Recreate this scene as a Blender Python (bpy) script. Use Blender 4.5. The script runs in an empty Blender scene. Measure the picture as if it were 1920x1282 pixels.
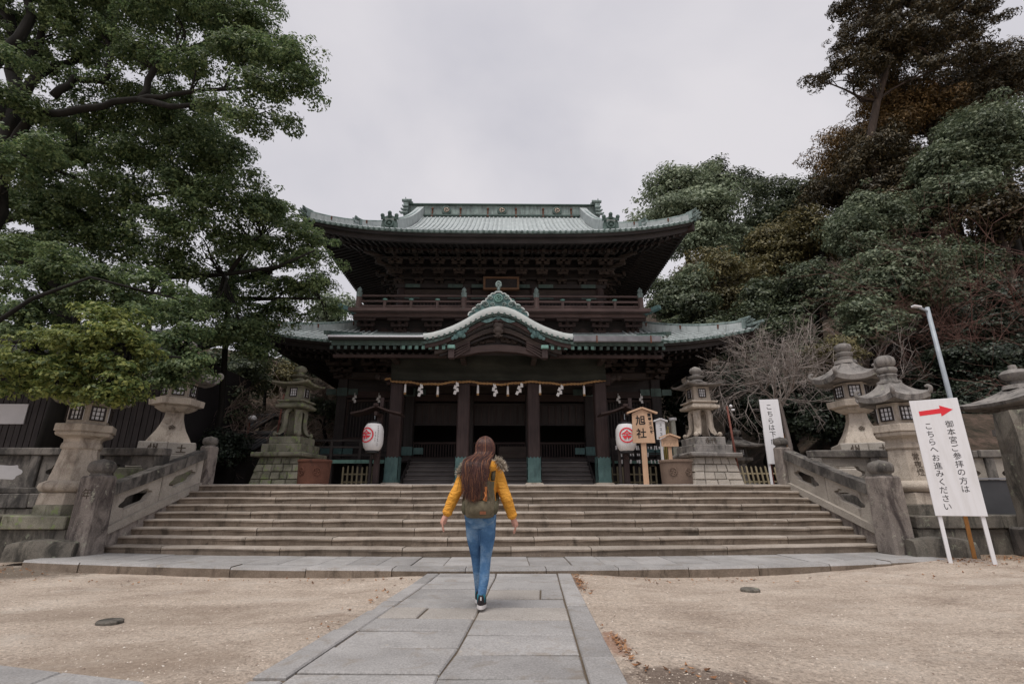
import bpy, bmesh, math, random
import numpy as np
from mathutils import Vector, Matrix
from mathutils.geometry import tessellate_polygon

SC = bpy.context.scene
COL = SC.collection
R = math.radians
rnd = random.Random(7)

# ------------------------------------------------------------------ camera, sky, sun, exposure
cam_d = bpy.data.cameras.new('camera')
cam = bpy.data.objects.new('camera', cam_d)
COL.objects.link(cam)
cam_d.sensor_width = 36.0
cam_d.lens = 946.0 / 1920.0 * 36.0
cam_d.clip_start = 0.05
cam_d.clip_end = 3000.0
cam.location = (0, 0, 1.07)
cam.rotation_euler = (R(90 + 17.04), 0, R(-0.65))
SC.camera = cam

SUN_EL, SUN_AZ = R(66), R(205)          # azimuth clockwise from +Y: behind the camera, to its left
world = bpy.data.worlds.new('World')
SC.world = world
world.use_nodes = True
wn = world.node_tree
wn.nodes.clear()
w_out = wn.nodes.new('ShaderNodeOutputWorld')
w_bg = wn.nodes.new('ShaderNodeBackground')
w_bg.inputs['Strength'].default_value = 0.1
w_sky = wn.nodes.new('ShaderNodeTexSky')
w_sky.sky_type = 'NISHITA'
w_sky.sun_disc = False
w_sky.sun_elevation = SUN_EL
w_sky.sun_rotation = SUN_AZ
w_tc = wn.nodes.new('ShaderNodeTexCoord')
w_map = wn.nodes.new('ShaderNodeMapping')
w_map.inputs['Scale'].default_value = (1.0, 1.0, 1.7)
w_n = wn.nodes.new('ShaderNodeTexNoise')
w_n.inputs['Scale'].default_value = 1.5
w_n.inputs['Detail'].default_value = 5.0
w_n.inputs['Roughness'].default_value = 0.5
w_n.inputs['Distortion'].default_value = 0.35
w_r = wn.nodes.new('ShaderNodeValToRGB')
w_r.color_ramp.elements[0].position = 0.34
w_r.color_ramp.elements[0].color = (0.362, 0.356, 0.388, 1)
w_r.color_ramp.elements[1].position = 0.66
w_r.color_ramp.elements[1].color = (0.475, 0.457, 0.472, 1)
w_sc = wn.nodes.new('ShaderNodeVectorMath')
w_sc.operation = 'SCALE'
w_sc.inputs['Scale'].default_value = 10.0
w_mix = wn.nodes.new('ShaderNodeMix')
w_mix.data_type = 'RGBA'
w_mix.inputs[0].default_value = 0.94
L = wn.links.new
L(w_tc.outputs['Generated'], w_map.inputs['Vector'])
L(w_map.outputs['Vector'], w_n.inputs['Vector'])
L(w_n.outputs['Fac'], w_r.inputs['Fac'])
L(w_r.outputs['Color'], w_sc.inputs[0])
L(w_sky.outputs['Color'], w_mix.inputs[6])
L(w_sc.outputs['Vector'], w_mix.inputs[7])
L(w_mix.outputs[2], w_bg.inputs['Color'])
L(w_bg.outputs['Background'], w_out.inputs['Surface'])

sun_d = bpy.data.lights.new('sun', 'SUN')
sun_d.energy = 1.5
sun_d.angle = R(28)
sun_d.color = (1.0, 0.955, 0.90)
sun = bpy.data.objects.new('sun', sun_d)
COL.objects.link(sun)
sun.location = (-10, -20, 40)
sd = Vector((math.sin(SUN_AZ) * math.cos(SUN_EL), math.cos(SUN_AZ) * math.cos(SUN_EL), math.sin(SUN_EL)))
sun.rotation_euler = sd.to_track_quat('Z', 'Y').to_euler()

SC.view_settings.view_transform = 'Standard'
SC.view_settings.look = 'None'
SC.view_settings.exposure = 0.7
SC.view_settings.gamma = 1.0
SC.view_settings.use_curve_mapping = False
SC.render.engine = 'CYCLES'
SC.cycles.max_bounces = 7
SC.cycles.diffuse_bounces = 5
SC.cycles.glossy_bounces = 2
SC.cycles.transmission_bounces = 3
SC.cycles.transparent_max_bounces = 8

# ------------------------------------------------------------------ object helpers
def tag(o, label=None, cat=None, group=None, kind=None):
    if label: o['label'] = label
    if cat: o['category'] = cat
    if group: o['group'] = group
    if kind: o['kind'] = kind
    return o

def thing(name, label, cat, loc=(0, 0, 0), rz=0.0, group=None):
    o = bpy.data.objects.new(name, None)
    o.empty_display_size = 0.2
    COL.objects.link(o)
    o.location = loc
    o.rotation_euler = (0, 0, rz)
    return tag(o, label, cat, group)

def copy_tree(o, parent=None):
    c = o.copy()
    COL.objects.link(c)
    if parent: c.parent = parent
    for ch in o.children:
        copy_tree(ch, c)
    return c

def link(name, me, parent=None, mat=None):
    o = bpy.data.objects.new(name, me)
    COL.objects.link(o)
    if parent: o.parent = parent
    if mat and not me.materials: me.materials.append(mat)
    return o

class MB:
    """collects geometry for ONE mesh"""
    def __init__(s):
        s.v = []; s.f = []; s.m = []
    def add(s, vs, fs, mi=0):
        b = len(s.v)
        s.v.extend([tuple(p) for p in vs])
        for f in fs:
            s.f.append(tuple(i + b for i in f)); s.m.append(mi)
        return s
    def box(s, c, d, rz=0.0, rx=0.0, ry=0.0, mi=0):
        M = Matrix.Translation(c) @ Matrix.Rotation(rz, 4, 'Z') @ Matrix.Rotation(ry, 4, 'Y') @ Matrix.Rotation(rx, 4, 'X')
        x, y, z = d[0] / 2, d[1] / 2, d[2] / 2
        vs = [M @ Vector(p) for p in ((-x, -y, -z), (x, -y, -z), (x, y, -z), (-x, y, -z), (-x, -y, z), (x, -y, z), (x, y, z), (-x, y, z))]
        return s.add(vs, [(0, 3, 2, 1), (4, 5, 6, 7), (0, 1, 5, 4), (1, 2, 6, 5), (2, 3, 7, 6), (3, 0, 4, 7)], mi)
    def b2(s, x0, x1, y0, y1, z0, z1, mi=0):
        return s.box(((x0 + x1) / 2, (y0 + y1) / 2, (z0 + z1) / 2), (abs(x1 - x0), abs(y1 - y0), abs(z1 - z0)), mi=mi)
    def cbox(s, c, d, ch=0.015, rz=0.0, jit=0.0, r=rnd, taper=0.0):
        """chamfered box, 44 triangles"""
        M = Matrix.Translation(c) @ Matrix.Rotation(rz, 4, 'Z')
        h = [q / 2 for q in d]
        idx = {}; vs = []
        for sx in (-1, 1):
            for sy in (-1, 1):
                for sz in (-1, 1):
                    t = 1 - taper if sz > 0 else 1
                    j = [r.uniform(-jit, jit) for _ in range(3)]
                    for a in range(3):
                        p = [sx * h[0] * t, sy * h[1] * t, sz * h[2]]
                        for b in range(3):
                            if b != a: p[b] -= (sx, sy, sz)[b] * ch
                            p[b] += j[b]
                        idx[(sx, sy, sz, a)] = len(vs)
                        vs.append(M @ Vector(p))
        fs = []
        for a in range(3):
            b, c2 = (a + 1) % 3, (a + 2) % 3
            for sa in (-1, 1):
                q = []
                for sb, sc in ((-1, -1), (1, -1), (1, 1), (-1, 1)):
                    k = [0, 0, 0]; k[a] = sa; k[b] = sb; k[c2] = sc
                    q.append(idx[(*k, a)])
                fs.append(q if sa > 0 else q[::-1])
            # edges along axis a
            for sb in (-1, 1):
                for sc in (-1, 1):
                    k0 = [0, 0, 0]; k0[a] = -1; k0[b] = sb; k0[c2] = sc
                    k1 = list(k0); k1[a] = 1
                    q = [idx[(*k0, b)], idx[(*k1, b)], idx[(*k1, c2)], idx[(*k0, c2)]]
                    fs.append(q if sb * sc < 0 else q[::-1])
        for sx in (-1, 1):
            for sy in (-1, 1):
                for sz in (-1, 1):
                    q = [idx[(sx, sy, sz, a)] for a in range(3)]
                    fs.append(q if sx * sy * sz > 0 else q[::-1])
        return s.add(vs, fs)
    def loft(s, rings, cap=True, closed=True, mi=0):
        n = len(rings[0]); vs = [p for r_ in rings for p in r_]; fs = []
        for i in range(len(rings) - 1):
            for j in range(n if closed else n - 1):
                k = (j + 1) % n
                fs.append((i * n + j, i * n + k, (i + 1) * n + k, (i + 1) * n + j))
        if cap and closed:
            fs.append(tuple(range(n))[::-1])
            fs.append(tuple((len(rings) - 1) * n + j for j in range(n)))
        return s.add(vs, fs, mi)
    def lathe(s, c, prof, n=16, rot=0.0, sx=1.0, sy=1.0, cap=True, mi=0):
        """prof = [(r, z)...] bottom to top; n=4/6 with rot gives prisms"""
        rings = [[(c[0] + sx * r_ * math.cos(rot + 2 * math.pi * j / n), c[1] + sy * r_ * math.sin(rot + 2 * math.pi * j / n), c[2] + z) for j in range(n)] for r_, z in prof]
        return s.loft(rings, cap, mi=mi)
    def tube(s, pts, rad, n=6, cap=True, mi=0):
        pts = [Vector(p) for p in pts]
        if not hasattr(rad, '__len__'): rad = [rad] * len(pts)
        rings = []; up = None
        for i, p in enumerate(pts):
            t = (pts[min(i + 1, len(pts) - 1)] - pts[max(i - 1, 0)])
            if t.length < 1e-9: t = Vector((0, 0, 1))
            t.normalize()
            if up is None:
                up = t.orthogonal().normalized()
            up = (up - t * up.dot(t))
            if up.length < 1e-6: up = t.orthogonal()
            up.normalize(); w = t.cross(up)
            rings.append([p + (up * math.cos(2 * math.pi * j / n) + w * math.sin(2 * math.pi * j / n)) * rad[i] for j in range(n)])
        return s.loft(rings, cap, mi=mi)
    def beam(s, pts, w, h, up=(0, 0, 1), mi=0):
        """rectangular section swept along pts; pts run along the bottom centre"""
        pts = [Vector(p) for p in pts]; U = Vector(up); rings = []
        for i, p in enumerate(pts):
            t = (pts[min(i + 1, len(pts) - 1)] - pts[max(i - 1, 0)]).normalized()
            sd_ = t.cross(U).normalized(); u2 = sd_.cross(t).normalized()
            rings.append([p - sd_ * w / 2, p + sd_ * w / 2, p + sd_ * w / 2 + u2 * h, p - sd_ * w / 2 + u2 * h])
        return s.loft(rings, mi=mi)
    def grid(s, fn, us, vs_, mi=0, flip=False):
        nu, nv = len(us), len(vs_)
        P = [fn(u, v) for u in us for v in vs_]
        fs = []
        for i in range(nu - 1):
            for j in range(nv - 1):
                q = (i * nv + j, (i + 1) * nv + j, (i + 1) * nv + j + 1, i * nv + j + 1)
                fs.append(q[::-1] if flip else q)
        return s.add(P, fs, mi)
    def plate(s, outer, holes, fn, t):
        """flat plate with holes; outer/holes are 2D loops; fn(u, v, d) gives the 3D point at depth d in 0..t"""
        loops = [outer] + list(holes)
        flat = [p for l_ in loops for p in l_]
        tris = tessellate_polygon([[Vector((p[0], p[1], 0)) for p in l_] for l_ in loops])
        n = len(flat)
        vs = [fn(p[0], p[1], 0) for p in flat] + [fn(p[0], p[1], t) for p in flat]
        fs = [tuple(t_) for t_ in tris] + [tuple(i + n for i in t_[::-1]) for t_ in tris]
        b = 0
        for l_ in loops:
            m = len(l_)
            for i in range(m):
                j = (i + 1) % m
                fs.append((b + i, b + j, n + b + j, n + b + i))
            b += m
        return s.add(vs, fs)
    def ball(s, c, r_, nu=10, nv=6, sc=(1, 1, 1)):
        rings = []
        for i in range(nv + 1):
            a = -math.pi / 2 + math.pi * i / nv
            k = max(math.cos(a), 0.02)
            rings.append([(c[0] + sc[0] * r_ * k * math.cos(2 * math.pi * j / nu), c[1] + sc[1] * r_ * k * math.sin(2 * math.pi * j / nu), c[2] + sc[2] * r_ * math.sin(a)) for j in range(nu)])
        return s.loft(rings)
    def mesh(s, name, off=(0, 0, 0), smooth=False, fix=True):
        me = bpy.data.meshes.new(name)
        o = off
        me.from_pydata([(p[0] - o[0], p[1] - o[1], p[2] - o[2]) for p in s.v], [], s.f)
        if any(s.m): me.polygons.foreach_set('material_index', s.m)
        if fix:
            bm = bmesh.new(); bm.from_mesh(me)
            bmesh.ops.recalc_face_normals(bm, faces=bm.faces)
            bm.to_mesh(me); bm.free()
        if smooth:
            me.polygons.foreach_set('use_smooth', [True] * len(me.polygons))
        me.update()
        return me
    def build(s, name, mat, parent=None, off=(0, 0, 0), smooth=False, kind=None, label=None, fix=True, ang=None):
        me = s.mesh(name, off, smooth or ang is not None, fix)
        for m_ in (mat if isinstance(mat, (list, tuple)) else [mat]): me.materials.append(m_)
        if ang is not None:
            try: me.set_sharp_from_angle(angle=R(ang))
            except Exception: pass
        o = link(name, me, parent)
        if kind: o['kind'] = kind
        if label: o['label'] = label
        return o

def text_data(body, size, line=1.0, bold=0.0):
    """2D outline of a text as (verts, faces), centred on its bounding box"""
    cu = bpy.data.curves.new('txt', 'FONT')
    cu.body = body; cu.size = size; cu.align_x = 'CENTER'; cu.space_line = line
    cu.resolution_u = 3; cu.offset = bold
    ob = bpy.data.objects.new('txt', cu)
    COL.objects.link(ob)
    dg = bpy.context.evaluated_depsgraph_get()
    me = bpy.data.meshes.new_from_object(ob.evaluated_get(dg))
    vs = [v.co.copy() for v in me.vertices]; fs = [tuple(p.vertices) for p in me.polygons]
    bpy.data.objects.remove(ob); bpy.data.curves.remove(cu); bpy.data.meshes.remove(me)
    if not vs: return [], []
    x0, x1 = min(v.x for v in vs), max(v.x for v in vs); y0, y1 = min(v.y for v in vs), max(v.y for v in vs)
    return [(v.x - (x0 + x1) / 2, v.y - (y0 + y1) / 2) for v in vs], fs

def lettering(body, size, fn, mat, parent, line=1.0, bold=0.0, name='lettering', cut=0.0):
    vs, fs = text_data(body, size, line, bold)
    if not vs: return None
    me = bpy.data.meshes.new(name)
    bm = bmesh.new()
    bv = [bm.verts.new((p[0], p[1], 0)) for p in vs]
    for f in fs:
        try: bm.faces.new([bv[i] for i in f])
        except ValueError: pass
    if cut:
        x = min(p[0] for p in vs)
        while x < max(p[0] for p in vs):
            bmesh.ops.bisect_plane(bm, geom=bm.verts[:] + bm.edges[:] + bm.faces[:], plane_co=(x, 0, 0), plane_no=(1, 0, 0))
            x += cut
        y = min(p[1] for p in vs)
        while y < max(p[1] for p in vs):
            bmesh.ops.bisect_plane(bm, geom=bm.verts[:] + bm.edges[:] + bm.faces[:], plane_co=(0, y, 0), plane_no=(0, 1, 0))
            y += cut * 2
    for v in bm.verts: v.co = Vector(fn(v.co.x, v.co.y))
    bm.to_mesh(me); bm.free()
    return link(name, me, parent, mat)

def lerp(a, b, t): return a + (b - a) * t
def sstep(a, b, x):
    t = min(1, max(0, (x - a) / (b - a))); return t * t * (3 - 2 * t)
def interp(x, xs, ys): return float(np.interp(x, xs, ys))

# ------------------------------------------------------------------ materials
class NT:
    def __init__(s, name, rough=0.8, spec=0.3):
        s.m = bpy.data.materials.new(name); s.m.use_nodes = True
        s.t = s.m.node_tree
        s.b = s.t.nodes['Principled BSDF']
        s.b.inputs['Roughness'].default_value = rough
        s.b.inputs['Specular IOR Level'].default_value = spec
        s.geo = s.t.nodes.new('ShaderNodeNewGeometry')
        s.oi = s.t.nodes.new('ShaderNodeObjectInfo')
    def n(s, t): return s.t.nodes.new(t)
    def l(s, a, b): s.t.links.new(a, b)
    def vec(s, scale=(1, 1, 1), src=None, perobj=0.0):
        mp = s.n('ShaderNodeMapping'); mp.inputs['Scale'].default_value = scale
        s.l(src or s.geo.outputs['Position'], mp.inputs['Vector'])
        if perobj:
            cx = s.n('ShaderNodeCombineXYZ'); mu = s.n('ShaderNodeMath'); mu.operation = 'MULTIPLY'; mu.inputs[1].default_value = perobj
            s.l(s.oi.outputs['Random'], mu.inputs[0])
            for i in range(3): s.l(mu.outputs[0], cx.inputs[i])
            s.l(cx.outputs[0], mp.inputs['Location'])
        return mp.outputs['Vector']
    def noise(s, scale, detail=4, rough=0.55, vec=None, dist=0.0):
        x = s.n('ShaderNodeTexNoise'); x.inputs['Scale'].default_value = scale; x.inputs['Detail'].default_value = detail
        x.inputs['Roughness'].default_value = rough; x.inputs['Distortion'].default_value = dist
        s.l(vec or s.geo.outputs['Position'], x.inputs['Vector'])
        return x.outputs['Fac']
    def voro(s, scale, vec=None, feat='F1', out='Distance'):
        x = s.n('ShaderNodeTexVoronoi'); x.feature = feat; x.inputs['Scale'].default_value = scale
        s.l(vec or s.geo.outputs['Position'], x.inputs['Vector'])
        return x.outputs[out]
    def ramp(s, fac, stops):
        x = s.n('ShaderNodeValToRGB'); e = x.color_ramp.elements
        while len(e) < len(stops): e.new(0.5)
        for i, (p, c) in enumerate(stops):
            e[i].position = p; e[i].color = (*c, 1) if hasattr(c, '__len__') else (c, c, c, 1)
        s.l(fac, x.inputs['Fac'])
        return x.outputs['Color']
    def mix(s, fac, a, b, mode='MIX'):
        x = s.n('ShaderNodeMix'); x.data_type = 'RGBA'; x.blend_type = mode
        for k, v in ((0, fac), (6, a), (7, b)):
            if hasattr(v, 'links') or hasattr(v, 'is_linked'): s.l(v, x.inputs[k])
            elif k == 0: x.inputs[0].default_value = v
            else: x.inputs[k].default_value = (*v, 1) if hasattr(v, '__len__') else (v, v, v, 1)
        return x.outputs[2]
    def math(s, op, a, b=0.0):
        x = s.n('ShaderNodeMath'); x.operation = op
        for k, v in ((0, a), (1, b)):
            if hasattr(v, 'is_linked'): s.l(v, x.inputs[k])
            else: x.inputs[k].default_value = v
        return x.outputs[0]
    def tint(s, col, amt=0.25):
        """per-object brightness"""
        f = s.math('ADD', s.math('MULTIPLY', s.oi.outputs['Random'], amt), 1 - amt / 2)
        x = s.n('ShaderNodeVectorMath'); x.operation = 'SCALE'
        s.l(col, x.inputs[0]); s.l(f, x.inputs['Scale'])
        return x.outputs['Vector']
    def bump(s, h, strength=0.3, dist=0.02):
        x = s.n('ShaderNodeBump'); x.inputs['Strength'].default_value = strength; x.inputs['Distance'].default_value = dist
        s.l(h, x.inputs['Height']); s.l(x.outputs['Normal'], s.b.inputs['Normal'])
    def col(s, c):
        if hasattr(c, 'is_linked'): s.l(c, s.b.inputs['Base Color'])
        else: s.b.inputs['Base Color'].default_value = (*c, 1)
        return s.m

def stone(name, c1, c2, dark=(0.06, 0.055, 0.05), lich=(0.3, 0.31, 0.24), dk=0.5, lc=0.64, sc=1.0, tint=0.25, bump=0.5):
    t = NT(name, 0.9, 0.2)
    pv = t.vec((sc, sc, sc), perobj=20.0)
    pv2 = t.vec((2.6 * sc, 2.6 * sc, 0.9 * sc), perobj=20.0)
    base = t.ramp(t.noise(2.2, 5, 0.6, pv), [(0.32, c1), (0.68, c2)])
    grain = t.ramp(t.noise(70, 3, 0.7, pv), [(0.3, 0.72), (0.7, 1.22)])
    base = t.mix(1.0, base, grain, 'MULTIPLY')
    stain = t.ramp(t.noise(1.5, 6, 0.68, pv2, 0.6), [(dk, 0.0), (dk + 0.16, 0.85)])
    base = t.mix(stain, base, dark)
    lf = t.ramp(t.noise(6.5, 5, 0.7, pv), [(lc, 0.0), (lc + 0.05, 0.8)])
    base = t.mix(lf, base, lich)
    t.col(t.tint(base, tint))
    h = t.math('ADD', t.noise(9, 6, 0.7, pv), t.math('MULTIPLY', t.noise(60, 3, 0.6, pv), 0.35))
    t.bump(h, bump, 0.03)
    return t.m

def wood(name, c1, c2, axis='x', rough=0.65, sc=1.0, tint=0.3, bump=0.35, spec=0.25):
    t = NT(name, rough, spec)
    s3 = {'x': (1.2, 22, 22), 'z': (22, 22, 1.2), 'y': (22, 1.2, 22)}[axis]
    pv = t.vec(tuple(q * sc for q in s3), perobj=13.0)
    g = t.noise(1.0, 5, 0.65, pv, 0.4)
    base = t.ramp(g, [(0.3, c1), (0.7, c2)])
    base = t.mix(t.ramp(t.noise(0.9, 4, 0.6), [(0.35, 0.55), (0.65, 0.0)]), base, tuple(q * 0.55 for q in c1))
    t.col(t.tint(base, tint))
    t.bump(g, bump, 0.01)
    return t.m

def copper(name, c1, c2, dirt, dk=0.52, rust=None, rough=0.6, tint=0.2):
    t = NT(name, rough, 0.35)
    pv = t.vec((1, 1, 1), perobj=9.0)
    base = t.ramp(t.noise(2.0, 6, 0.7, pv, 0.4), [(0.3, c1), (0.7, c2)])
    st = t.vec((5, 5, 0.8))
    base = t.mix(t.ramp(t.noise(1.6, 6, 0.7, st), [(dk, 0.0), (dk + 0.2, 0.8)]), base, dirt)
    if rust:
        base = t.mix(t.ramp(t.noise(1.1, 5, 0.7, st), [(0.66, 0.0), (0.72, 0.8)]), base, rust)
    t.col(t.tint(base, tint))
    t.bump(t.noise(14, 5, 0.65, pv), 0.25, 0.02)
    return t.m

def plain(name, c, rough=0.6, spec=0.3, var=0.12, sc=12.0, bump=0.0):
    t = NT(name, rough, spec)
    base = t.ramp(t.noise(sc, 4, 0.6), [(0.3, tuple(q * (1 - var) for q in c)), (0.7, tuple(min(1, q * (1 + var)) for q in c))])
    t.col(base)
    if bump: t.bump(t.noise(sc * 4, 4, 0.6), bump, 0.01)
    return t.m

def leafmat(name, c1, c2, c3, trans=0.35, rough=0.5):
    t = NT(name, rough, 0.35)
    isl = t.geo.outputs['Random Per Island']
    base = t.ramp(isl, [(0.0, c1), (0.48, c2), (0.88, c3)])
    big = t.ramp(t.noise(0.55, 3, 0.6), [(0.3, 0.72), (0.7, 1.28)])
    base = t.mix(t.ramp(t.noise(1.5, 4, 0.65), [(0.45, 0.0), (0.75, 0.55)]), base, c3)
    base = t.mix(1.0, base, big, 'MULTIPLY')
    t.col(base)
    tr = t.n('ShaderNodeBsdfTranslucent'); t.l(base, tr.inputs['Color'])
    mx = t.n('ShaderNodeMixShader'); mx.inputs[0].default_value = trans
    t.l(t.b.outputs[0], mx.inputs[1]); t.l(tr.outputs[0], mx.inputs[2])
    out = t.t.nodes['Material Output']
    t.l(mx.outputs[0], out.inputs['Surface'])
    return t.m

M = {}
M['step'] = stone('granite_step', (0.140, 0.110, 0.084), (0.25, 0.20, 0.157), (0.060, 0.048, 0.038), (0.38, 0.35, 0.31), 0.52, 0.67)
M['slab'] = stone('granite_slab', (0.265, 0.255, 0.248), (0.36, 0.347, 0.338), (0.235, 0.205, 0.175), (0.40, 0.35, 0.29), 0.54, 0.66, tint=0.26, bump=0.3)
M['steptop'] = stone('granite_step_top', (0.262, 0.222, 0.186), (0.37, 0.325, 0.280), (0.14, 0.115, 0.094), (0.48, 0.45, 0.41), 0.58, 0.68, bump=0.25)  # paler stone for tread and nosing faces; risers take the darker step stone
M['wallstone'] = stone('wall_stone', (0.11, 0.10, 0.088), (0.20, 0.18, 0.15), (0.035, 0.034, 0.03), (0.23, 0.24, 0.18), 0.46, 0.60)
M['rail'] = stone('rail_stone', (0.22, 0.19, 0.17), (0.35, 0.305, 0.27), (0.050, 0.040, 0.040), (0.40, 0.39, 0.32), 0.46, 0.61, bump=0.7)
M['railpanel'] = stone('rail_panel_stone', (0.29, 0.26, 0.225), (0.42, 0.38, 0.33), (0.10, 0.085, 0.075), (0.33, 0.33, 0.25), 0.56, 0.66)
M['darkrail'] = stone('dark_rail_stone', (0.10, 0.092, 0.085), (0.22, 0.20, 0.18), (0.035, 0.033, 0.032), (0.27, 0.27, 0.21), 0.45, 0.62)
M['lantern'] = stone('lantern_stone', (0.40, 0.345, 0.285), (0.52, 0.455, 0.385), (0.19, 0.155, 0.125), (0.36, 0.345, 0.27), 0.51, 0.63, tint=0.08, bump=0.7)
M['lanternroof'] = stone('lantern_roof_stone', (0.17, 0.16, 0.15), (0.31, 0.285, 0.265), (0.055, 0.052, 0.05), (0.33, 0.33, 0.25), 0.50, 0.62, tint=0.08)
M['moss'] = stone('mossy_stone', (0.15, 0.145, 0.11), (0.28, 0.265, 0.21), (0.055, 0.06, 0.035), (0.21, 0.26, 0.11), 0.50, 0.56)
M['ashlar'] = stone('ashlar_stone', (0.33, 0.30, 0.265), (0.46, 0.42, 0.37), (0.18, 0.16, 0.13), (0.36, 0.37, 0.28), 0.60, 0.66)
M['mortar'] = plain('mortar', (0.10, 0.09, 0.08), 0.9)
M['soil'] = plain('joint_soil', (0.12, 0.095, 0.07), 0.95, 0.1)
M['timber'] = wood('dark_timber', (0.028, 0.024, 0.024), (0.064, 0.054, 0.052), 'x')
M['timberz'] = wood('dark_timber_upright', (0.032, 0.027, 0.027), (0.070, 0.058, 0.056), 'z')
M['timbery'] = wood('dark_timber_rafter', (0.027, 0.023, 0.023), (0.056, 0.047, 0.045), 'y')
M['redwood'] = wood('reddish_timber', (0.034, 0.022, 0.0205), (0.078, 0.050, 0.045), 'x')
M['redwoodz'] = wood('reddish_timber_upright', (0.038, 0.026, 0.026), (0.088, 0.060, 0.057), 'z')
M['greyboard'] = wood('grey_weathered_board', (0.10, 0.088, 0.084), (0.20, 0.178, 0.170), 'x', sc=0.8)
M['carve'] = wood('carved_timber', (0.034, 0.027, 0.024), (0.092, 0.068, 0.058), 'x')
M['cut'] = wood('fresh_cedar', (0.60, 0.385, 0.25), (0.72, 0.49, 0.335), 'z', tint=0.1, bump=0.1, sc=2.0)
M['oldwood'] = wood('bleached_wood', (0.20, 0.175, 0.11), (0.33, 0.28, 0.19), 'z')
M['strut'] = wood('orange_strut', (0.40, 0.19, 0.06), (0.52, 0.27, 0.10), 'z', bump=0.1)
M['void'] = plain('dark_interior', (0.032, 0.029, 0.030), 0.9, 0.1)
M['roof'] = copper('roof_copper', (0.29, 0.325, 0.325), (0.46, 0.50, 0.50), (0.13, 0.15, 0.15), 0.52)
M['patina'] = copper('patina_copper', (0.11, 0.155, 0.148), (0.24, 0.305, 0.292), (0.040, 0.052, 0.050), 0.46, rust=(0.16, 0.07, 0.04))
M['sleeve'] = copper('sleeve_copper', (0.055, 0.115, 0.115), (0.115, 0.205, 0.20), (0.028, 0.05, 0.05), 0.50)
M['darkcopper'] = copper('dark_copper', (0.045, 0.075, 0.068), (0.10, 0.15, 0.135), (0.025, 0.035, 0.033), 0.5)
M['brightcopper'] = copper('bright_copper', (0.12, 0.25, 0.22), (0.22, 0.39, 0.34), (0.05, 0.10, 0.09), 0.50)
M['lichencopper'] = copper('lichen_copper', (0.44, 0.48, 0.47), (0.62, 0.65, 0.64), (0.20, 0.25, 0.24), 0.58)
M['rust'] = plain('rust_stain', (0.13, 0.055, 0.036), 0.8, 0.2, 0.3)
M['gutter'] = plain('gutter_metal', (0.20, 0.20, 0.22), 0.45, 0.5, 0.25, 3)
M['gutterlip'] = plain('gutter_lip', (0.62, 0.62, 0.66), 0.4, 0.5)
def _board():
    t = NT('white_board', 0.5, 0.3)
    st = t.noise(2.2, 5, 0.65, t.vec((5, 5, 0.6)))
    t.col(t.mix(t.ramp(st, [(0.45, 0.0), (0.75, 0.55)]), (0.74, 0.735, 0.755), (0.58, 0.565, 0.55)))
    return t.m
M['white'] = _board()
M['paper'] = plain('white_paper', (0.78, 0.77, 0.77), 0.8, 0.1, 0.04, 8)
M['pane'] = plain('paper_pane', (0.72, 0.72, 0.74), 0.6, 0.2, 0.06, 9)
M['ink'] = plain('black_ink', (0.018, 0.017, 0.018), 0.6, 0.2, 0.1)
M['carving'] = plain('carved_shadow', (0.085, 0.068, 0.055), 0.9, 0.1, 0.3, 20)
M['redpaint'] = plain('red_paint', (0.72, 0.035, 0.05), 0.5, 0.3, 0.06, 6)
M['redink'] = plain('red_ink', (0.72, 0.045, 0.065), 0.7, 0.2, 0.06, 6)
M['black'] = plain('black_lacquer', (0.02, 0.019, 0.02), 0.4, 0.4)
M['latt'] = plain('lattice_black', (0.035, 0.028, 0.026), 0.6, 0.2)
M['rope'] = wood('straw_rope', (0.36, 0.20, 0.085), (0.55, 0.34, 0.16), 'x', sc=3.0, tint=0.05)
M['steel'] = plain('galvanised_steel', (0.34, 0.38, 0.42), 0.45, 0.5, 0.15, 5)
M['rustiron'] = stone('rusty_iron', (0.10, 0.045, 0.032), (0.17, 0.075, 0.05), (0.05, 0.028, 0.025), (0.26, 0.13, 0.04), 0.55, 0.72, tint=0.05, bump=0.2)
M['brownlac'] = stone('brown_glaze', (0.15, 0.105, 0.080), (0.21, 0.15, 0.115), (0.09, 0.06, 0.048), (0.25, 0.18, 0.13), 0.56, 0.74, tint=0.05, bump=0.1)
M['redpole'] = plain('red_brown_pole', (0.16, 0.055, 0.04), 0.6, 0.3, 0.25, 8)
M['panelblack'] = plain('dark_panel', (0.045, 0.045, 0.048), 0.55, 0.3, 0.12, 3)
M['bamboo'] = plain('pale_bamboo', (0.42, 0.42, 0.36), 0.5, 0.3, 0.15, 10)
M['yellow'] = plain('yellow_bamboo', (0.35, 0.27, 0.08), 0.5, 0.3, 0.2, 10)
M['bark'] = wood('camphor_bark', (0.010, 0.0095, 0.0085), (0.026, 0.0235, 0.020), 'z', 0.9, 0.5, bump=0.8)
M['barkred'] = wood('cedar_bark', (0.035, 0.026, 0.021), (0.085, 0.062, 0.050), 'z', 0.9, 0.5, bump=0.8)
M['twig'] = plain('bare_twig', (0.27, 0.235, 0.215), 0.85, 0.15, 0.25, 2)
M['twigred'] = plain('reddish_twig', (0.125, 0.070, 0.058), 0.85, 0.15, 0.25, 2)
M['twigpale'] = plain('pale_twig', (0.27, 0.21, 0.18), 0.85, 0.15, 0.25, 2)
M['tile'] = plain('roof_tile_dark', (0.050, 0.050, 0.053), 0.6, 0.3, 0.2, 6)
M['plaster'] = plain('white_plaster', (0.62, 0.61, 0.62), 0.8, 0.2, 0.05, 3)
M['net'] = wood('bird_netting', (0.020, 0.022, 0.018), (0.060, 0.062, 0.050), 'x', 0.85, 0.10, tint=0.0, bump=0.8)
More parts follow.
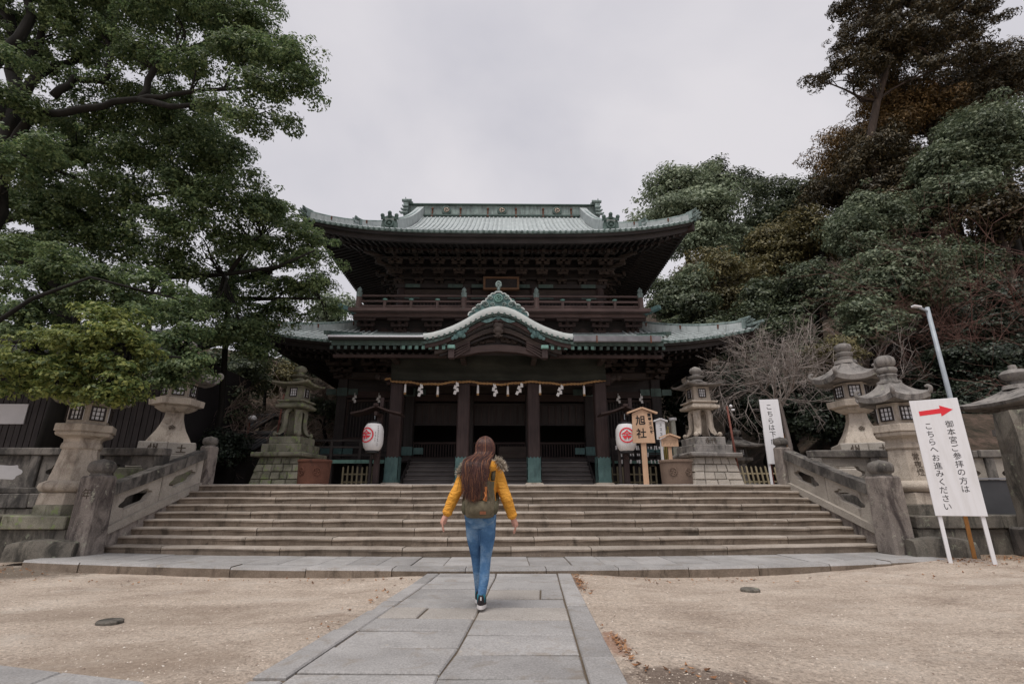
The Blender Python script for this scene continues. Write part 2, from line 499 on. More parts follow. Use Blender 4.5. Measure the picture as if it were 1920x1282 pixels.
M["balconywood"] = wood("balcony_timber", (0.062, 0.040, 0.037), (0.140, 0.092, 0.084), "x")
M["balconywoodz"] = wood("balcony_timber_upright", (0.070, 0.046, 0.042), (0.155, 0.105, 0.096), "z")
M["frame"] = wood("name_board_frame", (0.13, 0.075, 0.045), (0.22, 0.13, 0.08), "x")
M["ridgewall"] = copper("ridge_wall_copper", (0.13, 0.175, 0.165), (0.30, 0.38, 0.35), (0.085, 0.09, 0.095), 0.44)
M["tomoe"] = plain("gilded_crest", (0.40, 0.33, 0.27), 0.6, 0.3, 0.2, 9)
# ================================================================== THE SETTING: ground, path, landing, stairs
ZT = 1.33                                   # level of the upper terrace
XA = -0.27                                  # axis of the shrine and its stairs

def bow(x, b): return b * ((x - XA) / 7.0) ** 2
def kerb_y(x): return 7.45 + bow(x, 1.02)

P_L = lambda y: lerp(-1.50, -1.06, (y - 3.4) / 4.15)      # outer and inner edges of the path's border stones
P_LI = lambda y: lerp(-1.27, -0.88, (y - 3.6) / 4.0)
P_RI = lambda y: lerp(0.475, 0.70, (y - 3.3) / 4.2)
P_R = lambda y: lerp(0.71, 0.90, (y - 3.3) / 4.3)
P_M = lambda y: interp(y, [3.4, 3.95, 5.3, 6.2, 7.2], [-0.41, -0.335, -0.245, -0.20, -0.13])

def ground_z(x, y):
    e = max(P_L(y) - x, x - P_R(y), 0.0)
    z = 0.052 * math.exp(-(e / 0.7) ** 2) * (1 if y > 2 else 0.6)
    z += 0.115 * sstep(3.6, 7.2, x) * sstep(14, 9, x) + 0.03 * sstep(-6.6, -9, x)
    z += 0.012 * math.sin(x * 1.7 + 1.1 * math.sin(y * 1.3)) * math.sin(y * 1.9 + 0.6)
    return z - (0.02 if (P_L(y) < x < P_R(y) and 3.2 < y < 7.7) else 0)

def make_gravel():
    t = NT('gravel', 0.95, 0.15)
    f = t.noise(55, 6, 0.75)
    f2 = t.voro(150)
    f3 = t.noise(24, 4, 0.8)
    base = t.ramp(t.noise(0.9, 6, 0.65, t.vec((1, 1.6, 1))), [(0.30, (0.36, 0.288, 0.232)), (0.5, (0.515, 0.428, 0.352)), (0.70, (0.62, 0.53, 0.445))])
    base = t.mix(1.0, base, t.ramp(f, [(0.28, 0.48), (0.5, 0.98), (0.70, 1.36)]), 'MULTIPLY')
    base = t.mix(1.0, base, t.ramp(f3, [(0.30, 0.62), (0.5, 1.0), (0.70, 1.28)]), 'MULTIPLY')
    base = t.mix(t.ramp(f2, [(0.05, 0.55), (0.22, 0.0)]), base, (0.22, 0.17, 0.13))
    damp = t.ramp(t.noise(0.55, 6, 0.7, t.vec((1, 1.3, 1))), [(0.52, 0.0), (0.70, 0.38)])
    base = t.mix(damp, base, (0.27, 0.20, 0.15))
    base = t.mix(t.ramp(t.noise(2.0, 6, 0.7, t.vec((0.8, 2.6, 1)), 0.5), [(0.52, 0.0), (0.74, 0.32)]), base, (0.33, 0.25, 0.19))
    base = t.mix(t.ramp(t.noise(1.1, 5, 0.6, t.vec((1, 1.7, 1))), [(0.56, 0.0), (0.72, 0.4)]), base, (0.66, 0.60, 0.53))
    # worn earth and old leaf litter: by the wall, at the right border of the path
    sx = t.n('ShaderNodeSeparateXYZ'); t.l(t.geo.outputs['Position'], sx.inputs[0])
    def blob(cx, cy, r1, r2, amt, col, b, ns=3.0):
        a = t.math('POWER', t.math('DIVIDE', t.math('SUBTRACT', sx.outputs[0], cx), r1), 2.0)
        c = t.math('POWER', t.math('DIVIDE', t.math('SUBTRACT', sx.outputs[1], cy), r2), 2.0)
        d = t.math('ADD', t.math('ADD', a, c), t.math('MULTIPLY', t.math('SUBTRACT', t.noise(ns, 6, 0.75), 0.5), 2.6))
        return t.mix(t.ramp(d, [(0.35, amt), (1.0, 0.0)]), b, col)
    base = blob(1.15, 3.42, 0.55, 0.26, 0.65, (0.085, 0.055, 0.042), base, 6)
    base = blob(0.80, 4.15, 0.09, 0.40, 0.6, (0.32, 0.15, 0.09), base, 9)
    base = blob(0.88, 6.9, 0.06, 0.6, 0.7, (0.20, 0.11, 0.07), base, 9)
    base = blob(-7.8, 8.0, 2.0, 0.9, 0.8, (0.13, 0.105, 0.08), base, 3)
    base = blob(8.4, 9.2, 1.7, 0.9, 0.75, (0.20, 0.145, 0.10), base, 3)
    base = blob(-3.6, 5.4, 1.6, 0.5, 0.35, (0.27, 0.21, 0.16), base, 2)
    base = blob(-2.6, 3.9, 0.9, 0.5, 0.45, (0.29, 0.22, 0.165), base, 2)
    t.col(base)
    h = t.math('ADD', t.math('MULTIPLY', f, 1.0), t.math('MULTIPLY', t.noise(4, 5, 0.6), 1.2))
    t.bump(h, 0.75, 0.035)
    return t.m
M['gravel'] = make_gravel()

def make_ground():
    xs = np.unique(np.concatenate([np.linspace(-13, 13, 170), -13 - np.geomspace(0.5, 900, 22), 13 + np.geomspace(0.5, 900, 22)]))
    ys = np.unique(np.concatenate([np.linspace(1, 10.4, 100), 1 - np.geomspace(0.5, 900, 22), 10.4 + np.geomspace(0.5, 1600, 24)]))
    mb = MB()
    mb.grid(lambda x, y: (x, y, ground_z(x, y) + (rnd.uniform(-0.004, 0.004) if abs(x) < 13 and 1 < y < 10 else 0) if y < 10.5 else -0.05), list(xs), list(ys))
    return mb.build('ground', M['gravel'], smooth=True, kind='structure', fix=False)
make_ground()

def make_pebbles():
    rng = np.random.default_rng(3)
    n = 22000
    y = 3.0 + (9.6 - 3.0) * rng.random(n) ** 1.5
    x = rng.uniform(-1, 1, n) * (y * 1.02 + 0.5)
    vs = []; fs = []
    for i in range(n):
        xi, yi = float(x[i]), float(y[i])
        if P_L(yi) - 0.01 < xi < P_R(yi) + 0.01 and yi < 7.7: continue
        if yi > kerb_y(xi) - 0.02 and -7.6 < xi < 7.1: continue
        s = 0.003 + 0.009 * rng.random() ** 3.5
        z = ground_z(xi, yi)
        a = rng.uniform(0, 3.14); ca, sa = math.cos(a) * s, math.sin(a) * s
        k = rng.uniform(0.5, 0.9)
        b = len(vs)
        vs += [(xi + ca, yi + sa, z), (xi - sa * k, yi + ca * k, z), (xi - ca, yi - sa, z), (xi + sa * k, yi - ca * k, z), (xi, yi, z + s * rng.uniform(0.4, 0.8))]
        fs += [(b, b + 1, b + 4), (b + 1, b + 2, b + 4), (b + 2, b + 3, b + 4), (b + 3, b, b + 4)]
    t = NT('pebble', 0.9, 0.2)
    t.col(t.ramp(t.geo.outputs['Random Per Island'], [(0.0, (0.22, 0.17, 0.135)), (0.3, (0.44, 0.36, 0.29)), (0.75, (0.58, 0.50, 0.42)), (1.0, (0.70, 0.64, 0.57))]))
    mb = MB(); mb.v = vs; mb.f = fs; mb.m = [0] * len(fs)
    mb.build('gravel_stones', t.m, kind='stuff', fix=False)
    # dry fallen leaves
    vs = []; fs = []
    spots = [(0.83, 4.1, 0.05, 0.4, 50), (1.05, 3.55, 0.3, 0.2, 16), (8.2, 9.0, 1.2, 0.7, 420), (7.1, 8.3, 0.5, 0.4, 120), (-8.0, 8.2, 1.4, 0.6, 260), (0, 7.3, 6.5, 0.25, 200), (0.9, 6.9, 0.08, 0.6, 120), (-1.3, 5.0, 0.2, 1.5, 60)]
    for cx, cy, sx, sy, n in spots:
        for _ in range(n):
            xi, yi = rng.normal(cx, sx * 0.6), rng.normal(cy, sy * 0.6)
            if P_L(yi) < xi < P_R(yi) and yi < 7.7: continue
            if yi > kerb_y(xi) - 0.03 and -7.6 < xi < 7.1: continue
            if yi > 9.15 and abs(xi) > 6.5: continue
            s = rng.uniform(0.012, 0.03); a = rng.uniform(0, 6.28); z = ground_z(xi, yi) + 0.006
            ca, sa = math.cos(a) * s, math.sin(a) * s
            b = len(vs)
            vs += [(xi + ca, yi + sa, z + rng.uniform(0, s)), (xi - sa * .5, yi + ca * .5, z), (xi - ca, yi - sa, z + rng.uniform(0, s * .6)), (xi + sa * .5, yi - ca * .5, z)]
            fs.append((b, b + 1, b + 2, b + 3))
    t = NT('dry_leaf', 0.8, 0.2)
    t.col(t.ramp(t.geo.outputs['Random Per Island'], [(0.0, (0.09, 0.05, 0.03)), (0.5, (0.24, 0.11, 0.05)), (1.0, (0.42, 0.24, 0.13))]))
    mb = MB(); mb.v = vs; mb.f = fs; mb.m = [0] * len(fs)
    mb.build('fallen_leaves', t.m, kind='stuff', fix=False)
make_pebbles()

def slab(mb, poly, z0, z1, ch=0.010, gap=0.008, cross=0.0):
    """paving stone over a convex polygon; z1 may be a function of (x, y)"""
    n = len(poly)
    area = sum(poly[k][0] * poly[(k + 1) % n][1] - poly[(k + 1) % n][0] * poly[k][1] for k in range(n))
    sg = 1 if area > 0 else -1
    def inset(d):
        out = []
        for k in range(n):
            p0, p1, p2 = Vector(poly[k - 1]), Vector(poly[k]), Vector(poly[(k + 1) % n])
            e1, e2 = (p1 - p0).normalized(), (p2 - p1).normalized()
            n1, n2 = Vector((-e1.y, e1.x)) * sg, Vector((-e2.y, e2.x)) * sg
            d1 = d + (cross if (k - 1) % n in (0, 2) else 0); d2 = d + (cross if k in (0, 2) else 0)
            b1, b2 = n1.dot(p1) + d1, n2.dot(p1) + d2
            dt = n1.x * n2.y - n1.y * n2.x
            q = Vector(((b1 * n2.y - b2 * n1.y) / dt, (n1.x * b2 - n2.x * b1) / dt)) if abs(dt) > 0.05 else p1 + (n1 + n2) * d * .5
            out.append((q.x, q.y))
        return out
    zf = z1 if callable(z1) else (lambda x, y: z1)
    a = inset(gap); b = inset(gap + ch)
    mb.loft([[(x, y, z0) for x, y in a], [(x, y, zf(x, y) - ch) for x, y in a], [(x, y, zf(x, y)) for x, y in b]])

def make_path():
    root = tag(bpy.data.objects.new('path', None), 'straight path of large grey granite slabs with border stones', kind='structure')
    COL.objects.link(root); root.location = (-0.3, 5.4, 0.0)
    off = root.location
    def pz():
        dz = rnd.uniform(-0.004, 0.006); tx = rnd.uniform(-0.006, 0.006)
        return lambda x, y: 0.052 + 0.012 * (y - 3.4) / 4.0 + dz + tx * (x + 0.3) + 0.02 * sstep(6.5, 7.4, y)
    def st(poly, label=None, mat='slab'):
        mb = MB(); slab(mb, poly, -0.08, pz(), cross=0.011 if mat else 0)
        o = mb.build('paving_slab', M[mat], root, off, label=label)
    YE = lambda x: kerb_y(x) - 0.012
    # border stones
    lb = [2.2, 3.42, 4.55, 5.75, 6.75, 7.6]
    for a, b in zip(lb, lb[1:]):
        b0 = YE(P_L(7.4)) if b == 7.6 else b
        st([(P_L(a), a), (P_LI(a), a), (P_LI(b0), b0), (P_L(b0), b0)])
    rb = [2.2, 3.84, 5.45, 6.6, 7.6]
    for a, b in zip(rb, rb[1:]):
        b0 = YE(P_R(7.4)) if b == 7.6 else b
        st([(P_RI(a), a), (P_R(a), a), (P_R(b0), b0), (P_RI(b0), b0)])
    lj = [2.2, 2.85, 3.52, 4.07, 4.53, 4.95, 5.39, 5.84, 6.40, 6.85, 7.18, 7.6]
    for i, (a, b) in enumerate(zip(lj, lj[1:])):
        b = b if b < 7.5 else YE(-0.5)
        sk = rnd.uniform(-0.02, 0.02)
        q = [(P_LI(a), a), (P_M(a), a - 0.02), (P_M(b), b - 0.02 if b < 7.4 else b), (P_LI(b), b)]
        if 5.0 < a < 5.2 or abs(a - 4.95) < 0.01:
            st([q[0], (-0.78, a), (-0.74, b), q[3]], mat='slabtan'); st([(-0.78, a), q[1], q[2], (-0.74, b)], mat='slabtan')
        else:
            st(q)
    rj = [2.2, 2.75, 3.41, 3.88, 4.38, 4.87, 5.38, 5.80, 6.33, 6.86, 7.18, 7.6]
    for i, (a, b) in enumerate(zip(rj, rj[1:])):
        b = b if b < 7.5 else YE(0.3)
        q = [(P_M(a), a), (P_RI(a), a - 0.01), (P_RI(b), b - 0.01 if b < 7.4 else b), (P_M(b), b)]
        if abs(a - 5.80) < 0.01:
            st([q[0], (0.36, a), (0.40, b), q[3]], mat='slabtan'); st([(0.36, a), q[1], q[2], (0.40, b)])
        else:
            st(q, mat='slabtan' if abs(a - 4.87) < 0.01 else 'slab')
    mb = MB()
    ys_ = list(np.linspace(2.2, 7.4, 14))
    mb.grid(lambda y, u: (lerp(P_L(y), P_R(y), u) if 0 < u < 1 else (P_L(y) + 0.01 if u <= 0 else P_R(y) - 0.01), y, 0.035 + 0.018 * (y - 3.4) / 4), ys_, [0, 0.5, 1], flip=True)
    mb.build('bedding', M['soil'], root, off)
M['slabtan'] = stone('granite_slab_tan', (0.31, 0.285, 0.26), (0.39, 0.36, 0.33), (0.25, 0.20, 0.16), (0.42, 0.35, 0.28), 0.62, 0.72, tint=0.08, bump=0.25)
make_path()

# strip of pavement crossing in the near left corner
def make_cross_pavement():
    root = tag(bpy.data.objects.new('pavement', None), 'grey pavement strip crossing in the near left corner', kind='structure')
    COL.objects.link(root); root.location = (-4, 3.2, 0)
    def yf(x): return 3.42 - (x + 2.0) * 0.285
    xs = [-9.5, -8.0, -6.6, -5.2, -3.9, -2.75, -1.62]
    for a, b in zip(xs, xs[1:]):
        mb = MB(); slab(mb, [(a, yf(a) - 1.3), (b, yf(b) - 1.3), (b, yf(b)), (a, yf(a))], -0.08, 0.028 + rnd.uniform(0, .006))
        mb.build('paving_slab', M['slab'], root, root.location)
make_cross_pavement()

def make_landing():
    root = tag(bpy.data.objects.new('stair_landing', None), 'low stone landing with kerb at the foot of the stairs', kind='structure')
    COL.objects.link(root); root.location = (XA, 8.2, 0)
    off = root.location
    cuts = [-7.45, -6.35, -5.15, -3.85, -2.75, -1.55, -0.55, 0.55, 1.55, 2.55, 3.6, 4.75, 5.85, 6.95]
    kd = lambda x: 0.34
    for i, (a, b) in enumerate(zip(cuts, cuts[1:])):
        mb = MB(); zt = 0.13 + rnd.uniform(-0.006, 0.006)
        n = 4; dy = rnd.uniform(-0.012, 0.012)
        xs = [lerp(a + 0.005, b - 0.005, k / n) for k in range(n + 1)]
        rings = []
        for x in xs:
            y0 = kerb_y(x) + dy; y1 = kerb_y(x) + kd(x)
            j = rnd.uniform(-0.004, 0.004)
            rings.append([(x, y0, -0.1), (x, y0 + j, zt - 0.028), (x, y0 + 0.02 + j, zt), (x, y1, zt), (x, y1, -0.1)])
        mb.loft(rings); mb.m = [1 if (q % 5 in (1, 2) and q < 5 * n) else 0 for q in range(len(mb.f))]
        mb.build('kerb_stone', [M['step'], M['slab']], root, off)
    x = -7.4
    while x < 6.9:
        w = rnd.uniform(0.42, 0.66); b = min(x + w, 6.92)
        y0a, y0b = kerb_y(x) + 0.345, kerb_y(b) + 0.345
        y1a, y1b = 9.15 + bow(x, 0.72), 9.15 + bow(b, 0.72)
        sk = rnd.uniform(-0.03, 0.03)
        mb = MB(); slab(mb, [(x, y0a), (b, y0b), (b, y1b), (x, y1a)], -0.08, 0.13 + rnd.uniform(-0.007, 0.005), 0.006, 0.006)
        mb.build('paving_slab', M['slab'], root, off)
        x = b
    mb = MB(); mb.grid(lambda x, u: (x, lerp(kerb_y(x) + 0.05, 9.4 + bow(x, 0.7), u), 0.115), list(np.linspace(-7.4, 6.9, 20)), [0, 1], flip=True)
    mb.build('bedding', M['soil'], root, off)
make_landing()

STEP_Y = [8.90 + 0.335 * k for k in range(9)]
STEP_B = [0.72 - 0.085 * k for k in range(9)]
def xl(k): return lerp(-7.14, -6.86, k / 8)
def xr(k): return lerp(6.74, 6.42, k / 8)

def make_stairs():
    root = thing('stone_stairs', 'wide weathered granite stairs of nine steps climbing to the shrine terrace', 'stairs', (XA, 10.2, 0.13))
    off = root.location
    rs = random.Random(21)
    for k in range(9):
        st = bpy.data.objects.new('step', None); COL.objects.link(st); st.parent = root
        z0 = 0.13 + 0.1333 * k - 0.004; z1 = 0.13 + 0.1333 * (k + 1)
        a0, a1 = xl(k) - 0.02, xr(k) + 0.02
        xs = [a0]
        while xs[-1] < a1 - 0.9:
            xs.append(min(xs[-1] + rs.uniform(0.95, 2.7), a1))
        if a1 - xs[-1] > 1e-6: xs[-1] = a1
        for a, b in zip(xs, xs[1:]):
            n = max(2, int((b - a) / 0.6)); mb = MB(); rings = []
            dy = rs.uniform(-0.007, 0.007); dz = rs.uniform(-0.004, 0.004)
            for i in range(n + 1):
                x = lerp(a + 0.006, b - 0.006, i / n)
                y = STEP_Y[k] + bow(x, STEP_B[k]) + dy
                j1, j2 = rs.uniform(-0.002, 0.002), rs.uniform(-0.002, 0.002)
                e = 0.02 if i in (0, n) else 0.0
                zz = z1 + dz - (0.004 if i in (0, n) else 0)
                rings.append([(x, y + 0.026, z0), (x, y + 0.018 + j1 + e * .5, lerp(z0, z1, 0.45)), (x, y + 0.008 + j2, zz - 0.05), (x, y + j2 + e, zz - 0.03), (x, y + 0.010 + j2 + e, zz - 0.008), (x, y + 0.030 + e, zz), (x, y + 0.75, zz), (x, y + 0.75, z0)])
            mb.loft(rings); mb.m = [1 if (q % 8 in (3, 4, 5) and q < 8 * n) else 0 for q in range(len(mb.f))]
            o = mb.build('step_stone', [M['step'], M['steptop']], st, off)
    mb = MB()
    for k in range(9):
        mb.grid(lambda x, u: (x, STEP_Y[k] + bow(x, STEP_B[k]) + 0.05, 0.13 + 0.1333 * (k + u * 0.93)), list(np.linspace(xl(k), xr(k), 16)), [0, 1])
    mb.build('core', M['soil'], root, off)
make_stairs()

# ------------------------------------------------------------------ terrace and hillside
def hill_z(x, y):
    h = 7.0 * sstep(9.0, 16, x) * sstep(25, 36, y) + 2.2 * sstep(10.5, 14, x) * sstep(12.5, 17, y)
    h += max(0, x - 13) * 0.34 * sstep(15, 28, y)
    h += max(0, y - 36) * 0.22 * sstep(-4, 12, x)
    h = h if h < 10 else 10 + (h - 10) / (1 + (h - 10) / 14.0)
    h += 11.0 * sstep(36, 52, y) * sstep(11, 21, x)
    h += 8.0 * sstep(21, 32, y) * sstep(-6.8, -10.5, x) * sstep(60, 42, y)
    h += max(0, -x - 13) * 0.10 * sstep(15, 24, y) * sstep(90, 24, -x)
    if h > 0.05: h += 0.4 * math.sin(x * 0.31 + 1) * math.sin(y * 0.27) * min(1, h)
    return ZT + h

def forest_floor():
    t = NT('forest_floor', 0.95, 0.1)
    b = t.ramp(t.noise(1.6, 7, 0.78), [(0.34, (0.022, 0.022, 0.016)), (0.52, (0.065, 0.050, 0.038)), (0.66, (0.13, 0.09, 0.072))])
    sx = t.n('ShaderNodeSeparateXYZ'); t.l(t.geo.outputs['Position'], sx.inputs[0])
    fl = t.ramp(sx.outputs[2], [(0.0, 1.0), (1.0, 0.0)])
    t.col(b); t.bump(t.noise(6, 6, 0.7), 0.8, 0.08)
    return t.m
M['floor'] = forest_floor()
def make_hill():
    xs = np.unique(np.concatenate([np.linspace(-40, 60, 130), [-400, -200, -120, -80, -60, 80, 110, 160, 260, 420]]))
    ys = np.unique(np.concatenate([np.linspace(12.6, 70, 90), [80, 95, 115, 140, 180, 240]]))
    mb = MB(); mb.grid(lambda x, y: (x, y, hill_z(x, y) + (rnd.uniform(-.12, .12) if hill_z(x, y) > ZT + .3 else 0)), list(xs), list(ys))
    mb.build('hillside', M['floor'], smooth=True, kind='structure', fix=False)
make_hill()
def make_terrace():
    root = tag(bpy.data.objects.new('terrace', None), 'pale stone paved terrace in front of the shrine', kind='structure')
    COL.objects.link(root); root.location = (XA, 14, ZT)
    y = 11.92 ; r = random.Random(5)
    while y < 19.6:
        d = 0.9; x = -6.9 + r.uniform(-.3, 0)
        if y < 12: d = 0.7
        while x < 6.4:
            w = r.uniform(0.9, 1.5)
            mb = MB(); slab(mb, [(x, y), (min(x + w, 6.6), y), (min(x + w, 6.6), y + d), (x, y + d)], ZT - 0.1, ZT + 0.012 + r.uniform(-.004, .004), 0.006)
            mb.build('paving_slab', M['slab'], root, root.location)
            x += w
        y += d
        if y > 14: break
    mb = MB(); mb.b2(-30, 30, 11.8, 20, ZT - 0.3, ZT + 0.003)
    mb.build('paving_bed', M['gravel'], root, root.location)
make_terrace()

# ------------------------------------------------------------------ retaining walls, fences, balustrades
def wall_row(root, off, x0, x1, yf, z0, z1, depth, wmin, wmax, mat, name='stone_block', ch=0.018, proud=0.02, seed=0):
    r = random.Random(seed); x = x0
    while x < x1 - 0.05:
        w = r.uniform(wmin, wmax); b = x + w
        if x1 - b < wmin * 0.7: b = x1
        mb = MB(); dy = r.uniform(-proud, proud)
        mb.cbox(((x + b) / 2, yf + depth / 2 + dy, (z0 + z1) / 2), (b - x - 0.012, depth, z1 - z0 - 0.008), ch, jit=0.010, r=r)
        mb.build(name, M[mat], root, off)
        x = b

def retaining(side):
    left = side < 0
    yw = 10.62 if left else 11.0
    xin = -7.45 if left else 7.0
    x0, x1 = (-16.0, xin) if left else (xin, 16.0)
    lab = 'dark mossy stone retaining wall left of the stairs' if left else 'weathered stone retaining wall right of the stairs'
    root = thing('retaining_wall', lab, 'stone wall', ((x0 + x1) / 2, yw, 0))
    off = root.location
    wall_row(root, off, x0, x1, yw, 0.0, 0.45, 0.4, 0.6, 1.1, 'wallstone', seed=1 + left)
    wall_row(root, off, x0, x1, yw, 0.45, 0.85, 0.4, 0.6, 1.2, 'wallstone', seed=3 + left)
    wall_row(root, off, x0, x1, yw - 0.02, 0.85, 1.13, 0.42, 0.8, 1.5, 'darkrail', seed=5 + left, proud=0.005)
    mb = MB(); mb.b2(x0, x1, yw + 0.35, 12.7, -0.05, ZT - 0.004); mb.build('wall_fill', M['wallstone'], root, off)
    # lower ledge that carries the big lantern
    lx0, lx1 = (-16.0, -7.52) if left else (7.2, 16.0)
    lab = 'low mossy stone plinth under the left front lantern' if left else 'low dark stone plinth under the right front lantern'
    r2 = thing('stone_plinth', lab, 'stone plinth', ((lx0 + lx1) / 2, 9.4, 0))
    off = r2.location; yf = 9.28 if left else 9.35
    wall_row(r2, off, lx0, lx1, yf, -0.02, 0.54, 0.5, 0.7, 1.2, 'wallstone', seed=7 + left, proud=0.03)
    wall_row(r2, off, lx0, lx1, yf - 0.06, 0.54, 0.76, 0.6, 1.2, 1.9, 'moss' if left else 'wallstone', 'cap_stone', seed=9 + left)
    mb = MB(); mb.b2(lx0, lx1, yf + 0.4, yw + 0.02, -0.05, 0.745); mb.build('plinth_fill', M['wallstone'], r2, off)
    # fence along the terrace edge: sill, posts, pierced panels, top rail
    lab = 'dark stone fence with pierced panels left of the stairs' if left else 'stone fence with pierced cloud openings right of the stairs'
    f = thing('stone_fence', lab, 'stone fence', ((x0 + x1) / 2, yw + 0.15, 1.13))
    off = f.location; ym = yw + 0.15
    xin = -7.02 if left else 6.60
    x0, x1 = (-16.0, xin) if left else (xin, 16.0)
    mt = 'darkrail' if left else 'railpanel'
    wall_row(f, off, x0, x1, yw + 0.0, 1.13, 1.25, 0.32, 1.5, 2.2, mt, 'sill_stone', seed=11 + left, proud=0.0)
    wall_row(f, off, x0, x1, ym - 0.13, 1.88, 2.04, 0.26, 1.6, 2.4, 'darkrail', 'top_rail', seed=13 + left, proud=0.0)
    x = xin + (-0.1 if left else 0.1); step = -1.25 if left else 1.25
    while abs(x) < 15.5:
        mb = MB(); mb.cbox((x, ym, 1.565), (0.2, 0.22, 0.63), 0.015); mb.build('post', M['darkrail'], f, off)
        a, b = sorted((x + 0.1 * math.copysign(1, step), x + step - 0.1 * math.copysign(1, step)))
        a += 0.003; b -= 0.003
        cx = (a + b) / 2; W = (b - a) / 2
        hole = cloud_hole(cx, 1.55, 0.36, 0.15)
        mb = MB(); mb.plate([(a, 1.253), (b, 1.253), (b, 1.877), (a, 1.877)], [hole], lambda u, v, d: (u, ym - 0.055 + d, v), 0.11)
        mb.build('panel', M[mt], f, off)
        x += step

def cloud_hole(cx, cz, w, h, n=36):
    pts = []
    for i in range(n):
        a = -2 * math.pi * i / n
        k = 1 + 0.10 * math.cos(6 * a)
        pts.append((cx + w * k * (abs(math.cos(a)) ** 0.75) * math.copysign(1, math.cos(a)), cz + h * k * (abs(math.sin(a)) ** 0.8) * math.copysign(1, math.sin(a))))
    return pts
for s_ in (-1, 1): retaining(s_)

def balustrade(side):
    left = side < 0
    if left: A, B = Vector((-7.17, 9.30, 0.0)), Vector((-6.86, 11.95, 0.0))
    else: A, B = Vector((6.80, 9.36, 0.0)), Vector((6.44, 11.95, 0.0))
    root = thing('stone_balustrade', 'sloping carved stone balustrade along the %s edge of the stairs' % ('left' if left else 'right'), 'balustrade', (A.x, A.y, 0.1))
    off = root.location
    r = random.Random(31 + side)
    def post(p, w, z0, z1, mat, fr):
        mb = MB(); mb.cbox((p.x, p.y, (z0 + z1) / 2), (w, w, z1 - z0), 0.035, rz=rz, jit=0.012, r=r, taper=0.05)
        o = mb.build('post', M[mat], root, off)
        f = MB(); s = fr
        f.lathe((p.x, p.y, z1 - 0.005), [(0.80 * s, 0), (0.80 * s, 0.16 * s), (0.74 * s, 0.20 * s), (0.76 * s, 0.28 * s), (0.95 * s, 0.38 * s), (1.04 * s, 0.55 * s), (1.06 * s, 0.85 * s), (1.0 * s, 1.10 * s), (0.86 * s, 1.28 * s), (0.55 * s, 1.40 * s), (0.22 * s, 1.48 * s), (0.05 * s, 1.55 * s)], 18)
        q = f.build('finial', M['darkrail'], o, off, smooth=True)
        return o
    d = (B - A); rz = math.atan2(d.y, d.x) - math.pi / 2
    pa = post(A, 0.42, 0.10, 1.42, 'rail', 0.195)
    pb = post(B, 0.31, 1.30, 2.18, 'rail', 0.155)
    # a carved character on the face of the lower post, as dark cuts
    if left: lettering('年', .19, lambda u, v: (.005 + u, -.213, 1.02 + v), M['carving'], pa)
    n = d.normalized(); side_v = Vector((n.y, -n.x, 0))
    P = lambda t, z, e=0.0: tuple(A + d * t + side_v * e + Vector((0, 0, z)))
    zb = lambda t: 0.48 + 0.82 * (t - 0.09) / 0.84          # stringer line
    t0, t1 = 0.10, 0.93
    # stringer (sloping base), two pierced panels, top rail
    mb = MB(); mb.beam([P(t0, zb(t0) - 0.05), P(0.5, zb(0.5) - 0.05), P(t1, zb(t1) - 0.05)], 0.28, 0.13)
    mb.build('stringer', M['railpanel'], root, off)
    tm = 0.515
    for a, b in ((t0, tm - 0.003), (tm + 0.003, t1)):
        def zz(t, v): return zb(t) + 0.075 + v
        L_ = (b - a); ho = []
        cx = (a + b) / 2
        for (u, v) in cloud_hole(0, 0, 1, 1): ho.append((cx + u * L_ * 0.30, 0.27 + v * 0.115))
        out = [(a, 0), (b, 0), (b, 0.52), (a, 0.52)]
        mb = MB(); mb.plate(out, [ho], lambda u, v, dd: P(u, zz(u, v), -0.055 + dd), 0.11)
        mb.build('panel', M['railpanel'], root, off)
    mb = MB(); mb.beam([P(t0 - 0.02, zb(t0) + 0.595), P(0.35, zb(0.35) + 0.587), P(0.65, zb(0.65) + 0.587), P(t1, zb(t1) + 0.595)], 0.25, 0.19)
    mb.build('hand_rail', M['darkrail'], root, off)
    # cheek wall below, closing the stairs' end
    mb = MB(); mb.plate([(0.06, -0.1), (1.02, -0.1), (1.02, 1.34), (0.93, 1.28), (0.07, 0.44)], [], lambda u, v, dd: P(u, v, -0.09 + dd), 0.18)
    mb.build('cheek_wall', M['rail'], root, off)
    return root
for s_ in (-1, 1): balustrade(s_)

def drum_stone(loc, l, w, h, rz, label):
    mb = MB(); n = 14; rings = []
    for i in range(9):
        t = i / 8; x = lerp(-l / 2, l / 2, t)
        k = math.sin(math.pi * min(1, max(0, 0.12 + t * 0.76))) ** 0.5
        hh = h * (0.55 + 0.45 * k); ww = w * (0.85 + 0.15 * k)
        rings.append([(x, -ww / 2, 0), (x, -ww / 2 * 1.02, hh * .55), (x, -ww * 0.40, hh * .92), (x, 0, hh), (x, ww * 0.40, hh * .92), (x, ww / 2, hh * .55), (x, ww / 2, 0)])
    mb.loft(rings)
    o = mb.build('wing_stone', M['wallstone'], ang=40)
    o.location = loc; o.rotation_euler = (0, 0, rz)
    tag(o, label, 'stone block', 'rounded stones at the balustrade feet')
drum_stone((-7.55, 8.98, 0.08), 0.95, 0.36, 0.33, R(12), 'rounded grey stone block at the foot of the left balustrade')
drum_stone((7.22, 8.95, 0.12), 0.92, 0.40, 0.32, R(-10), 'rounded dark stone block at the foot of the right balustrade')

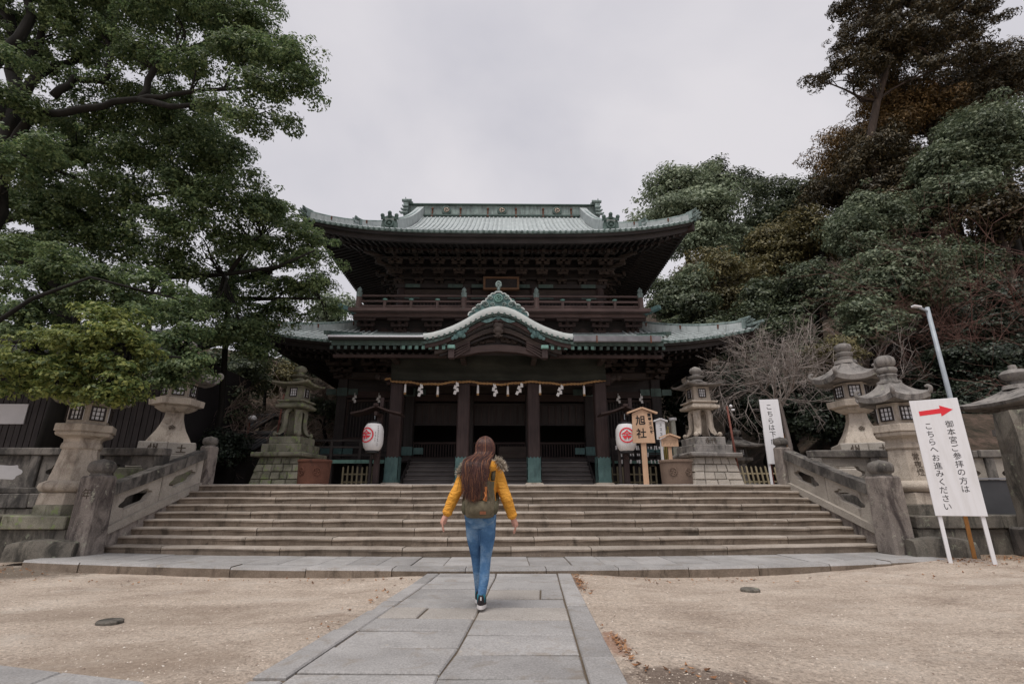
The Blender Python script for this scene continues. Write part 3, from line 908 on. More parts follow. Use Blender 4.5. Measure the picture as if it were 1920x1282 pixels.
# stone discs flush in the gravel
def cover(loc, r_, label):
    mb = MB(); mb.lathe((0, 0, 0), [(r_, -0.03), (r_, 0.012), (r_ * 0.9, 0.022), (r_ * 0.86, 0.018), (0.01, 0.018)], 18)
    o = mb.build('drain_cover', M['wallstone'], ang=30); o.location = loc
    tag(o, label, 'drain cover', 'round covers set in the gravel')
cover((-3.52, 5.06, 0.002), 0.105, 'round stone drain cover in the gravel left of the path')
cover((2.90, 6.55, 0.012), 0.11, 'small dark drain cover in the gravel right of the path')
# ================================================================== THE SHRINE HALL (x measured from its axis XA)
SH = thing('shrine_hall', 'two storey dark timber shrine hall with green copper roofs', 'shrine', (XA, 24.0, ZT))
SO = (0, 24.0, ZT)
def part(name, parent=None):
    o = bpy.data.objects.new(name, None); COL.objects.link(o); o.parent = parent or SH
    return o
def B(mb, name, mat, parent=None, **k): return mb.build(name, M[mat] if isinstance(mat, str) else mat, parent or SH, SO, **k)

# ---- ground storey
KX = (-3.55, -1.21, 1.21, 3.55)
for x in KX:
    mb = MB(); mb.cbox((x, 17.5, 3.45), (0.42, 0.42, 3.9), 0.035); c = B(mb, 'column', 'redwoodz')
    # copper sleeve with a saw-toothed upper edge
    mb = MB(); w = 0.235; pts = []
    for s_ in range(4):
        a = math.pi / 2 * s_
        ca, sa = math.cos(a), math.sin(a)
        tt = [(-w, 1.50)] + [(w, 1.50)] + [(w - 2 * w * i / 8, 2.36 if i % 2 == 0 else 2.30) for i in range(9)]
        F = lambda u, v, d, ca=ca, sa=sa: (x + ca * u + sa * (w - d), 17.5 + sa * u - ca * (w - d), v)
        mb.plate(tt, [], F, 0.02)
        for zb_ in (1.56, 1.95):
            F2 = lambda u, v, d, ca=ca, sa=sa: (x + ca * u + sa * (w + 0.008 - d), 17.5 + sa * u - ca * (w + 0.008 - d), v)
            mb.plate([(-w, zb_), (w, zb_), (w, zb_ + 0.03), (-w, zb_ + 0.03)], [], F2, 0.012)
        for i in range(4):
            uu = -w + 2 * w * (i + .5) / 4
            F3 = lambda u, v, d, ca=ca, sa=sa: (x + ca * u + sa * (w + 0.005 - d), 17.5 + sa * u - ca * (w + 0.005 - d), v)
            for zc in (2.24, 2.15):
                mb.plate([(uu - .035, zc), (uu, zc - .05), (uu + .035, zc), (uu, zc + .05)], [], F3, 0.01)
    B(mb, 'copper_sleeve', 'sleeve', c)
    mb = MB(); mb.lathe((x, 17.5, ZT), [(0.52, 0), (0.50, 0.05), (0.40, 0.17), (0.33, 0.19)], 4, math.pi / 4); B(mb, 'base_stone', 'lantern', c)

BX = (-6.25, -3.55, -1.21, 1.21, 3.55, 6.25)
for x in BX:
    mb = MB(); mb.cbox((x, 20.0, 4.0), (0.38, 0.38, 5.3), 0.03); c = B(mb, 'column', 'timberz')
    for zc in (2.75, 5.05):
        if abs(x) > 3:
            mb = MB(); mb.b2(x - .205, x + .205, 19.79, 20.2, zc - .16, zc + .16)
            for q in (-1, 1): mb.b2(x + q * .25, x + q * .62, 19.80, 19.84, zc - .12, zc + .12)
            B(mb, 'copper_fitting', 'darkcopper' if zc > 4 else 'sleeve', c)
# floor and timber steps between the porch columns
mb = MB(); mb.b2(-6.3, 6.3, 19.35, 28.0, 2.30, 2.45); B(mb, 'floor', 'timber')
ns = 6
for i in range(ns):
    z = 1.50 + 0.16 * i; y = 17.78 + 0.26 * i
    for a, b in ((-3.3, -1.46), (-1.44, 1.44), (1.46, 3.3)):
        mb = MB(); mb.cbox(((a + b) / 2, y + .17, z - 0.02), (b - a - 0.01, 0.34, 0.055), 0.008); mb.b2(a + .01, b - .01, y + 0.05, y + 0.08, z - 0.16, z - 0.048)
        B(mb, 'stair_tread', 'greyboard')
for x in (-3.3, -1.45, 1.45, 3.3):
    mb = MB(); mb.plate([(17.72, 1.34), (19.4, 1.34), (19.4, 2.40), (19.15, 2.40), (17.72, 1.56)], [], lambda u, v, d: (x - 0.03 + d, u, v), 0.06); B(mb, 'stair_string', 'timber')
# interior: dark back wall and inner lattice
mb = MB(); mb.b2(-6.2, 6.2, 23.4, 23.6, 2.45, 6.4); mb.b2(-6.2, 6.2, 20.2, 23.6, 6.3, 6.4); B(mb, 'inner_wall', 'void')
for a, b in ((-3.36, -1.40), (-1.02, 1.02), (1.40, 3.36)):
    r_ = part('railing')
    mb = MB(); mb.b2(a, b, 19.93, 20.02, 3.03, 3.10); mb.b2(a, b, 19.93, 20.02, 2.46, 2.54); B(mb, 'rail', 'redwood', r_)
    n = int((b - a) / 0.105)
    for i in range(n + 1):
        mb = MB(); x = lerp(a + 0.03, b - 0.03, i / n); mb.b2(x - .018, x + .018, 19.955, 20.0, 2.54, 3.03); B(mb, 'slat', 'redwoodz', r_)
    p_ = part('lattice_panel')
    mb = MB(); mb.b2(a, b, 20.04, 20.08, 3.80, 4.60); B(mb, 'board', 'timberz', p_)
    n = 7
    for i in range(n + 1):
        x = lerp(a + .02, b - .02, i / n); mb = MB(); mb.b2(x - .022, x + .022, 19.99, 20.04, 3.78, 4.62); B(mb, 'slat', 'redwoodz', p_)
    mb = MB()
    for z in (3.78, 4.60): mb.b2(a, b, 19.98, 20.035, z - .03, z + .03)
    B(mb, 'frame', 'timber', p_)
    mb = MB(); mb.b2(a - .1, b + .1, 19.86, 20.1, 4.70, 4.98); B(mb, 'lintel', 'redwood')
    mb = MB(); mb.b2(a - .1, b + .1, 19.92, 20.1, 5.02, 5.5); B(mb, 'transom', 'carve')
for s_ in (-1, 1):
    a, b = sorted((s_ * 3.78, s_ * 6.04))
    w_ = part('lattice_window')
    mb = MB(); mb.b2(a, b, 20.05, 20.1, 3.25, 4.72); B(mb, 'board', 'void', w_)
    for i in range(19):
        x = lerp(a + .06, b - .06, i / 18); mb = MB(); mb.b2(x - .022, x + .022, 19.99, 20.05, 3.28, 4.70); B(mb, 'slat', 'timberz', w_)
    mb = MB()
    for z in (3.24, 4.73): mb.b2(a - .05, b + .05, 19.94, 20.04, z - .05, z + .05)
    for x in (a, b): mb.b2(x - .05, x + .05, 19.945, 20.035, 3.29, 4.68)
    B(mb, 'frame', 'redwood', w_)
    for z0, z1 in ((2.46, 2.70), (2.71, 2.96), (2.97, 3.18)):
        mb = MB(); mb.b2(a, b, 20.0 + rnd.uniform(0, .02), 20.06, z0, z1); B(mb, 'wall_board', 'timber')
    mb = MB(); mb.b2(a - .1, b + .1, 19.84, 20.1, 4.82, 5.08); B(mb, 'tie_beam', 'redwood')
    mb = MB(); mb.b2(a - .1, b + .1, 19.94, 20.1, 5.1, 6.6); B(mb, 'upper_wall', 'timber')
    mb = MB(); mb.b2(s_ * 6.15, s_ * 6.25, 20.1, 28, 2.46, 6.6); B(mb, 'side_wall', 'timberz')
    # veranda with copper edge, posts and rails
    a, b = sorted((s_ * 3.85, s_ * 8.2))
    v_ = part('veranda')
    mb = MB(); mb.b2(a, b, 18.5, 19.95, 2.22, 2.32); B(mb, 'deck', 'timber', v_)
    mb = MB(); mb.b2(a, b, 18.44, 18.497, 2.205, 2.325); B(mb, 'copper_edge', 'brightcopper', v_)
    for z in (2.50, 2.78, 3.02):
        mb = MB(); mb.b2(a, b, 18.56, 18.64, z - .035, z + .035); B(mb, 'rail', 'timber', v_)
    for i in range(5):
        x = lerp(a + .1, b - .1, i / 4); mb = MB(); mb.b2(x - .05, x + .05, 18.55, 18.65, 2.325, 3.06); B(mb, 'post', 'timberz', v_)
        mb = MB(); mb.b2(x - .09, x + .09, 18.6, 18.78, ZT, 2.2); B(mb, 'pile', 'timberz', v_)
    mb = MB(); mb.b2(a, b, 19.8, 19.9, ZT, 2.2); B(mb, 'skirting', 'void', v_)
mb = MB(); mb.b2(-6.3, 6.3, 28.0, 28.2, ZT, 6.6); B(mb, 'back_wall', 'timber')
mb = MB(); mb.b2(-6.3, 6.3, 19.9, 20.12, 5.55, 6.65); B(mb, 'head_wall', 'timber')

# porch beams, brackets and the netting hung over the carvings
mb = MB(); mb.cbox((0, 17.5, 5.02), (7.9, 0.30, 0.42), 0.04); B(mb, 'porch_beam', 'redwood')
for x in KX:
    mb = MB(); mb.cbox((x, 18.75, 5.1), (0.26, 2.2, 0.36), 0.03); B(mb, 'tie_beam', 'timbery')
    for s_ in (-1, 1):
        mb = MB()                                     # carved beam nosing
        mb.beam([(x + s_ * .2, 17.5, 4.90), (x + s_ * .45, 17.5, 4.93), (x + s_ * .65, 17.5, 5.05)], 0.2, 0.2)
        mb.ball((x + s_ * .70, 17.5, 5.12), .13)
        if abs(x) > 3 and s_ * x > 0: B(mb, 'beam_nose', 'carve', smooth=True)
    mb = MB()
    for k, (w, z) in enumerate(((0.5, 5.42), (0.95, 5.60), (1.4, 5.78))):
        mb.cbox((x, 17.5, z - .05), (w, 0.2, 0.12), .02)
        for s_ in (-1, 0, 1): mb.cbox((x + s_ * (w / 2 - .1), 17.5, z + .06), (0.2, 0.26, 0.10), .02)
    mb.cbox((x, 17.0, 5.55), (.18, 1.2, .16), .02)
    B(mb, 'bracket', 'carve')
mb = MB(); mb.grid(lambda x, z: (x, 17.22 - 0.05 * math.sin(x * 2.1) * math.sin(z * 3) - .03 * math.sin(x * 5.3 + z * 4) - 0.12 * (6.0 - z) * 0.3, z), list(np.linspace(-3.75, 3.75, 60)), list(np.linspace(4.93, 6.02, 14)))
B(mb, 'netting', 'net', smooth=True)
mb = MB(); mb.cbox((0, 17.1, 6.03), (10.6, 0.22, 0.18), 0.03); B(mb, 'eave_beam', 'redwood')

# ---- porch roof with its cusped (undulating) gable
def kara(x):
    a = abs(x)
    return interp(a, [0, .25, .5, .75, 1.0, 1.25, 1.5, 1.8, 2.1, 2.35, 2.5], [1.02, .99, .90, .765, .60, .45, .325, .20, .11, .065, .08])
def porch_z(x, y):
    d = y - 15.5
    flat = 5.98 + 0.335 * d + 0.10 * max(0, (abs(x) - 4.6) / .9) ** 2 * max(0, 1 - d / 3)
    if abs(x) <= 2.5: return max(flat, 5.98 + kara(x) + 0.03 * d)
    return flat
PR = part('porch_roof')
xs = sorted(set([-5.5 + 11.0 * i / 110 for i in range(111)]))
ys = [15.5, 15.7, 16, 16.5, 17, 17.5, 18, 18.5, 19, 19.5, 20.0]
mb = MB(); mb.grid(lambda x, y: (x, y, porch_z(x, y)), xs, ys); mb.grid(lambda x, y: (x, y, porch_z(x, y) - 0.10), xs, ys, flip=True)
mb.grid(lambda x, u: (x, 15.5, porch_z(x, 15.5) - 0.10 * u), xs, [0, 1])
B(mb, 'roof_sheet', 'roof', PR, smooth=False)
# the thick lichen-pale edge of the gable and its round tile ends
ke = [x for x in xs if abs(x) <= 2.46]
mb = MB()
mb.grid(lambda x, u: (x, 15.40 + (.16 * u), 5.98 + kara(x) + 0.015 + 0.025 * math.sin(math.pi * u)), ke, [0, .3, .7, 1])
mb.grid(lambda x, u: (x, 15.40 - 0.02 * math.sin(math.pi * u), 5.98 + kara(x) + .015 - 0.25 * u * (0.74 + 0.26 * min(1, kara(x) / .5))), ke, [0, .25, .5, .75, 1], flip=True)
B(mb, 'gable_edge', 'lichencopper', PR, smooth=True)
mb = MB()
s_acc = 0; last = None; pts = []
for x in np.linspace(-2.44, 2.44, 400):
    z = 5.98 + kara(x)
    if last is not None: s_acc += math.hypot(x - last[0], z - last[1])
    if last is None or s_acc >= 0.185: pts.append((float(x), z)); s_acc = 0
    last = (x, z)
for x, z in pts:
    h = 0.25 * (0.74 + 0.26 * min(1, kara(x) / .5))
    mb.lathe((x, 15.36, z), [(0.052, 0), (0.052, 0.03)], 8) if False else mb.add(*[[(x + 0.044 * math.cos(a), 15.355, z - h + .012 + 0.044 * math.sin(a)) for a in np.linspace(0, 2 * math.pi, 9)[:-1]] + [(x + 0.044 * math.cos(a), 15.46, z - h + .012 + 0.044 * math.sin(a)) for a in np.linspace(0, 2 * math.pi, 9)[:-1]], [tuple(range(8))] + [(i, (i + 1) % 8, 8 + (i + 1) % 8, 8 + i) for i in range(8)]])
B(mb, 'tile_ends', 'darkcopper', PR, kind='stuff')
# nested barge boards under the gable
for k, (dz, dy, th, mt, lim) in enumerate(((0.21, 0.0, 0.10, 'darkcopper', 2.42), (0.30, 0.05, 0.13, 'redwood', 2.34), (0.42, 0.16, 0.07, 'timber', 2.2), (0.48, 0.22, 0.15, 'carve', 2.05), (0.62, 0.33, 0.08, 'timber', 1.9))):
    mb = MB(); e = [x for x in np.linspace(-lim, lim, 70)]
    def kz(x): return 5.98 + kara(x) * (1.0 - 0.05 * k) - dz
    rings = [[(x, 15.44 + dy, kz(x)), (x, 15.44 + dy, kz(x) - th), (x, 15.56 + dy, kz(x) - th), (x, 15.56 + dy, kz(x))] for x in e]
    mb.loft(rings); B(mb, 'barge_board', mt, PR)
# board across the gable mouth, carvings, pendant
mb = MB(); e = list(np.linspace(-1.75, 1.75, 50))
mb.grid(lambda x, u: (x, 15.98, lerp(5.50, 5.98 + kara(x) * .78 - .60, u)), e, [0, 1]); B(mb, 'gable_board', 'timber', PR)
mb = MB()
for i in range(110):
    x = rnd.uniform(-1.0, 1.0); zc = 5.98 + kara(x) * .62 - .50
    if abs(x) < .12: continue
    mb.ball((x, 15.93, zc + rnd.uniform(-.14, .10)), rnd.uniform(.03, .065), 6, 4, (1.5, .8, .8))
B(mb, 'carving', 'carve', PR, smooth=True)
mb = MB()
for a_, b_, r_ in (((-.05), 6.40, .13), (.05, 6.38, .13), (0, 6.25, .15), (0, 6.12, .10), (-.09, 6.2, .09), (.09, 6.2, .09)):
    mb.ball((a_, 15.55, b_), r_, 10, 6, (1, .45, 1))
for s_ in (-1, 1):
    mb.tube([(0, 15.55, 6.08), (s_ * .1, 15.55, 6.02), (s_ * .15, 15.55, 6.06)], [.035, .03, .02], 6); mb.tube([(0, 15.55, 6.1), (s_ * .04, 15.55, 5.97)], [.035, .015], 6)
B(mb, 'pendant', 'carve', PR, smooth=True)
def sweep_band(x0, x1, dz, th, y, n=14):
    m_ = MB(); e = np.linspace(x0, x1, n)
    m_.loft([[(x, y, 5.98 + kara(x) * .96 - dz), (x, y, 5.98 + kara(x) * .96 - dz - th * math.sin(math.pi * min(1, max(0, (i + .6) / n)))), (x, y + .03, 5.98 + kara(x) * .96 - dz - th * math.sin(math.pi * min(1, max(0, (i + .6) / n)))), (x, y + .03, 5.98 + kara(x) * .96 - dz)] for i, x in enumerate(e)])
    return m_
for x0, x1 in ((-.55, -.06), (.06, .55)):
    B(sweep_band(x0, x1, .31, .13, 15.455), 'copper_ornament', 'sleeve', PR)
mb = MB(); mb.ball((0, 15.50, 6.66), .10, 10, 6, (1, .5, 1)); B(mb, 'boss', 'sleeve', PR, smooth=True)
for s_ in (-1, 1):
    mb = MB()
    for (dx, dz, r_) in ((1.22, .0, .14), (1.08, .10, .08), (1.36, -.11, .09), (1.12, -.08, .08), (1.32, .09, .07), (1.46, -.17, .06), (1.0, .17, .06)):
        mb.lathe((s_ * dx, 15.46, 6.10 + dz), [(r_, 0)], 3) if False else mb.ball((s_ * dx, 15.46, 6.09 + dz), r_, 10, 6, (1, .35, 1))
    B(mb, 'copper_flower', 'sleeve', PR, smooth=True)
    for xx in (1.50,):
        mb = MB(); mb.cbox((s_ * xx, 15.62, 5.66), (.24, .3, .12), .02); B(mb, 'copper_cap', 'brightcopper', PR)
        mb = MB(); mb.cbox((s_ * xx, 15.64, 5.45), (.20, .22, .32), .02); B(mb, 'bracket', 'redwoodz', PR)
        mb = MB()
        for q in range(4): mb.beam([(s_ * (1.40 - .0), 15.66, 5.60 - .10 * q), (s_ * 1.12, 15.66, 5.74 - .085 * q), (s_ * .9, 15.66, 5.83 - .07 * q)], .1, .05)
        B(mb, 'curved_rib', 'redwood', PR)
mb = MB(); mb.beam([(-1.35, 15.75, 5.36), (-.6, 15.75, 5.52), (0, 15.75, 5.56), (.6, 15.75, 5.52), (1.35, 15.75, 5.36)], .2, .22); B(mb, 'rainbow_beam', 'redwood', PR)
# straight eaves left and right: fascia, copper board, two rows of rafter ends, gutters
for s_ in (-1, 1):
    a, b = sorted((s_ * 1.66, s_ * 5.35))
    mb = MB(); mb.b2(a, b, 15.56, 15.62, 5.72, 5.87); B(mb, 'fascia', 'darkcopper', PR)
    a, b = sorted((s_ * 1.7, s_ * 5.4)); mb = MB()
    n = 17
    for i in range(n):
        x = lerp(a + .05, b - .05, i / (n - 1)); mb.b2(x - .045, x + .045, 15.58, 15.66, 5.60, 5.70)
    B(mb, 'copper_rafter_ends', 'darkcopper', PR, kind='stuff')
    mb = MB()
    for i in range(7):
        x = s_ * (1.75 + .215 * i); mb.b2(x - .05, x + .05, 15.565, 15.575, 5.595, 5.705)
    B(mb, 'copper_rafter_caps', 'brightcopper', PR, kind='stuff')
    mb = MB()
    for i in range(n):
        x = lerp(a + .05, b - .05, i / (n - 1)); mb.beam([(x, 15.66, 5.60), (x, 17.2, 5.98)], .09, .10); mb.beam([(x + .08, 16.0, 5.48), (x + .08, 19.0, 6.2)], .09, .10)
    B(mb, 'rafters', 'timbery', PR, kind='stuff')
    mb = MB(); mb.b2(a, b, 15.95, 16.06, 5.42, 5.52); B(mb, 'eave_lath', 'redwood', PR)
    mb = MB(); mb.grid(lambda x, y: (x, y, porch_z(4, y) - .16), [a, b], [15.6, 19.5]); B(mb, 'soffit', 'timbery', PR)
    mb = MB()
    for i in range(20):
        x = s_ * (2.62 + 2.86 * i / 19); zz = porch_z(x, 15.5)
        mb.tube([(x, 15.455, zz - .05), (x, 15.50, zz + .0), (x, 16.2, porch_z(x, 16.2) + .015), (x, 18.5, porch_z(x, 18.5) + .015)], .035, 6)
    B(mb, 'tile_rows', 'patina', PR, kind='stuff')
    mb = MB(); mb.b2(s_ * 2.5, s_ * 5.5, 15.47, 15.56, 5.86, 5.90); B(mb, 'eave_edge', 'darkcopper', PR)
    # verge at the end of the porch roof and corner ridge
    mb = MB(); mb.beam([(s_ * 5.50, y, porch_z(5.5, y) - .02) for y in (15.42, 15.9, 16.6, 17.6, 19.0)], .16, .12); B(mb, 'verge', 'darkcopper', PR)
    g = part('gutter', PR)
    if s_ < 0:
        x0, x1, z = -5.38, -2.36, 5.84
        mb = MB(); mb.loft([[(x, 15.30, z), (x, 15.27, z + .10), (x, 15.29, z + .10), (x, 15.32, z + .02), (x, 15.42, z + .02), (x, 15.44, z + .10), (x, 15.46, z + .10), (x, 15.44, z)] for x in (x0, x1)]); B(mb, 'trough', 'black', g)
        mb = MB(); mb.b2(x0, x1, 15.245, 15.268, z + .06, z + .115); B(mb, 'lip', 'gutterlip', g)
    else:
        x0, x1, z = 2.42, 5.20, 5.80
        mb = MB(); mb.loft([[(x, 15.30, z), (x, 15.27, z + .17), (x, 15.29, z + .17), (x, 15.32, z + .02), (x, 15.42, z + .02), (x, 15.44, z + .17), (x, 15.46, z + .17), (x, 15.44, z)] for x in (x0, x1)]); B(mb, 'trough', 'gutter', g)
        for t_ in (.26, .88):
            mb = MB(); x = lerp(x0, x1, t_); mb.b2(x - .02, x + .02, 15.262, 15.285, z - .06, z + .18); B(mb, 'strap', 'rust', g)
# carved crest above the gable
CR = part('crest')
out = []
def scal(p0, p1, n, r_):
    """scalloped edge between two points"""
    v = Vector(p1) - Vector(p0); nn = Vector((-v.y, v.x)).normalized(); o_ = []
    for i in range(n):
        for k in range(5):
            t_ = (i + k / 5) / n; o_.append(tuple(Vector(p0) + v * t_ + nn * r_ * math.sin(math.pi * k / 5)))
    return o_
top = scal((-1.06, -.36), (-.80, -.02), 2, .05) + scal((-.80, -.02), (-.44, .25), 2, .06) + scal((-.44, .25), (-.28, .50), 2, .05) + scal((-.28, .50), (0, .64), 2, .05)
half = top; out = half + [(-p[0], p[1]) for p in half[::-1]]
base = [(x, (kara(x * .92) - 1.02 + .02) / .82) for x in np.linspace(1.06, -1.06, 23)]
crest_poly = [(p[0], p[1] - .0) for p in out] + [(x, z) for x, z in base]
mb = MB(); mb.plate(crest_poly, [], lambda u, v, d: (u * .92, 15.46 + d, 7.0 + v * .82), 0.16); B(mb, 'crest_board', 'sleeve', CR)
mb = MB(); mb.tube([(p[0] * .92, 15.46, 7.0 + p[1] * .82) for p in out], .024, 6); B(mb, 'crest_rim', 'lichencopper', CR)
mb = MB()
mb.tube([(.12 * math.cos(a), 15.43, 7.30 + .12 * math.sin(a)) for a in np.linspace(0, 2 * math.pi, 17)], .03, 6)
for a in np.linspace(0, 2 * math.pi, 6)[:-1]: mb.ball((.06 * math.cos(a), 15.44, 7.30 + .05 * math.sin(a)), .04, 6, 4)
B(mb, 'medallion', 'brightcopper', CR, smooth=True)
for s_ in (-1, 1):
    for (cx, cz, r0, tn) in ((.45, .10, .12, 1.6), (.70, .0, .09, 1.5), (.28, .38, .08, 1.3), (.20, .10, .08, 1.3), (.88, -.18, .06, 1.2)):
        ang = np.linspace(0, tn * 2 * math.pi, 22)
        mb = MB(); mb.tube([(s_ * .92 * (cx + r0 * (1 - .7 * i / 21) * math.cos(a)), 15.44, 7.0 + .82 * (cz + r0 * (1 - .7 * i / 21) * math.sin(a))) for i, a in enumerate(ang)], [.026 * (1 - .5 * i / 21) for i in range(22)], 5); B(mb, 'scroll', 'patina', CR, smooth=True)
mb = MB(); mb.tube([(0, 15.52, 7.55), (0, 15.52, 7.74)], .05, 8); mb.tube([(.075 * math.cos(a), 15.50, 7.82 + .10 * math.sin(a)) for a in np.linspace(0, 2 * math.pi, 17)], .035, 7); mb.ball((0, 15.52, 7.82), .06, 8, 6); B(mb, 'finial', 'patina', CR, smooth=True)
mb = MB(); mb.beam([(0, 15.62, 7.02), (0, 17, 7.1), (0, 19.6, 7.2)], .4, .35); B(mb, 'ridge', 'patina', CR)

# ---- generic hipped eaves: roof sheet, battens, soffit, rafters
def hip_roof(name, W, Y0, Y1, ze, prof, dmax, lift, liftp, batten, fascia, soff_in, soff_z, x_gap=None, gable_x=None, top_y=None):
    root = part(name)
    def lz(a, half, d): return lift * min(1.06, abs(a) / half) ** liftp * max(0, 1 - d / 5.0)
    H2 = (Y1 - Y0) / 2; YC = (Y0 + Y1) / 2
    def zf(x, d): return ze + prof(d) + lz(x, W, d)
    def zs(y, d): return ze + prof(d) + lz(y - YC, H2, d)
    N = 60; ds = list(np.linspace(0, dmax, 12))
    mb = MB()
    for sgn in (-1, 1):                                            # front and back
        yb = Y0 if sgn < 0 else Y1
        mb.grid(lambda u, d: ((W - d) * u, yb - sgn * d, zf((W - d) * u, d)), list(np.linspace(-1, 1, N)), ds)
        mb.grid(lambda u, d: (sgn * (W - d), YC + (H2 - d) * u, zs((H2 - d) * u, d)), list(np.linspace(-1, 1, N)), ds)
    if gable_x:
        dd = list(np.linspace(dmax, H2, 9))
        for sgn in (-1, 1):
            yb = Y0 if sgn < 0 else Y1
            mb.grid(lambda u, d: (gable_x * u, yb - sgn * d, ze + prof(d) + lz(gable_x * u, W, d)), list(np.linspace(-1, 1, 20)), dd)
    B(mb, 'roof_sheet', 'roof', root, fix=False)
    # battens on the front slope
    n = int(2 * W / batten)
    for i in range(n + 1):
        x = -W + .12 + (2 * W - .24) * i / n
        if x_gap and abs(x) < x_gap: continue
        dm = min(W - abs(x), dmax) if not gable_x or abs(x) > gable_x else H2 - .2
        if dm < .35: continue
        mb = MB(); q = [0, .25 * dm, .5 * dm, .75 * dm, dm] if dm > 3.5 else [0, .5 * dm, dm]
        mb.tube([(x, Y0 - .03, zf(x, 0) - .05)] + [(x, Y0 + d, zf(x, d) + .012) for d in q], .045, 5); B(mb, 'batten', 'roof', root)
    # eave edge: copper lip, then layered timber fascia set back
    def ring(off, zo):
        p = []
        for sgn in (0, 1, 2, 3):
            for u in np.linspace(-1, 1, N)[:-1]:
                if sgn == 0: p.append(((W - off) * u, Y0 + off, zf(W * u, 0) + zo))
                if sgn == 1: p.append((W - off, YC + (H2 - off) * u, zs(H2 * u, 0) + zo))
                if sgn == 2: p.append((-(W - off) * u, Y1 - off, zf(W * u, 0) + zo))
                if sgn == 3: p.append((-(W - off), YC - (H2 - off) * u, zs(H2 * u, 0) + zo))
        return p
    def band(nm, mt, o1, z1, o2, z2, o3, z3):
        m_ = MB(); A_, B_, C_ = ring(o1, z1), ring(o2, z2), ring(o3, z3); n_ = len(A_)
        m_.add(A_ + B_ + C_, [(i, (i + 1) % n_, n_ + (i + 1) % n_, n_ + i) for i in range(n_)] + [(n_ + i, n_ + (i + 1) % n_, 2 * n_ + (i + 1) % n_, 2 * n_ + i) for i in range(n_)])
        B(m_, nm, mt, root, fix=False)
    band('eave_lip', 'patina', -.03, .0, -.02, -.09, .06, -.095)
    band('fascia', 'timber', .05, -.09, .06, -fascia * .5, .22, -fascia * .52)
    band('lower_fascia', 'timber', .20, -fascia * .5, .22, -fascia, .34, -fascia)
    mb = MB()
    for u in np.linspace(-1, 1, n + 1):
        if x_gap and abs(u * W) < x_gap: continue
        x = u * (W - .12); z = zf(x, 0)
        mb.tube([(x, Y0 - .07, z - .045), (x, Y0 + .1, z - .03)], .05, 7)
    for s_ in (-1, 1):
        for u in np.linspace(-.98, .98, int(2 * H2 / batten)):
            mb.tube([(s_ * (W + .07), YC + H2 * u, zs(H2 * u, 0) - .045), (s_ * (W - .1), YC + H2 * u, zs(H2 * u, 0) - .03)], .05, 6)
    B(mb, 'tile_ends', 'darkcopper', root, kind='stuff')
    # soffit
    sz = lambda d: soff_z * d - fascia
    mb = MB(); dsq = list(np.linspace(.3, soff_in + .3, 6))
    for sgn in (-1, 1):
        yb = Y0 if sgn < 0 else Y1
        mb.grid(lambda u, d: ((W - d) * u, yb - sgn * d, zf(W * u, 0) * 1.0 + sz(d) - lz(W * u, W, 0) * (d / (soff_in + .3))), list(np.linspace(-1, 1, N)), dsq)
        mb.grid(lambda u, d: (sgn * (W - d), YC + (H2 - d) * u, zs(H2 * u, 0) + sz(d) - lz(H2 * u, H2, 0) * (d / (soff_in + .3))), list(np.linspace(-1, 1, N)), dsq)
    B(mb, 'soffit', 'timbery', root, fix=False)
    mb = MB()
    def raft(P0, P1, w=.085, h=.11): mb.beam([P0, P1], w, h)
    for x in np.arange(-W + .25, W - .2, .26):
        dm = min(soff_in, W - abs(x))
        fl = lambda d: zf(x, 0) + sz(d) - lz(x, W, 0) * (d / (soff_in + .3))
        if dm > .6: raft((x, Y0 + .30, fl(.3) - .10), (x, Y0 + dm * .55, fl(dm * .55) - .10))
        if dm > 1.4: raft((x, Y0 + dm * .45, fl(dm * .45) - .26), (x, Y0 + dm, fl(dm) - .20))
    for s_ in (-1, 1):
        for y in np.arange(-H2 + .3, H2 - .25, .28):
            dm = min(soff_in, H2 - abs(y))
            fl = lambda d: zs(y, 0) + sz(d) - lz(y, H2, 0) * (d / (soff_in + .3))
            if dm > .6: raft((s_ * (W - .30), YC + y, fl(.3) - .10), (s_ * (W - dm * .55), YC + y, fl(dm * .55) - .10))
            if dm > 1.4: raft((s_ * (W - dm * .45), YC + y, fl(dm * .45) - .26), (s_ * (W - dm), YC + y, fl(dm) - .20))
    B(mb, 'rafters', 'timbery', root, kind='stuff')
    # long laths carrying the flying rafters, and corner rafters
    mb = MB(); d0 = soff_in * .50
    for s_ in (-1,):
        mb.beam([((W - d0) * u, Y0 + d0, zf(W * u, 0) + sz(d0) - lz(W * u, W, 0) * (d0 / (soff_in + .3)) - .17) for u in np.linspace(-.97, .97, 30)], .12, .08)
    for s_ in (-1, 1):
        mb.beam([(s_ * (W - d0), YC + (H2 - d0) * u, zs(H2 * u, 0) + sz(d0) - lz(H2 * u, H2, 0) * (d0 / (soff_in + .3)) - .17) for u in np.linspace(-.97, .97, 30)], .12, .08)
    B(mb, 'eave_lath', 'redwood', root)
    for s_ in (-1, 1):
        mb = MB(); mb.beam([(s_ * (W - .15), Y0 + .15, ze + lift - fascia - .02), (s_ * (W - soff_in), Y0 + soff_in, ze + soff_z * soff_in - fascia - .22)], .2, .26); B(mb, 'corner_rafter', 'redwood', root)
    return root, zf, zs

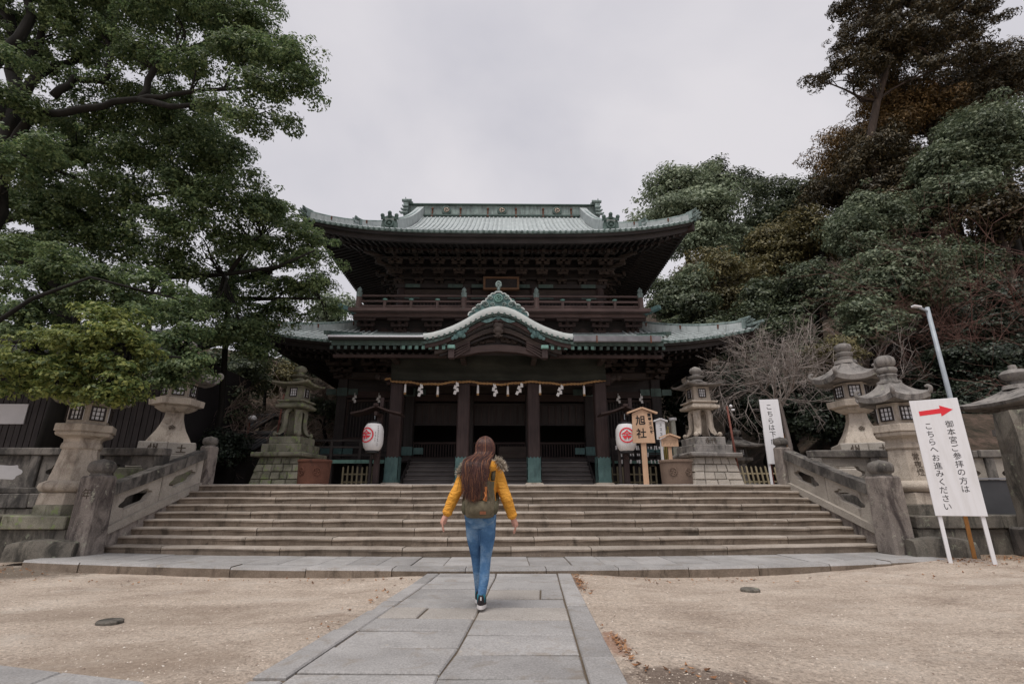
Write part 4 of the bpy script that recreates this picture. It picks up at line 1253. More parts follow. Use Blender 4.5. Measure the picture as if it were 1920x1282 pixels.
def hip_ridge(root, W, Y0, zf, d0, d1, h, w, ends):
    for s_ in (-1, 1):
        hr = part('hip_ridge', root)
        q = list(np.linspace(d0, d1, 10)); mb = MB()
        mb.beam([(s_ * (W - d), Y0 + d, zf(W - d, d) - .06) for d in q], w, h); B(mb, 'ridge_body', 'roof', hr)
        mb = MB(); mb.tube([(s_ * (W - d), Y0 + d, zf(W - d, d) - .02 + h) for d in q], w * .32, 8); B(mb, 'ridge_cap', 'patina', hr)
        for e, d in enumerate(ends):
            mb = MB(); p = Vector((s_ * (W - d), Y0 + d, zf(W - d, d)))
            dirv = Vector((s_, -1, 0)).normalized()
            mb.tube([p + dirv * -.22 + Vector((0, 0, h + .08)), p + dirv * .20 + Vector((0, 0, h + .11))], .075, 8)     # round cap tile
            mb.box(tuple(p + Vector((0, 0, h * .5 + .02))), (w * 1.15, .14, h + .06), rz=math.atan2(dirv.y, dirv.x) + math.pi / 2)
            for a in (-1, 0, 1):
                side = Vector((-dirv.y, dirv.x, 0))
                mb.tube([p + dirv * .05 + side * a * .13 + Vector((0, 0, h * .8)), p + dirv * .22 + side * a * .20 + Vector((0, 0, h * 1.0 + .05 * abs(a))), p + dirv * .30 + side * a * .24 + Vector((0, 0, h * 1.25))], [.05, .045, .02], 6)
                mb.tube([p + dirv * .05 + side * a * .11 + Vector((0, 0, h * .3)), p + dirv * .24 + side * a * .17 + Vector((0, 0, h * .22)), p + dirv * .32 + side * a * .18 + Vector((0, 0, h * .42))], [.05, .045, .02], 6)
            B(mb, 'ridge_end', 'patina', hr)
        for d in np.linspace(d0 + .8, d1 - .3, 3):
            mb = MB(); p = (s_ * (W - d), Y0 + d, zf(W - d, d) + h * .45); mb.box((p[0] + s_ * 0, p[1] - w * .72, p[2]), (.05, .05, .12), rz=s_ * R(45)); mb.ball((p[0], p[1] - w * .74, p[2] + .06), .042, 6, 4); B(mb, 'rust_clamp', 'rust', hr)

# ---- lower roof
LR, lzf, lzs = hip_roof('lower_roof', 9.6, 17.5, 30.5, 6.38, lambda d: .42 * d + .02 * d * d, 4.0, .68, 4.0, .24, .34, 2.5, .20, x_gap=5.2)
hip_ridge(LR, 9.6, 17.5, lzf, .35, 3.6, .30, .34, (.35,))
for s_ in (-1, 1):
    mb = MB(); mb.beam([(s_ * (9.72 - d * .9), 17.38 + d * .9, lzf(9.6, 0) + .02 + .12 * (1 - d)) for d in (0, .3, .7)], .12, .1); B(mb, 'corner_tip', 'patina', LR)
# brackets beneath the lower eaves
for x in (-6.25, -4.9, -3.55, 3.55, 4.9, 6.25):
    mb = MB()
    for k, (z, out_) in enumerate(((5.65, .0), (5.83, .35), (6.02, .7))):
        mb.cbox((x, 19.85 - out_, z), (.8 + .1 * k, .16, .13), .02)
        mb.cbox((x, 19.75 - out_ / 2, z - .02), (.16, .5 + out_, .13), .02)
        for q in (-1, 0, 1): mb.cbox((x + q * (.33 + .05 * k), 19.85 - out_, z + .11), (.19, .22, .10), .02)
    B(mb, 'bracket', 'carve')
for s_ in (-1, 1):
    mb = MB(); mb.cbox((s_ * 4.95, 19.5, 5.62), (1.7, .35, .32), .06); B(mb, 'carved_beam', 'carve')

# ---- waist and balcony
mb = MB(); mb.b2(-5.9, 5.9, 20.35, 27.6, 7.0, 8.25); B(mb, 'waist_wall', 'timber')
for i in range(9):
    x = -5.6 + 11.2 * i / 8
    mb = MB()
    for k, (z, o_) in enumerate(((7.72, .1), (7.90, .32), (8.08, .58))):
        mb.cbox((x, 20.3 - o_, z), (.55 + .18 * k, .14, .11), .02)
        mb.cbox((x, 20.3 - o_ / 2, z - .01), (.14, .2 + o_, .11), .02)
        for q in (-1, 0, 1): mb.cbox((x + q * (.2 + .09 * k), 20.3 - o_, z + .09), (.15, .18, .08), .015)
    B(mb, 'bracket', 'redwood')
    if i < 8:
        mb = MB(); xm = x + .7; mb.lathe((xm, 20.2, 7.62), [(.01, 0)], 4) if False else mb.plate([(xm - .42, 7.58), (xm + .42, 7.58), (xm + .3, 7.70), (xm + .12, 7.82), (xm, 7.88), (xm - .12, 7.82), (xm - .3, 7.70)], [], lambda u, v, d: (u, 20.22 + d, v), .12); B(mb, 'carved_strut', 'redwood')
BAL = part('balcony')
mb = MB(); mb.b2(-6.15, 6.15, 19.35, 27.7, 8.28, 8.40); B(mb, 'deck', 'balconywood', BAL)
mb = MB(); mb.b2(-6.25, 6.25, 19.28, 19.345, 8.30, 8.44); B(mb, 'deck_edge', 'balconywood', BAL)
mb = MB(); mb.b2(-6.0, 6.0, 19.55, 19.7, 8.14, 8.27); B(mb, 'deck_beam', 'balconywood', BAL)
for s_ in (-1, 1):
    mb = MB(); mb.beam([(s_ * 5.85, 19.75, 8.22), (s_ * 6.50, 19.10, 8.36)], .20, .16); B(mb, 'corner_cap', 'sleeve', BAL)
PX = (-5.82, -1.50, 1.50, 5.82)
for x in PX:
    mb = MB(); mb.lathe((x, 19.45, 8.40), [(.12, 0), (.115, .58)], 12); p_ = B(mb, 'post', 'balconywoodz', BAL, ang=40)
    mb = MB(); mb.lathe((x, 19.45, 8.94), [(.122, 0), (.122, .16), (.128, .17), (.128, .20), (.075, .22), (.075, .25), (.098, .29), (.10, .33), (.075, .39), (.03, .44), (.01, .48)], 12); B(mb, 'copper_cap', 'patina', p_, ang=40)
    mb = MB(); mb.lathe((x, 19.45, 8.40), [(.14, 0), (.14, .06)], 12); B(mb, 'copper_foot', 'sleeve', p_)
segs = [(-5.82, -1.5), (1.5, 5.82), (-1.5, 1.5)]
for a, b in segs:
    for z, h in ((8.55, .07), (8.76, .08), (9.00, .075)):
        mb = MB(); mb.b2(a + .1, b - .1, 19.45 - h / 2, 19.45 + h / 2, z - h / 2, z + h / 2); B(mb, 'rail', 'balconywood', BAL)
    n = 4 if b - a > 4 else 3
    for i in range(1, n):
        x = lerp(a, b, i / n)
        mb = MB(); mb.b2(x - .055, x + .055, 19.39, 19.51, 8.41, 8.80); s1 = B(mb, 'strut', 'balconywoodz', BAL)
        mb = MB(); mb.lathe((x, 19.44, 8.79), [(.06, 0), (.10, .03), (.10, .065), (.055, .085)], 10); B(mb, 'copper_cap', 'brightcopper', s1)
        mb = MB(); mb.b2(x - .07, x + .07, 19.37, 19.53, 8.405, 8.47); B(mb, 'copper_foot', 'brightcopper', s1)
for s_ in (-1, 1):
    for z in (8.55, 8.76, 9.0):
        mb = MB(); mb.b2(s_ * 5.78, s_ * 5.86, 19.5, 27.6, z - .035, z + .035); B(mb, 'rail', 'balconywood', BAL)

# ---- upper storey
mb = MB(); mb.b2(-4.5, 4.5, 21.12, 26.9, 8.4, 12.0); B(mb, 'upper_core', 'timber')
UX = (-4.45, -1.5, 1.5, 4.45)
for x in UX:
    mb = MB(); mb.lathe((x, 21.05, 8.4), [(.19, 0), (.19, 1.75)], 12); B(mb, 'column', 'redwoodz', ang=40)
for z0, z1, mt in ((8.42, 8.60, 'redwood'), (9.42, 9.66, 'timber'), (9.98, 10.16, 'timber')):
    mb = MB(); mb.b2(-4.7, 4.7, 20.86, 21.1, z0, z1); B(mb, 'tie_beam', mt)
for x in UX:
    for s_ in (-1, 1):
        if abs(x + s_ * .5) > 4.7: continue
        for zc in (9.54, 10.07):
            mb = MB(); mb.b2(x + s_ * .2, x + s_ * .85, 20.845, 20.858, zc - .085, zc + .085); B(mb, 'copper_fitting', 'darkcopper')
for a, b in ((-4.2, -1.7), (1.7, 4.2), (-1.3, 1.3)):
    w_ = part('lattice_window')
    for i in range(17):
        x = lerp(a, b, i / 16); mb = MB(); mb.b2(x - .025, x + .025, 21.04, 21.09, 8.62, 9.40); B(mb, 'slat', 'redwoodz', w_)
    mb = MB(); mb.b2(a, b, 21.095, 21.115, 8.6, 9.42); B(mb, 'board', 'void', w_)
for a, b in ((-4.3, -1.7), (-1.3, 1.3), (1.7, 4.3)):
    mb = MB(); mb.b2(a, b, 21.0, 21.1, 9.68, 9.96); B(mb, 'transom', 'carve')
# three tiers of brackets under the upper eaves
for i in range(11):
    x = -4.6 + 9.2 * i / 10
    mb = MB()
    for k in range(4):
        z = 10.26 + .30 * k; o_ = .42 * k
        mb.cbox((x, 20.95 - o_, z), (.34 + .13 * k, .15, .13), .02)
        mb.cbox((x, 21.0 - o_ / 2, z), (.15, .25 + o_, .13), .02)
        for q in (-1, 0, 1): mb.cbox((x + q * (.13 + .06 * k), 20.95 - o_, z + .12), (.16, .2, .10), .02)
    mb.beam([(x, 19.3, 10.98), (x, 20.9, 11.22)], .13, .14)
    B(mb, 'bracket', 'carve')
for s_ in (-1, 1):
    mb = MB()
    for k in range(4):
        z = 10.26 + .30 * k; o_ = .42 * k
        mb.box((s_ * (4.5 + o_ / 2), 21.0 - o_ / 2, z), (.16, .3 + o_ * 1.4, .13), rz=s_ * R(45)); mb.cbox((s_ * (4.5 + o_), 21.0 - o_, z + .12), (.24, .24, .11), .02)
    B(mb, 'corner_bracket', 'carve')
    for j in range(5):
        mb = MB()
        for k in range(4):
            z = 10.26 + .30 * k; o_ = .42 * k
            mb.cbox((s_ * (4.55 + o_), 22 + j * 1.1, z), (.15, .5, .13), .02); mb.cbox((s_ * (4.55 + o_ / 2), 22 + j * 1.1, z), (.25 + o_, .15, .13), .02); mb.cbox((s_ * (4.55 + o_), 22 + j * 1.1, z + .12), (.2, .2, .1), .02)
        B(mb, 'bracket', 'carve')
for k in range(4):
    mb = MB(); z = 10.26 + .30 * k; o_ = .42 * k; mb.cbox((0, 20.95 - o_, z + .21), (9.4 + 2 * o_, .13, .10), .02); B(mb, 'bracket_beam', 'timber')
mb = MB(); mb.b2(-5.9, 5.9, 19.50, 19.68, 11.28, 11.44); B(mb, 'eave_purlin', 'redwood')
# name board, leaning forward
nb = part('name_board')
Mx = Matrix.Translation((0.03, 20.3, 9.95)) @ Matrix.Rotation(R(-14), 4, 'X')
def nbx(mb):
    mb.v = [tuple(Mx @ Vector(v)) for v in mb.v]; return mb
mb = MB(); mb.b2(-.68, .68, 0, .06, -.26, .26); B(nbx(mb), 'board', 'timber', nb)
mb = MB()
for z in (-.30, .30): mb.b2(-.78, .78, -.05, .06, z - .045, z + .045)
for x in (-.735, .735): mb.b2(x - .045, x + .045, -.045, .055, -.255, .255)
mb = nbx(mb); B(mb, 'frame', M['frame'] if 'frame' in M else 'carve', nb)
mb = MB()
for x in (-.42, .38):
    for q in range(3): mb.b2(x - .03 + .06 * (q % 2), x + .01 + .06 * (q % 2), -.012, -.002, -.14 + .09 * q, -.08 + .09 * q)
B(nbx(mb), 'faded_character', 'carve', nb)

# ---- upper roof
UR, uzf, uzs = hip_roof('upper_roof', 8.0, 18.0, 30.0, 11.22, lambda d: .50 * d + .036 * d * d, 3.5, .62, 3.6, .22, .42, 3.0, .30, gable_x=4.5)
hip_ridge(UR, 8.0, 18.0, uzf, .15, 3.5, .27, .34, (.15, 1.75))
for s_ in (-1, 1):
    dr = part('descending_ridge', UR)
    q = list(np.linspace(.75, 6.0, 14)); fx = lambda d: s_ * (4.62 - .05 * d)
    mb = MB(); mb.beam([(fx(d), 18 + d, uzf(4.5, d) - .05) for d in q], .36, .50); B(mb, 'ridge_body', 'roof', dr)
    mb = MB(); mb.tube([(fx(d), 18 + d, uzf(4.5, d) + .47) for d in q], .12, 8); B(mb, 'ridge_cap', 'patina', dr)
    # demon tile at the foot
    mb = MB(); x = fx(.6); z = uzf(4.5, .6)
    mb.plate([(x - .34, z - .12), (x + .34, z - .12), (x + .31, z + .35), (x + .24, z + .56), (x, z + .66), (x - .24, z + .56), (x - .31, z + .35)], [], lambda u, v, d: (u, 18.55 + d, v), .18)
    for q_ in (-1, 0, 1): mb.tube([(x + q_ * .26, 18.58, z + .46 + .12 * (q_ == 0)), (x + q_ * .29, 18.50, z + .60 + .12 * (q_ == 0))], [.10, .07], 8); mb.ball((x + q_ * .29, 18.50, z + .60 + .12 * (q_ == 0)), .088, 10, 6)
    mb.tube([(x + .16 * math.cos(a), 18.52, z + .25 + .16 * math.sin(a)) for a in np.linspace(0, 2 * math.pi, 13)], .035, 6); mb.ball((x, 18.53, z + .25), .07, 8, 5)
    B(mb, 'demon_tile', 'darkcopper', dr)
    mb = MB(); mb.plate([(20.5 + 0, 12.6), (27.5, 12.6), (24, 15.5)], [], lambda u, v, d: (s_ * (4.2 + .05 * d), u, v), 1.0); B(mb, 'gable_wall', 'timber', UR)
RG = part('main_ridge', UR)
mb = MB(); mb.b2(-5.0, 5.0, 23.68, 24.32, 15.1, 15.34); B(mb, 'ridge_base', 'patina', RG)
mb = MB(); mb.b2(-5.0, 5.0, 23.74, 24.26, 15.34, 15.97); B(mb, 'ridge_wall', M['ridgewall'] if 'ridgewall' in M else 'patina', RG)
mb = MB(); mb.b2(-5.05, 5.05, 23.62, 24.38, 15.97, 16.03); mb.b2(-5.05, 5.05, 23.70, 24.30, 16.03, 16.08); B(mb, 'ridge_moulding', 'darkcopper', RG)
mb = MB(); mb.tube([(-5.1, 23.95, 16.10), (5.1, 23.95, 16.10)], .10, 10); B(mb, 'ridge_cap', 'patina', RG)
mb = MB(); mb.b2(-5.0, 5.0, 23.60, 23.68, 15.30, 15.37); B(mb, 'ridge_lip', 'darkcopper', RG)
for x in (-2.95, 0.0, 2.95):
    md = part('medallion', RG); mb = MB()
    rg = [[(x + r_ * math.cos(a), y, 15.66 + r_ * math.sin(a)) for a in np.linspace(0, 2 * math.pi, 25)[:-1]] for r_, y in ((.25, 23.74), (.25, 23.66), (.19, 23.645), (.17, 23.67), (.01, 23.67))]
    mb.loft(rg, cap=False); B(mb, 'disc', 'darkcopper', md, ang=40)
    for k in range(3):                                   # three comma shapes of the tomoe crest
        a0 = k * 2 * math.pi / 3 + .5; pth = []; rr = []
        for i in range(9):
            t_ = i / 8; a = a0 + t_ * 2.2; q = .07 + .08 * t_
            pth.append((x + q * math.cos(a), 23.655, 15.66 + q * math.sin(a))); rr.append(.052 * (1 - t_) + .010)
        mb = MB(); mb.tube(pth, rr, 8); B(mb, 'comma', M['tomoe'] if 'tomoe' in M else 'lichencopper', md, smooth=True)
for x in (-4.45, -3.7, -2.2, -.75, .75, 2.2, 3.7, 4.45):
    mb = MB(); mb.b2(x - .035, x + .035, 23.68, 23.74, 15.37, 15.80); mb.ball((x, 23.68, 15.74), .065, 8, 5); mb.b2(x - .05, x + .05, 23.58, 23.62, 15.24, 15.30); B(mb, 'rust_clamp', 'rust', RG)
for s_ in (-1, 1):
    re_ = part('ridge_end', RG)
    mb = MB(); mb.b2(s_ * 4.95, s_ * 5.18, 23.4, 24.6, 15.2, 15.95); mb.b2(s_ * 4.75, s_ * 5.25, 23.6, 24.4, 16.0, 16.12)
    mb.tube([(s_ * 4.8, 23.5, 16.12), (s_ * 5.3, 23.5, 16.11)], .085, 8)
    for q in range(3): mb.tube([(s_ * 4.95, 23.4, 15.7 - .19 * q), (s_ * (5.18 + .05 * q), 23.35, 15.67 - .19 * q), (s_ * (5.23 + .07 * q), 23.35, 15.74 - .19 * q)], [.085, .075, .04], 8)
    B(mb, 'end_tile', 'patina', re_)
    mb = MB(); mb.tube([(s_ * 5.2, 23.9, 16.08), (s_ * 5.19, 23.9, 16.34), (s_ * 5.22, 23.9, 16.58)], [.05, .06, .012], 8); B(mb, 'spike', 'darkcopper', re_)
# ================================================================== STONE LANTERNS
def poly_roof(mb, n, r0, z0, r1, z1, lift, rot, under=0.10, na=8, nr=8, powr=1.0):
    """n-sided lantern roof with concave slopes and lifted corners; r0 = eave (apothem), r1 = top"""
    K = n * na; tops = []
    for j in range(nr + 1):
        t = j / nr; ring_ = []
        for i in range(K):
            a = rot + 2 * math.pi * i / K
            ph = ((i / na) % 1.0 - 0.5) * 2 * math.pi / n
            c = abs(ph) / (math.pi / n)
            rr = lerp(r0, r1, t) / math.cos(ph) * (1 + .04 * c ** 3 * (1 - t))
            z = z0 + (z1 - z0) * (t ** 1.0 * .55 + .45 * t ** 2.4) + lift * c ** 3 * (1 - t) ** 2.0
            ring_.append((rr * math.cos(a), rr * math.sin(a), z))
        tops.append(ring_)
    low = []
    for (k, dz) in ((0.55, .02), (0.97, 0.0)):
        ring_ = []
        for i in range(K):
            a = rot + 2 * math.pi * i / K; ph = ((i / na) % 1.0 - 0.5) * 2 * math.pi / n; c = abs(ph) / (math.pi / n)
            rr = r0 * k / math.cos(ph) * (1 + .04 * c ** 3 * (k > .9))
            ring_.append((rr * math.cos(a), rr * math.sin(a), z0 - under + dz + lift * c ** 3 * .85 * (k > .9)))
        low.append(ring_)
    mb.loft(low + tops)

def curl(mb, p, d, s):
    """scroll at a roof corner; d = outward unit vector (2D)"""
    pts = []; rr = []
    for i in range(11):
        t = i / 10; a = -0.6 + t * 4.4; q = s * (.55 - .33 * t)
        cx, cz = p[0], p[2] + s * .55
        pts.append((p[0] + d[0] * (q * math.sin(a) + .12 * s), p[1] + d[1] * (q * math.sin(a) + .12 * s), cz - q * math.cos(a))); rr.append(s * (.30 - .10 * t))
    mb.tube(pts, rr, 8)

def window(root_part, cx, cy, ang, w, h, z, off=0.0):
    """paper window with black lattice on the face whose outward direction is ang"""
    ca, sa = math.cos(ang), math.sin(ang)
    F = lambda u, d, v: (cx + ca * d - sa * u, cy + sa * d + ca * u, z + v)
    def bx(mb, u0, u1, v0, v1, d0, d1):
        vs = [F(u, d, v) for d in (d0, d1) for v in (v0, v1) for u in (u0, u1)]
        mb.add(vs, [(0, 1, 3, 2), (4, 6, 7, 5), (0, 4, 5, 1), (2, 3, 7, 6), (0, 2, 6, 4), (1, 5, 7, 3)])
    wn_ = MB(); bx(wn_, -w / 2, w / 2, -h / 2, h / 2, 0.0, 0.012); o = wn_.build('window', M['pane'], root_part)
    fr = MB(); t = w * .095
    for u0, u1, v0, v1 in ((-w / 2, w / 2, h / 2 - t, h / 2), (-w / 2, w / 2, -h / 2, -h / 2 + t), (-w / 2, -w / 2 + t, -h / 2 + t, h / 2 - t), (w / 2 - t, w / 2, -h / 2 + t, h / 2 - t)):
        bx(fr, u0, u1, v0, v1, 0.0125, 0.045)
    b = w * .05
    for k in (-1, 1):
        bx(fr, k * w / 6.5 - b / 2, k * w / 6.5 + b / 2, -h / 2 + t, h / 2 - t, 0.0125, 0.03)
        bx(fr, -w / 2 + t, w / 2 - t, k * h / 6.5 - b / 2, k * h / 6.5 + b / 2, 0.0125, 0.027)
    q = fr.build('window_lattice', M['latt'], o)
    return o

def kanji_on(parent, chars, size, fn, mat='carving', cut=0.0, bold=0.0, line=1.0):
    return lettering('\n'.join(chars), size, fn, M[mat], parent, line=line, bold=bold, cut=cut)

def hex_lantern(label, loc, s, rz, group, with_base=True):
    root = thing('stone_lantern', label, 'stone lantern', loc, rz, group)
    hx = 0.0                                           # a vertex points along local +X; faces at 30, 90 ...
    st = M['lantern']
    z = 0.0
    if with_base:
        mb = MB(); mb.lathe((0, 0, 0), [(.60 * s, 0), (.60 * s, .20 * s), (.57 * s, .22 * s)], 6, hx); mb.build('base_block', M['moss'] if loc[0] < 0 else M['wallstone'], root)
        mb = MB(); mb.lathe((0, 0, .22 * s), [(.58 * s, 0), (.56 * s, .22 * s), (.52 * s, .235 * s)], 6, hx); mb.build('plinth', st, root)
        z = .455 * s
    mb = MB(); pr = [(.46 * s, 0), (.55 * s, .03 * s), (.60 * s, .10 * s), (.58 * s, .18 * s), (.48 * s, .235 * s)]
    mb.lathe((0, 0, z), pr, 24); mb.build('ring_moulding', st, root, ang=50); z += .235 * s
    mb = MB(); mb.lathe((0, 0, z), [(.485 * s, 0), (.43 * s, .25 * s), (.385 * s, .50 * s), (.36 * s, .66 * s)], 6, hx); sh = mb.build('shaft', st, root); zs_ = z; z += .66 * s
    mb = MB(); mb.lathe((0, 0, z), [(.39 * s, 0), (.41 * s, .03 * s), (.40 * s, .10 * s), (.37 * s, .14 * s), (.38 * s, .20 * s), (.44 * s, .235 * s)], 6, hx); mb.build('neck', st, root); z += .235 * s
    mb = MB(); mb.lathe((0, 0, z), [(.44 * s, 0), (.55 * s, .04 * s), (.575 * s, .09 * s), (.55 * s, .115 * s), (.60 * s, .13 * s), (.60 * s, .27 * s), (.57 * s, .285 * s)], 6, hx); mb.build('platform', st, root); z += .285 * s
    fb = MB(); fb.lathe((0, 0, z), [(.42 * s, 0), (.405 * s, .47 * s)], 6, hx); f = fb.build('fire_box', st, root)
    for k in range(6):
        a = R(30 + 60 * k); ap = .4125 * s * math.cos(R(30)) + .002
        window(f, ap * math.cos(a), ap * math.sin(a), a, .29 * s, .31 * s, z + .235 * s)
    z += .47 * s
    mb = MB(); poly_roof(mb, 6, .68 * s, z + .12 * s, .22 * s, z + .48 * s, .09 * s, hx, .12 * s)
    for k in range(6):
        a = R(60 * k); d = (math.cos(a), math.sin(a)); rr = .735 * s
        curl(mb, (d[0] * rr, d[1] * rr, z + .16 * s), d, .17 * s)
    mb.build('roof', M['lanternroof'], root, ang=40); z += .47 * s
    mb = MB()
    mb.lathe((0, 0, z), [(.26 * s, 0), (.25 * s, .06 * s), (.19 * s, .08 * s), (.17 * s, .14 * s), (.20 * s, .19 * s), (.185 * s, .22 * s), (.15 * s, .235 * s), (.21 * s, .27 * s), (.225 * s, .32 * s), (.20 * s, .37 * s), (.13 * s, .385 * s), (.15 * s, .40 * s), (.205 * s, .44 * s), (.22 * s, .52 * s), (.20 * s, .60 * s), (.13 * s, .655 * s), (.03 * s, .67 * s)], 20)
    mb.build('finial', M['lanternroof'], root, ang=50)
    # three cursive characters cut into one face of the shaft
    def face(k):
        a = R(30 + 60 * k)
        def fn(u, v):
            t = (v + .30 * s) / (.60 * s); rad = lerp(.485, .36, min(1, max(0, .05 + t * .9))) * s * math.cos(R(30)) + .004
            return (rad * math.cos(a) - u * math.sin(a), rad * math.sin(a) + u * math.cos(a), zs_ + .33 * s + v)
        return fn
    return root, sh, face

rt, sh, face = hex_lantern('big stone lantern on the plinth left of the stairs, roof among the leaves', (-8.06, 9.85, 0.745), 0.83, R(-60), 'large hexagonal stone lanterns')
kanji_on(sh, '常夜燈', .135, face(4), bold=.001)
rt.scale = (1, 1, 1.05)
rt, sh, face = hex_lantern('big pale stone lantern on the plinth right of the stairs, beside the white sign', (7.77, 9.95, 0.745), 0.84, R(-66), 'large hexagonal stone lanterns')
kanji_on(sh, '常夜燈', .135, face(5), bold=.001)
rt.scale = (1, 1, 1.06)

def flared_lantern(label, loc, s, rz, chars):
    """lantern with a tall flared shaft on stepped blocks"""
    root = thing('stone_lantern', label, 'stone lantern', loc, rz, 'flared stone lanterns on the terrace')
    left = loc[0] < 0
    z = 0
    for i, (w, h) in enumerate(((1.95, .42), (1.62, .36), (1.30, .34))):
        if i < 3:
            for q in range(2):
                mb = MB(); mb.cbox((-w * s / 4 + q * w * s / 2, 0, z + h * s / 2), (w * s / 2 - .006, w * s, h * s - .006), .02, jit=.006); o = mb.build('base_block', M['ashlar'] if not left or i else M['moss'], root)
                if i == 2:
                    lettering(chars[q], .24 * s, lambda u, v, w=w, z=z, h=h, q=q: ((-w / 4 + q * w / 2) * s + u, -w * s / 2 - .012, z + h * s / 2 + v), M['carving'], o, bold=.004)
        z += h * s
    prof = [(.62, 0), (.55, .12), (.42, .32), (.33, .52), (.27, .70), (.255, .86)]
    mb = MB(); mb.lathe((0, 0, z), [(r_ * s * 1.414 / 1.2, q * s) for r_, q in prof], 4, R(45)); sh = mb.build('shaft', M['lantern'], root); z0 = z; z += .86 * s
    mb = MB(); mb.lathe((0, 0, z), [(.32 * s, 0), (.45 * s, .07 * s), (.52 * s, .12 * s), (.50 * s, .15 * s), (.66 * s, .18 * s), (.68 * s, .34 * s), (.64 * s, .36 * s)], 6, 0); mb.build('platform', M['lantern'], root); z += .36 * s
    fb = MB(); fb.lathe((0, 0, z), [(.44 * s, 0), (.42 * s, .5 * s)], 6, 0); f = fb.build('fire_box', M['lantern'], root)
    for k in range(6):
        a = R(30 + 60 * k); ap = .43 * s * math.cos(R(30)) + .002
        window(f, ap * math.cos(a), ap * math.sin(a), a, .30 * s, .34 * s, z + .25 * s)
    z += .5 * s
    mb = MB(); poly_roof(mb, 6, .81 * s, z + .14 * s, .24 * s, z + .62 * s, .12 * s, 0, .14 * s)
    for k in range(6):
        a = R(60 * k); d = (math.cos(a), math.sin(a)); curl(mb, (d[0] * .895 * s, d[1] * .895 * s, z + .20 * s), d, .19 * s)
    mb.build('roof', M['lanternroof'], root, ang=40); z += .60 * s
    mb = MB(); mb.lathe((0, 0, z), [(.30 * s, 0), (.28 * s, .10 * s), (.20 * s, .12 * s), (.22 * s, .18 * s), (.17 * s, .21 * s), (.23 * s, .26 * s), (.23 * s, .33 * s), (.15 * s, .37 * s), (.20 * s, .41 * s), (.235 * s, .50 * s), (.21 * s, .58 * s), (.12 * s, .63 * s), (.02 * s, .64 * s)], 20); mb.build('finial', M['lanternroof'], root, ang=50)
    def fn(u, v):
        t = (v + .42 * s) / (.84 * s); rad = interp(t * .86, [q for _, q in prof], [r_ for r_, _ in prof]) * s / 1.2 + .022
        return (u, -rad, z0 + .43 * s + v)
    kanji_on(sh, '金', .17 * s, lambda u, v: fn(u, v - .02 * s), bold=.003)
    return root
flared_lantern('tall flared stone lantern on the terrace left of the stairs, half hidden by leaves', (-8.42, 12.9, ZT), 0.90, R(30), '州土')
flared_lantern('tall flared stone lantern on the right terrace, behind the pale lantern', (9.02, 12.9, ZT), 0.90, R(-22), '州土')

